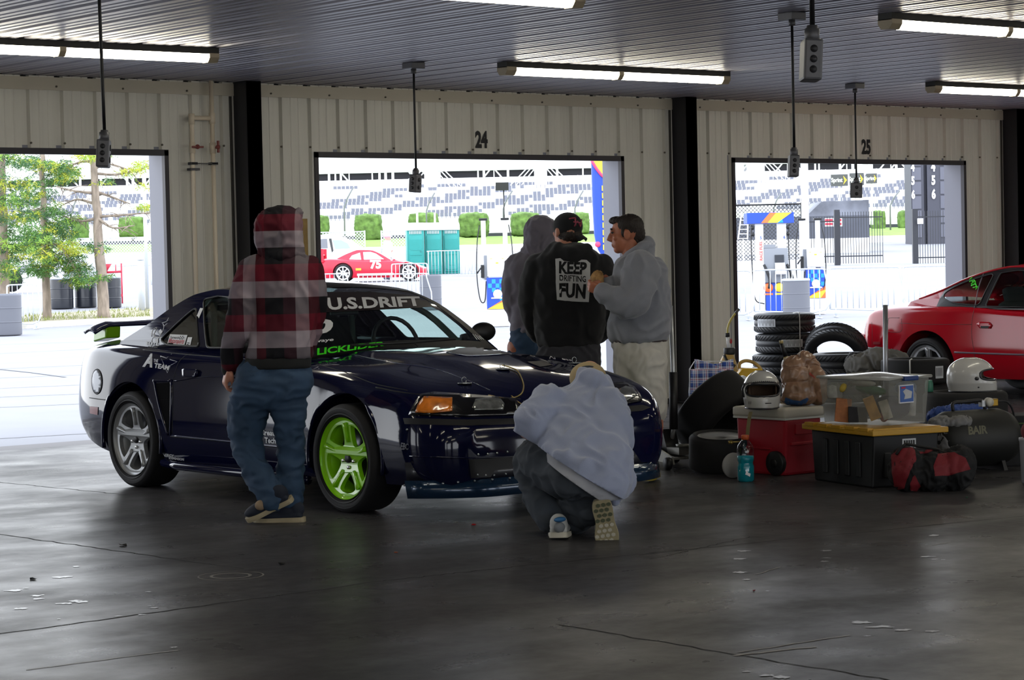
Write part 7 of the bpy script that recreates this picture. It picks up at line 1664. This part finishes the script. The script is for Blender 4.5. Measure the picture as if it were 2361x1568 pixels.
for (x, y, r) in ((2252, 873, .014), (2256, 893, .006)):
    p_ = HS.px(x, y, .003)
    if p_: b = MB(); b.ball(p_, r, 12, 8); b.build('visor_pivot', M_hbk, t_)
# plastic carrier bag
bp_ = at(1846, 950, 15.68); bl = V((bp_.x, bp_.y, .452)); b = MB()
for (dx, dz, rx, ry, rz_) in ((0, .10, .145, .11, .10), (-.01, .06, .15, .12, .06), (-.02, .20, .12, .10, .09), (-.03, .27, .10, .08, .06), (.03, .31, .05, .05, .05), (.09, .16, .08, .09, .10), (.12, .08, .06, .08, .08)): b.ball(RH * dx + ZU * dz, (rx, ry, rz_), 16, 12)
for (dx, dz) in ((.08, .33), (.10, .29)): b.tube([RH * (dx - .05) + ZU * (dz - .02), RH * dx + ZU * dz, RH * (dx + .03) + ZU * (dz - .03)], [.02, .018, .01], 8)
bag = remesh(b, 'carrier_bag', mat('brown_plastic_film', hexc('8a6a54'), .35, var=.3, vscale=9, coat=.2), None, .007, 4, disp=folds(.006, (12, 12, 9), 3, .003)); bag.location = bl; tag(bag, 'crumpled brown plastic carrier bag with a blue emblem, on the cooler', 'bag')
bpy.context.view_layer.update(); BS = Surf([bag], bag); BS.poly('blue_emblem', [(1808, 925), (1812, 916), (1830, 922), (1845, 924), (1860, 917), (1864, 920), (1855, 934), (1835, 939), (1818, 936)], mat('emblem_blue', hexc('2c4f80'), .5), bag, .004, 4); BS.poly('red_print', [(1866, 858), (1876, 866), (1880, 874), (1874, 870), (1864, 864)], mat('emblem_red', hexc('9a3a2c'), .5), bag, .004, 4)
# blue drink bottle
M_pet = glass('clear_plastic', (.86, .9, .92), .05); bo = onz(1720, 1110); t_ = thing('drink_bottle', 'clear plastic bottle of turquoise liquid with an orange cap on the floor', 'bottle', (bo.x, bo.y, 0))
pr_ = [(.050, .0), (.056, .012), (.056, .10), (.050, .115), (.050, .125), (.056, .14), (.056, .20), (.050, .235), (.030, .262), (.022, .27), (.022, .285)]
b = MB(); b.lathe(pr_, 24); part(b, 'shell', M_pet, t_); b = MB(); b.lathe([(r * .95, z) for r, z in pr_[:6]] + [(.053, .168)], 24); part(b, 'liquid', mat('turquoise_liquid', hexc('12a5b5'), .15, trans=.35), t_)
b = MB(); b.lathe([(.026, .272), (.026, .298), (.023, .302)], 16); part(b, 'cap', mat('orange_cap', hexc('b5542a'), .5), t_)
b = MB(); b.m = Matrix.Rotation(-YAW, 4, 'Z'); b.prism([(-.01, .05), (.0, .075), (.01, .06), (.025, .055), (.02, .035), (.005, .045)], -.059, -.056, 'y'); part(b, 'label_mark', M_wtext, t_)
do = at(1690, 1066, 15.35); b = MB(); b.lathe([(.001, -.01), (.08, -.01), (.085, 0), (.08, .01), (.001, .01)], 28, 'y'); single(b, 'round_lid', mat('grey_plastic_lid', hexc('8f8d8c'), .5), 'pale round lid standing on edge between the slick tyre and the cooler', 'lid', loc=V((do.x, do.y, .086)), rot=(0, 0, -YAW + .5))
vo = at(1686, 1020, 15.45); b = MB(); b.tube([RH * 0, RH * .06 + ZU * .004], [.006, .004], 8); b.ball((0, 0, 0), (.014, .014, .014)); b.tube([RH * .0, RH * -.02], .011, 8); single(b, 'brass_valve', mat('brass', hexc('9a8448'), .3, metal=.7), 'small brass air valve sticking out beside the cooler', 'valve', loc=V((vo.x, vo.y, vo.z)))
# black tote with yellow lid, clear bin
M_tote = mat('black_tote', hexc('131417'), .45); M_ylid = mat('yellow_lid', hexc('b0851a'), .45)
tp = gpt(2010, 14.88); t_ = thing('storage_tote', 'black storage tote with a yellow lid right of the red cooler', 'storage box', (tp.x, tp.y, 0), -YAW - 1.15)
b = MB(); b.prism([(-.34, 0), (.34, 0), (.37, .33), (-.37, .33)], -.24, .24, 'y'); part(b, 'tub', M_tote, t_, bev=.012)
for k in range(4): b = MB(); b.box((-.22 + k * .13, -.252, .06), (-.17 + k * .13, -.236, .28), .006); part(b, 'rib', M_tote, t_)
b = MB(); b.box((-.42, -.28, .33), (.42, .28, .365), .006)
for k in range(5): b.box((-.38 + k * .16, -.285, .355), (-.27 + k * .16, -.24, .378), .004)
b.box((-.38, -.25, .36), (.38, .25, .372), .004); ly = part(b, 'lid', M_ylid, t_)
b = MB(); b.box((.362, -.03, .24), (.368, .07, .30)); part(b, 'label', M_lab, t_)
for k in range(5): b = MB(); b.box((.366, -.02 + k * .017, .25), (.371, -.009 + k * .017, .29)); part(b, 'label_print', M_seal, t_)
for k in range(3): b = MB(); b.box((.345, -.16 + k * .12, .06), (.362, -.11 + k * .12, .22), .006); part(b, 'rib', M_tote, t_)
cb = gpt(2012, 14.98); zb_ = .375; t_ = thing('clear_bin', 'clear plastic bin of odds and ends with blue latches on the yellow lid', 'storage box', (cb.x, cb.y, zb_), -YAW - .85)
M_bin = milky('milky_plastic', hexc('a9aaa6'), .36)
def wallring(w0, d0, w1, d1, z0, z1): return [(-w0, -d0, z0), (w0, -d0, z0), (w0, d0, z0), (-w0, d0, z0), (-w1, -d1, z1), (w1, -d1, z1), (w1, d1, z1), (-w1, d1, z1)]
b = MB(); b.add(wallring(.265, .18, .285, .20, .0, .29), [(0, 1, 2, 3), (0, 4, 5, 1), (1, 5, 6, 2), (2, 6, 7, 3), (3, 7, 4, 0)]); part(b, 'tub', M_bin, t_)
b = MB(); b.tube([(-.295, -.21, .295), (.295, -.21, .295), (.295, .21, .295), (-.295, .21, .295), (-.295, -.21, .295)], .010, 8); b.grid(lambda a, c: V((-.295 + .59 * a, -.21 + .42 * c, .298 + .022 * sin(pi * a) * sin(pi * c) + .004 * sin(a * 9 + c * 5))), 14, 10); part(b, 'lid', milky('milky_lid', hexc('c8c9c6'), .6, .12), t_)
b = MB(); b.box((.285, -.07, .275), (.310, .07, .305), .008); part(b, 'latch', mat('blue_latch', hexc('1d3a74'), .4), t_)
b = MB(); b.box((-.310, -.07, .275), (-.285, .07, .305), .008); part(b, 'latch', mat('blue_latch', hexc('1d3a74'), .4), t_)
b = MB(); b.box((.279, -.10, .135), (.289, .04, .25)); lb = part(b, 'label', M_wtext, t_); b = MB(); b.box((.288, -.094, .142), (.292, .034, .244)); part(b, 'label_picture', mat('label_blue', hexc('3f63a8'), .5), lb); b = MB(); b.prism([(-.06, .16), (.01, .165), (.02, .205), (-.04, .225), (-.07, .21), (-.05, .185)], .291, .294, 'x'); part(b, 'label_shape', M_lab, lb)
b = MB(); b.box((.291, -.085, .228), (.294, -.045, .238)); part(b, 'label_red', M_red, lb)
items = [('snack_box', (-.20, -.07, .075), (.05, .03, .075), 'a56a42', .1, 'orange and white carton at the lower left'), ('paint_can', (-.25, .0, .20), (.05, .05, .05), '9fa09a', .0, 'pale round can at the upper left'), ('cloth_bundle', (-.02, .03, .195), (.10, .07, .03), '2f6b44', .2, 'green cloth bundle in the middle'),
         ('yellow_carton', (-.02, -.14, .09), (.035, .03, .075), 'b98a3e', -.35, 'tilted yellow and white carton'), ('white_carton', (.065, -.15, .08), (.03, .02, .06), 'b8b4a8', -.3, 'tilted white carton'), ('dark_bag', (.10, -.05, .085), (.13, .09, .08), '23253a', .0, 'dark blue bag'), ('white_bottle', (.235, -.05, .12), (.028, .028, .09), 'b5b6b8', .05, 'white labelled bottle at the right'),
         ('red_item', (.06, -.15, .045), (.03, .02, .045), '7a2230', .3, 'dark red packet at the bottom'), ('yellow_lamp', (-.20, -.1, .22), (.02, .02, .03), 'a8923a', .4, 'small yellow piece at the upper left'), ('black_case', (-.11, -.1, .05), (.06, .05, .05), '1b1c22', .0, 'black case at the bottom left'), ('white_roll', (-.08, -.06, .245), (.09, .04, .02), '9c9a92', .1, 'pale cloth roll at the top'), ('blue_pack', (.2, .02, .20), (.07, .06, .05), '596a85', .1, 'grey blue packet at the top right')]
Rz = Matrix.Rotation(-YAW - .12, 3, 'Z')
for i, (nm, c, hs, hx, tl_, lb) in enumerate(items):
    b = MB()
    if 'can' in nm or 'bottle' in nm: b.lathe([(hs[0] * .9, -hs[2]), (hs[0], -hs[2] * .9), (hs[0], hs[2] * .55), (hs[0] * .5, hs[2] * .8), (hs[0] * .5, hs[2])], 20)
    elif 'box' in nm or 'carton' in nm or 'case' in nm: b.box([-x for x in hs], hs, .004)
    else: b.ball((0, 0, 0), hs, 16, 10); b.ball((hs[0] * .4, 0, hs[2] * .3), (hs[0] * .6, hs[1] * .7, hs[2] * .7), 14, 8)
    single(b, nm, mat('item_' + nm, hexc(hx), .7, var=.25, vscale=20), lb + ' inside the clear bin', nm.split('_')[-1], 'things inside the clear bin', loc=V((cb.x, cb.y, zb_ + .01)) + Rz @ V(c), rot=(0, tl_, -YAW - .12))
# duffel bag
M_dred = mat('red_nylon', hexc('6a0f1a'), .7, bump=.3, bscale=30); M_dblk = mat('black_nylon', hexc('0c0d10'), .8, bump=.3, bscale=30)
dp = gpt(2142, 14.26); b = MB(); X_ = lambda px, dy=0: RH * ((px - 2142) / 371.) + FH * dy
for (a, z, rx, ry, rz_) in ((2090, .13, .12, .12, .13), (2142, .12, .13, .13, .125), (2195, .13, .11, .12, .13), (2205, .16, .09, .10, .11), (2085, .17, .09, .10, .10)): b.ball(X_(a) + ZU * z, (rx, ry, rz_), 18, 12)
dz_ = remesh(b, 'duffel_bag', M_dblk, None, .009, 6, disp=folds(.010, (14, 14, 10), 8)); dz_.location = dp; tag(dz_, 'red and black nylon duffel bag on the floor before the yellow lidded tote', 'bag')
bpy.context.view_layer.update(); DS = Surf([dz_], dz_)
for pg in ([(2056, 1050), (2072, 1036), (2108, 1032), (2112, 1060), (2098, 1085), (2086, 1125), (2064, 1130), (2058, 1090)], [(2112, 1032), (2150, 1028), (2162, 1036), (2140, 1045), (2122, 1048)], [(2162, 1048), (2200, 1044), (2226, 1056), (2236, 1082), (2190, 1096), (2156, 1098), (2152, 1075)], [(2098, 1115), (2108, 1095), (2122, 1120), (2112, 1132), (2100, 1130)]): DS.poly('red_panel', pg, M_dred, dz_, .006, 5)
DS.line('zip', [(2060, 1045), (2110, 1034), (2165, 1040), (2230, 1055)], .004, M_seal, dz_, 6); DS.line('handle', [(2070, 1050), (2085, 1030), (2110, 1022), (2150, 1026), (2166, 1045)], .009, M_dblk, dz_, 6, off=.012); DS.line('buckle', [(2186, 1068), (2196, 1066), (2196, 1076), (2187, 1076)], .004, M_seal, dz_, 2, True)
# air tank
ap = gpt(2262, 15.55); t_ = thing('air_tank', 'black horizontal air tank with pale lettering and a gauge at the right', 'air tank', (ap.x, ap.y, 0), -YAW + .50)
b = MB(); b.lathe([(.001, -.42), (.10, -.41), (.16, -.37), (.19, -.30), (.19, .12), (.165, .19), (.10, .23), (.001, .24)][::-1], 40, 'x', (0, 0, .215)); part(b, 'shell', mat('matt_black_tank', hexc('111211'), .55), t_)
for x in (-.28, .06): b = MB(); b.prism([(-.14, 0), (.14, 0), (.1, .1), (-.1, .1)], x, x + .03, 'x'); part(b, 'foot', M_blackp, t_)
b = MB(); b.tube(cat_pts([(-.25, 0, .40), (-.25, 0, .455), (-.16, 0, .46), (.0, 0, .46), (.02, 0, .40)], 4), .012, 8); part(b, 'handle', M_blackp, t_)
b = MB(); b.lathe([(.001, -.035), (.028, -.035), (.03, -.02), (.03, .0)], 20, 'y', (.04, 0, .45)); g_ = part(b, 'gauge', mat('gauge_face', hexc('b5b2a8'), .3), t_); b = MB(); b.box((.07, -.02, .42), (.12, .02, .47), .006); part(b, 'regulator', mat('gold_regulator', hexc('8c6d22'), .3, metal=.7), t_); b = MB(); b.box((-.02, -.02, .42), (.01, .02, .465), .004); part(b, 'fitting', M_silver, t_)
b = MB(); b.tube(cat_pts([(.12, 0, .45), (.2, -.02, .44), (.27, 0, .34), (.28, .02, .15)], 4), .007, 6); part(b, 'air_hose', M_hose, t_)
vs, fs = text_tris('BAIR', .075, .04, 1.0, .2); b = MB()
b.add([V((p_.x - .20, -.192 * cos(.36 + p_.y / .19), .215 + .192 * sin(.36 + p_.y / .19))) for p_ in vs], fs); b.build('tank_lettering', mat('pale_lettering', hexc('5e5c4c'), .6), t_, recalc=False)
# bundle of cloth and blue tarp behind the duffel
tb = gpt(2205, 15.95); b = MB()
for (a, z, rx, rz_) in ((2165, .33, .10, .06), (2200, .36, .12, .045), (2235, .35, .10, .05), (2190, .2, .16, .2)): b.ball(RH * ((a - 2200) / 338.) + ZU * z, (rx, .10, rz_), 16, 10)
o = remesh(b, 'blue_tarp', mat('blue_tarp', hexc('1c3f86'), .6), None, .009, 4, disp=folds(.012, (18, 18, 14), 5)); o.location = tb; tag(o, 'folded blue tarpaulin between the yellow lid and the wide tyres', 'tarpaulin')
tb = gpt(2188, 15.35); b = MB()
for (a, z, rx, rz_) in ((2165, .33, .10, .04), (2205, .335, .11, .035), (2188, .18, .11, .17)): b.ball(RH * ((a - 2185) / 357.) + ZU * z, (rx, .08, rz_), 16, 10)
o = remesh(b, 'work_gloves', mat('grey_cloth', hexc('6f6f70'), .9), None, .009, 4, disp=folds(.010, (22, 22, 20), 6)); o.location = tb; tag(o, 'bundle of grey cloth lying in front of the blue tarpaulin', 'cloth')
# grey jacket over the tyres
jp = gpt(2030, 21.9); b = MB(); u_j = 246.
for (a, y, rx, ry, rz_) in ((1985, 843, .13, .16, .10), (2020, 836, .16, .17, .12), (2055, 838, .13, .16, .11), (2080, 855, .12, .14, .09), (2000, 862, .16, .16, .10), (2050, 865, .17, .15, .10)): b.ball(RH * ((a - 2030) / u_j) + ZU * (zat(2030, y, 21.9)), (rx, ry, rz_), 16, 10)
o = remesh(b, 'grey_jacket', mat('grey_jacket_cloth', hexc('63625f'), .9), None, .010, 4, disp=folds(.020, (9, 9, 5), 9, .006)); o.location = jp; tag(o, 'grey jacket thrown over the tyres behind the clear bin', 'jacket')
b = MB(); b.ball((0, 0, 0), (.10, .08, .10), 14, 10); b.ball(RH * .08 + ZU * .05, (.12, .08, .05), 14, 10); o = remesh(b, 'black_jacket', M_dblk, None, .010, 3, disp=folds(.012, (12, 12, 10), 2)); o.location = at(1972, 838, 22.1); tag(o, 'black cloth tucked under the left end of the grey jacket', 'cloth')
# metal pole behind the clear bin, funnel neck
pp = gpt(2038, 20.4); b = MB(); zt = zat(2041, 703, 20.4); b.tube([(0, 0, 0), RH * .012 + V((0, 0, zt))], .022, 16); single(b, 'metal_pole', mat('brushed_tube', hexc('8f9196'), .35, metal=.6), 'upright bare metal pole standing behind the clear bin', 'pole', loc=pp)
fp = gpt(1806, 16.15); b = MB(); z_ = lambda y: zat(1806, y, 16.15); b.tube([V((0, 0, z_(852))), V((0, 0, z_(820))) + RH * -.01, V((0, 0, z_(790))) + RH * -.02], [.018, .014, .013], 12); t_ = thing('jug_spout', 'pale spout with a black collar sticking up behind the brown bag', 'spout', fp); b = MB(); b.tube([V((0, 0, 0)), V((0, 0, z_(820))) + RH * .01], [.07, .014], 12); part(b, 'neck', mat('cream_tube', hexc('a08f60'), .4), t_); b = MB(); b.tube([V((0, 0, z_(822))) + RH * .01, V((0, 0, z_(792))) + RH * -.018], [.017, .013], 12); part(b, 'collar', M_blackp, t_); b = MB(); b.tube([V((0, 0, z_(792))) + RH * -.018, V((0, 0, z_(785))) + RH * -.02], .015, 12); part(b, 'tip', mat('cream_tube', hexc('a08f60'), .4), t_)
# floor jack with foam handle
M_jack = mat('worn_silver_steel', hexc('86857f'), .4, metal=.6, var=.25, vscale=14)
jb = gpt(1540, 16.3); t_ = thing('floor_jack', 'worn steel floor jack with a tall foam gripped handle beside the slick tyre', 'jack', jb, -YAW + .35); z_ = lambda y: zat(1548, y, 16.3)
b = MB()
for sx in (-.11, .11): b.prism([(-.30, .04), (.30, .05), (.32, .12), (.10, .16), (-.28, .09)], sx - .006, sx + .006, 'x')
b.box((-.11, -.28, .07), (.11, -.12, .085)); b.box((-.10, .05, .06), (.10, .28, .13), .01); part(b, 'frame', M_jack, t_)
b = MB(); b.prism([(-.25, .10), (.1, .09), (.1, .13), (-.25, .15)], -.05, .05, 'x'); b.lathe([(.05, .15), (.055, .17)], 16, 'z', (0, -.22, 0)); part(b, 'lift_arm', M_jack, t_)
for sy in (-.26, .24):
    for sx in (-.14, .14): b = MB(); b.lathe([(.04, -.02), (.045, -.01), (.045, .01), (.04, .02)], 18, 'x', (sx, sy, .045)); part(b, 'caster', M_blackp, t_)
hr_ = Matrix.Rotation(YAW - .35, 3, 'Z')
b = MB(); h0 = V((.0, .0, .12)); tp_ = hr_ @ (RH * ((1545 - 1540) / 330.)) * 0
ha, hb, hc_ = [hr_ @ (at(x, y, 16.3) - jb) for x, y in ((1553, 990), (1552, 858), (1546, 705))]
b.tube([V((.02, .05, .12)), ha, hb, hc_], .016, 12); part(b, 'handle', M_silver, t_); b = MB(); b.tube([ha, ha.lerp(hb, .5), hb], .030, 14); part(b, 'foam_grip', M_blackp, t_); b = MB(); b.prism([(-.06, .10), (.10, .10), (.03, .26)], -.05, .05, 'x'); part(b, 'handle_socket', M_blackp, t_)
# checked laundry bag
def check_mat():
    m = bpy.data.materials.new('checked_weave'); m.use_nodes = True; t = m.node_tree; bs = t.nodes['Principled BSDF']; bs.inputs['Roughness'].default_value = .6; tc_ = t.nodes.new('ShaderNodeTexCoord'); sp = t.nodes.new('ShaderNodeSeparateXYZ'); t.links.new(tc_.outputs['Object'], sp.inputs[0]); cs = []
    for ax_, per in (('X', .075), ('Z', .075)):
        a = t.nodes.new('ShaderNodeMath'); a.operation = 'MULTIPLY'; a.inputs[1].default_value = 1 / per; t.links.new(sp.outputs[ax_], a.inputs[0]); f = t.nodes.new('ShaderNodeMath'); f.operation = 'FRACT'; t.links.new(a.outputs[0], f.inputs[0]); r = t.nodes.new('ShaderNodeValToRGB'); r.color_ramp.interpolation = 'CONSTANT'; e = r.color_ramp.elements
        while len(e) > 1: e.remove(e[-1])
        e[0].position = 0; e[0].color = hexc('2a4ea0') + (1,)
        for p_, c_ in ((.30, 'd8dce8'), (.42, '2a4ea0'), (.50, 'd8dce8'), (.62, 'b8404a'), (.70, 'd8dce8'), (.85, '16306a')): q_ = e.new(p_); q_.color = hexc(c_) + (1,)
        t.links.new(f.outputs[0], r.inputs[0]); cs.append(r.outputs[0])
    mx = t.nodes.new('ShaderNodeMix'); mx.data_type = 'RGBA'; mx.inputs[0].default_value = .5; t.links.new(cs[0], mx.inputs[6]); t.links.new(cs[1], mx.inputs[7]); t.links.new(mx.outputs[2], bs.inputs['Base Color']); return m
M_chk = check_mat(); lp = gpt(1638, 18.3); t_ = thing('laundry_bag', 'blue, white and red checked woven bag standing behind the slick tyre', 'bag', lp, -YAW - .25); z_ = lambda y: zat(1638, y, 18.3); hb_ = z_(850)
b = MB(); b.grid(lambda a, c: V((-.155 + .31 * a + .012 * sin(c * 7), -.11 - .02 * sin(a * 9) * c, c * hb_)), 12, 10); b.grid(lambda a, c: V((-.155 + .01 * sin(c * 8), -.11 + .22 * a, c * (hb_ - .01))), 6, 10); b.grid(lambda a, c: V((.155 + .01 * sin(c * 6), -.11 + .22 * a, c * (hb_ - .02))), 6, 10); b.grid(lambda a, c: V((-.155 + .31 * a, .11, c * (hb_ + .05 + .02 * cos(a * 6)))), 12, 10); b.box((-.15, -.10, 0), (.15, .1, .01)); part(b, 'panels', M_chk, t_, solid=.004)
b = MB(); b.grid(lambda a, c: V((-.12 + .19 * a, -.07 + .02 * sin(a * 5), hb_ - .02 + c * (.085 - .05 * a * a))), 10, 5); part(b, 'flap', M_chk, t_, solid=.004)
b = MB(); b.tube([(-.156, -.114, 0), (-.156, -.114, hb_), (.156, -.114, hb_), (.156, -.114, 0)], .005, 5); b.tube([(-.156, -.114, hb_), (-.156, .11, hb_ + .05), (.156, .11, hb_ + .05)], .005, 5); part(b, 'piping', M_wtext, t_)
# fuel jugs
M_jug1 = mat('translucent_tan_plastic', hexc('a88a4c'), .45, var=.12, vscale=12); M_jug2 = mat('yellow_plastic', hexc('c9a016'), .4)
j1 = gpt(1675, 19.0); t_ = thing('fuel_jug', 'tan plastic fuel jug with a valve and long curved hose', 'fuel jug', j1, -YAW); z_ = lambda y: zat(1675, y, 19.0); X_ = lambda px: (px - 1675) / 283.5
b = MB(); b.ball((0, 0, z_(870)), (.10, .10, .14), 20, 14); b.box((-.11, -.09, 0), (.09, .09, z_(850)), .03); b.tube([(0, 0, z_(850)), (.01, 0, z_(816))], [.09, .04], 20); o = remesh(b, 'tank', M_jug1, t_, .008, 5)
b = MB(); b.lathe([(.042, z_(818)), (.046, z_(815)), (.046, z_(804)), (.042, z_(802))], 20, 'z', (.015, 0, 0)); part(b, 'cap', M_blackp, t_)
b = MB(); b.tube([(.012, 0, z_(804)), (.005, 0, z_(776))], .013, 12); part(b, 'valve_tube', M_wtext, t_); b = MB(); b.tube([(.005, 0, z_(777)), (.002, 0, z_(768))], .018, 12); part(b, 'hose_clamp', M_blackp, t_); b = MB(); b.ball((.03, -.01, z_(787)), (.010, .012, .022)); part(b, 'valve_lever', mat('red_lever', hexc('9a1a22'), .4), t_)
b = MB(); b.tube(cat_pts([(.002, 0, z_(770)), (X_(1677), 0, z_(755)), (X_(1684), 0, z_(738)), (X_(1696), 0, z_(722))], 5), .0085, 8); part(b, 'hose', mat('yellow_tube', hexc('b8ab5a'), .3), t_); b = MB(); b.tube([(X_(1695), 0, z_(723)), (X_(1704), 0, z_(713))], .011, 8); part(b, 'hose_end', mat('dark_end', hexc('4a4a4c'), .4), t_)
b = MB(); b.tube(cat_pts([(X_(1666), -.06, z_(818)), (X_(1672), -.09, z_(832)), (X_(1688), -.10, z_(846))], 4), [.012, .012, .012, .012, .014, .016, .018, .02, .022], 10); part(b, 'spout', M_blackp, t_)
j2 = gpt(1728, 18.4); t_ = thing('fuel_jug', 'bright yellow plastic fuel jug with a loop handle behind the helmet', 'fuel jug', j2, -YAW); z_ = lambda y: zat(1722, y, 18.4)
b = MB(); b.box((-.11, -.09, 0), (.10, .09, z_(858)), .03); b.prism([(-.11, z_(862)), (.10, z_(862)), (.08, z_(850)), (-.07, z_(848))], -.085, .085, 'y'); remesh(b, 'tank', M_jug2, t_, .008, 5)
b = MB(); b.tube(cat_pts([(-.09, 0, z_(850)), (-.085, 0, z_(838)), (-.04, 0, z_(832)), (.02, 0, z_(836)), (.07, 0, z_(848)), (.09, 0, z_(862))], 4), .014, 10); part(b, 'handle', M_jug1, t_)
pw = gpt(1710, 17.8); b = MB(); b.prism([(-.05, 0), (.05, 0), (.055, zat(1710, 875, 17.8)), (.0, zat(1710, 866, 17.8)), (-.05, zat(1710, 873, 17.8))], -.03, .03, 'y'); single(b, 'paper_bag', M_wtext, 'white and red packet standing before the yellow fuel jug', 'packet', loc=pw, rot=(0, 0, -YAW + .2))
# green capped bottle, dark box, bucket at the right edge
gp_ = at(2149, 908, 17.0); t_ = thing('green_bottle', 'small bottle with a green cap on the wide tyre', 'bottle', V((gp_.x - .02, gp_.y + .01, .440))); b = MB(); b.lathe([(.028, 0), (.03, .005), (.03, .06), (.024, .075), (.024, .085)], 18); part(b, 'body', mat('green_plastic', hexc('2f6a55'), .4), t_)
db = gpt(2330, 15.9); t_ = thing('black_case', 'black flat topped case with a green edge at the right edge', 'case', db, -YAW + .1); b = MB(); b.box((-.10, -.15, 0), (.16, .15, .34), .01); part(b, 'body', M_dblk, t_); b = MB(); b.box((-.105, -.155, .285), (.165, .155, .292)); part(b, 'green_edge', mat('green_line', hexc('3f5a22'), .6), t_)
bk = gpt(2368, 14.6); t_ = thing('white_bucket', 'white plastic bucket cut off by the right edge of the picture', 'bucket', bk); b = MB(); b.lathe([(.045, 0), (.05, .01), (.06, .26), (.064, .27), (.064, .285)], 24); part(b, 'body', mat('grey_white_plastic', hexc('9a9ca6'), .5), t_)
b = MB(); b.ball((0, 0, .035), (.05, .05, .06), 16, 10); single(b, 'red_cloth', mat('dull_red_cloth', hexc('7c3a42'), .9), 'dull red cloth resting in the white bucket at the right edge', 'cloth', loc=V((bk.x, bk.y, .29)))
# small litter on the floor
def litter(px, py, s, hx, label, nm='litter_scrap'):
    p_ = onz(px, py); b = MB(); random.seed(px); b.add([(random.uniform(-s, s), random.uniform(-s, s), 0) for _ in range(1)] + [(s * cos(k * 1.05 + .3) * random.uniform(.5, 1), s * sin(k * 1.05) * random.uniform(.4, 1), random.uniform(.002, s * .5)) for k in range(6)], [(0, i, i % 6 + 1) for i in range(1, 7)]); b.add([(s * .7 * cos(k * 1.05), s * .7 * sin(k * 1.05), .0005) for k in range(6)], [tuple(range(6))]); single(b, nm, mat('litter_' + hx, hexc(hx), .8), label, 'litter', loc=V((p_.x, p_.y, .001)))
litter(76, 1337, .022, '101012', 'black leaf scrap on the floor at the lower left', 'leaf'); litter(283, 1260, .03, '1a1712', 'thin dark leaf on the floor below the silver wheel', 'leaf'); litter(1092, 1212, .018, 'a01820', 'small red scrap on the floor before the splitter'); litter(1052, 1206, .014, 'a8a69c', 'small white scrap on the floor before the splitter')
litter(914, 1275, .012, 'a8562c', 'tiny orange scrap on the floor below the lime wheel'); litter(650, 1302, .02, '121212', 'dark scrap on the floor below the walking person'); litter(2230, 1148, .014, '14523c', 'tiny green scrap on the floor before the air tank'); litter(1738, 1363, .01, '7a1820', 'tiny dark red scrap on the open floor at the right'); litter(1300, 1212, .012, '8a3a2a', 'small brown scrap beside the white trainer')
# far person by the racing car
ff = Fig(893, 643, 91, 'far person in a white shirt and pinkish cap leaning over the racing car', None); ff.base = G(893, 91)
q_ = lambda px, py, dy=0: at(px, py, 91 + dy) - ff.base
b = MB(); b.ball(q_(894, 549), (.12, .12, .14), 12, 8)
chain(b, [q_(893, 560), q_(892, 585), q_(892, 600)], [.13, .16, .15]); chain(b, [q_(888, 600), q_(889, 640)], [.09, .07]); chain(b, [q_(897, 600), q_(897, 640)], [.09, .07]); chain(b, [q_(900, 564), q_(904, 575), q_(900, 582)], [.06, .05, .05])
o = remesh(b, 'person', mat('far_skin', hexc('c89a8c'), .7), None, .03, 2); o.location = ff.base; tag(o, ff.label, 'person')
b = MB(); chain(b, [q_(893, 562), q_(892, 585), q_(892, 596)], [.16, .18, .17]); chain(b, [q_(900, 564), q_(905, 574)], [.08, .07]); remesh(b, 'shirt', M_white, o, .03, 2)
b = MB(); chain(b, [q_(888, 598), q_(889, 640)], [.12, .09]); chain(b, [q_(897, 598), q_(897, 640)], [.12, .09]); remesh(b, 'trousers', mat('far_trousers', hexc('55586a'), .8), o, .03, 2)
b = MB(); b.ball(q_(893, 545), (.15, .15, .10), 12, 8); b.build('cap', mat('pinkish_cap', hexc('d8a0a8'), .7), o)
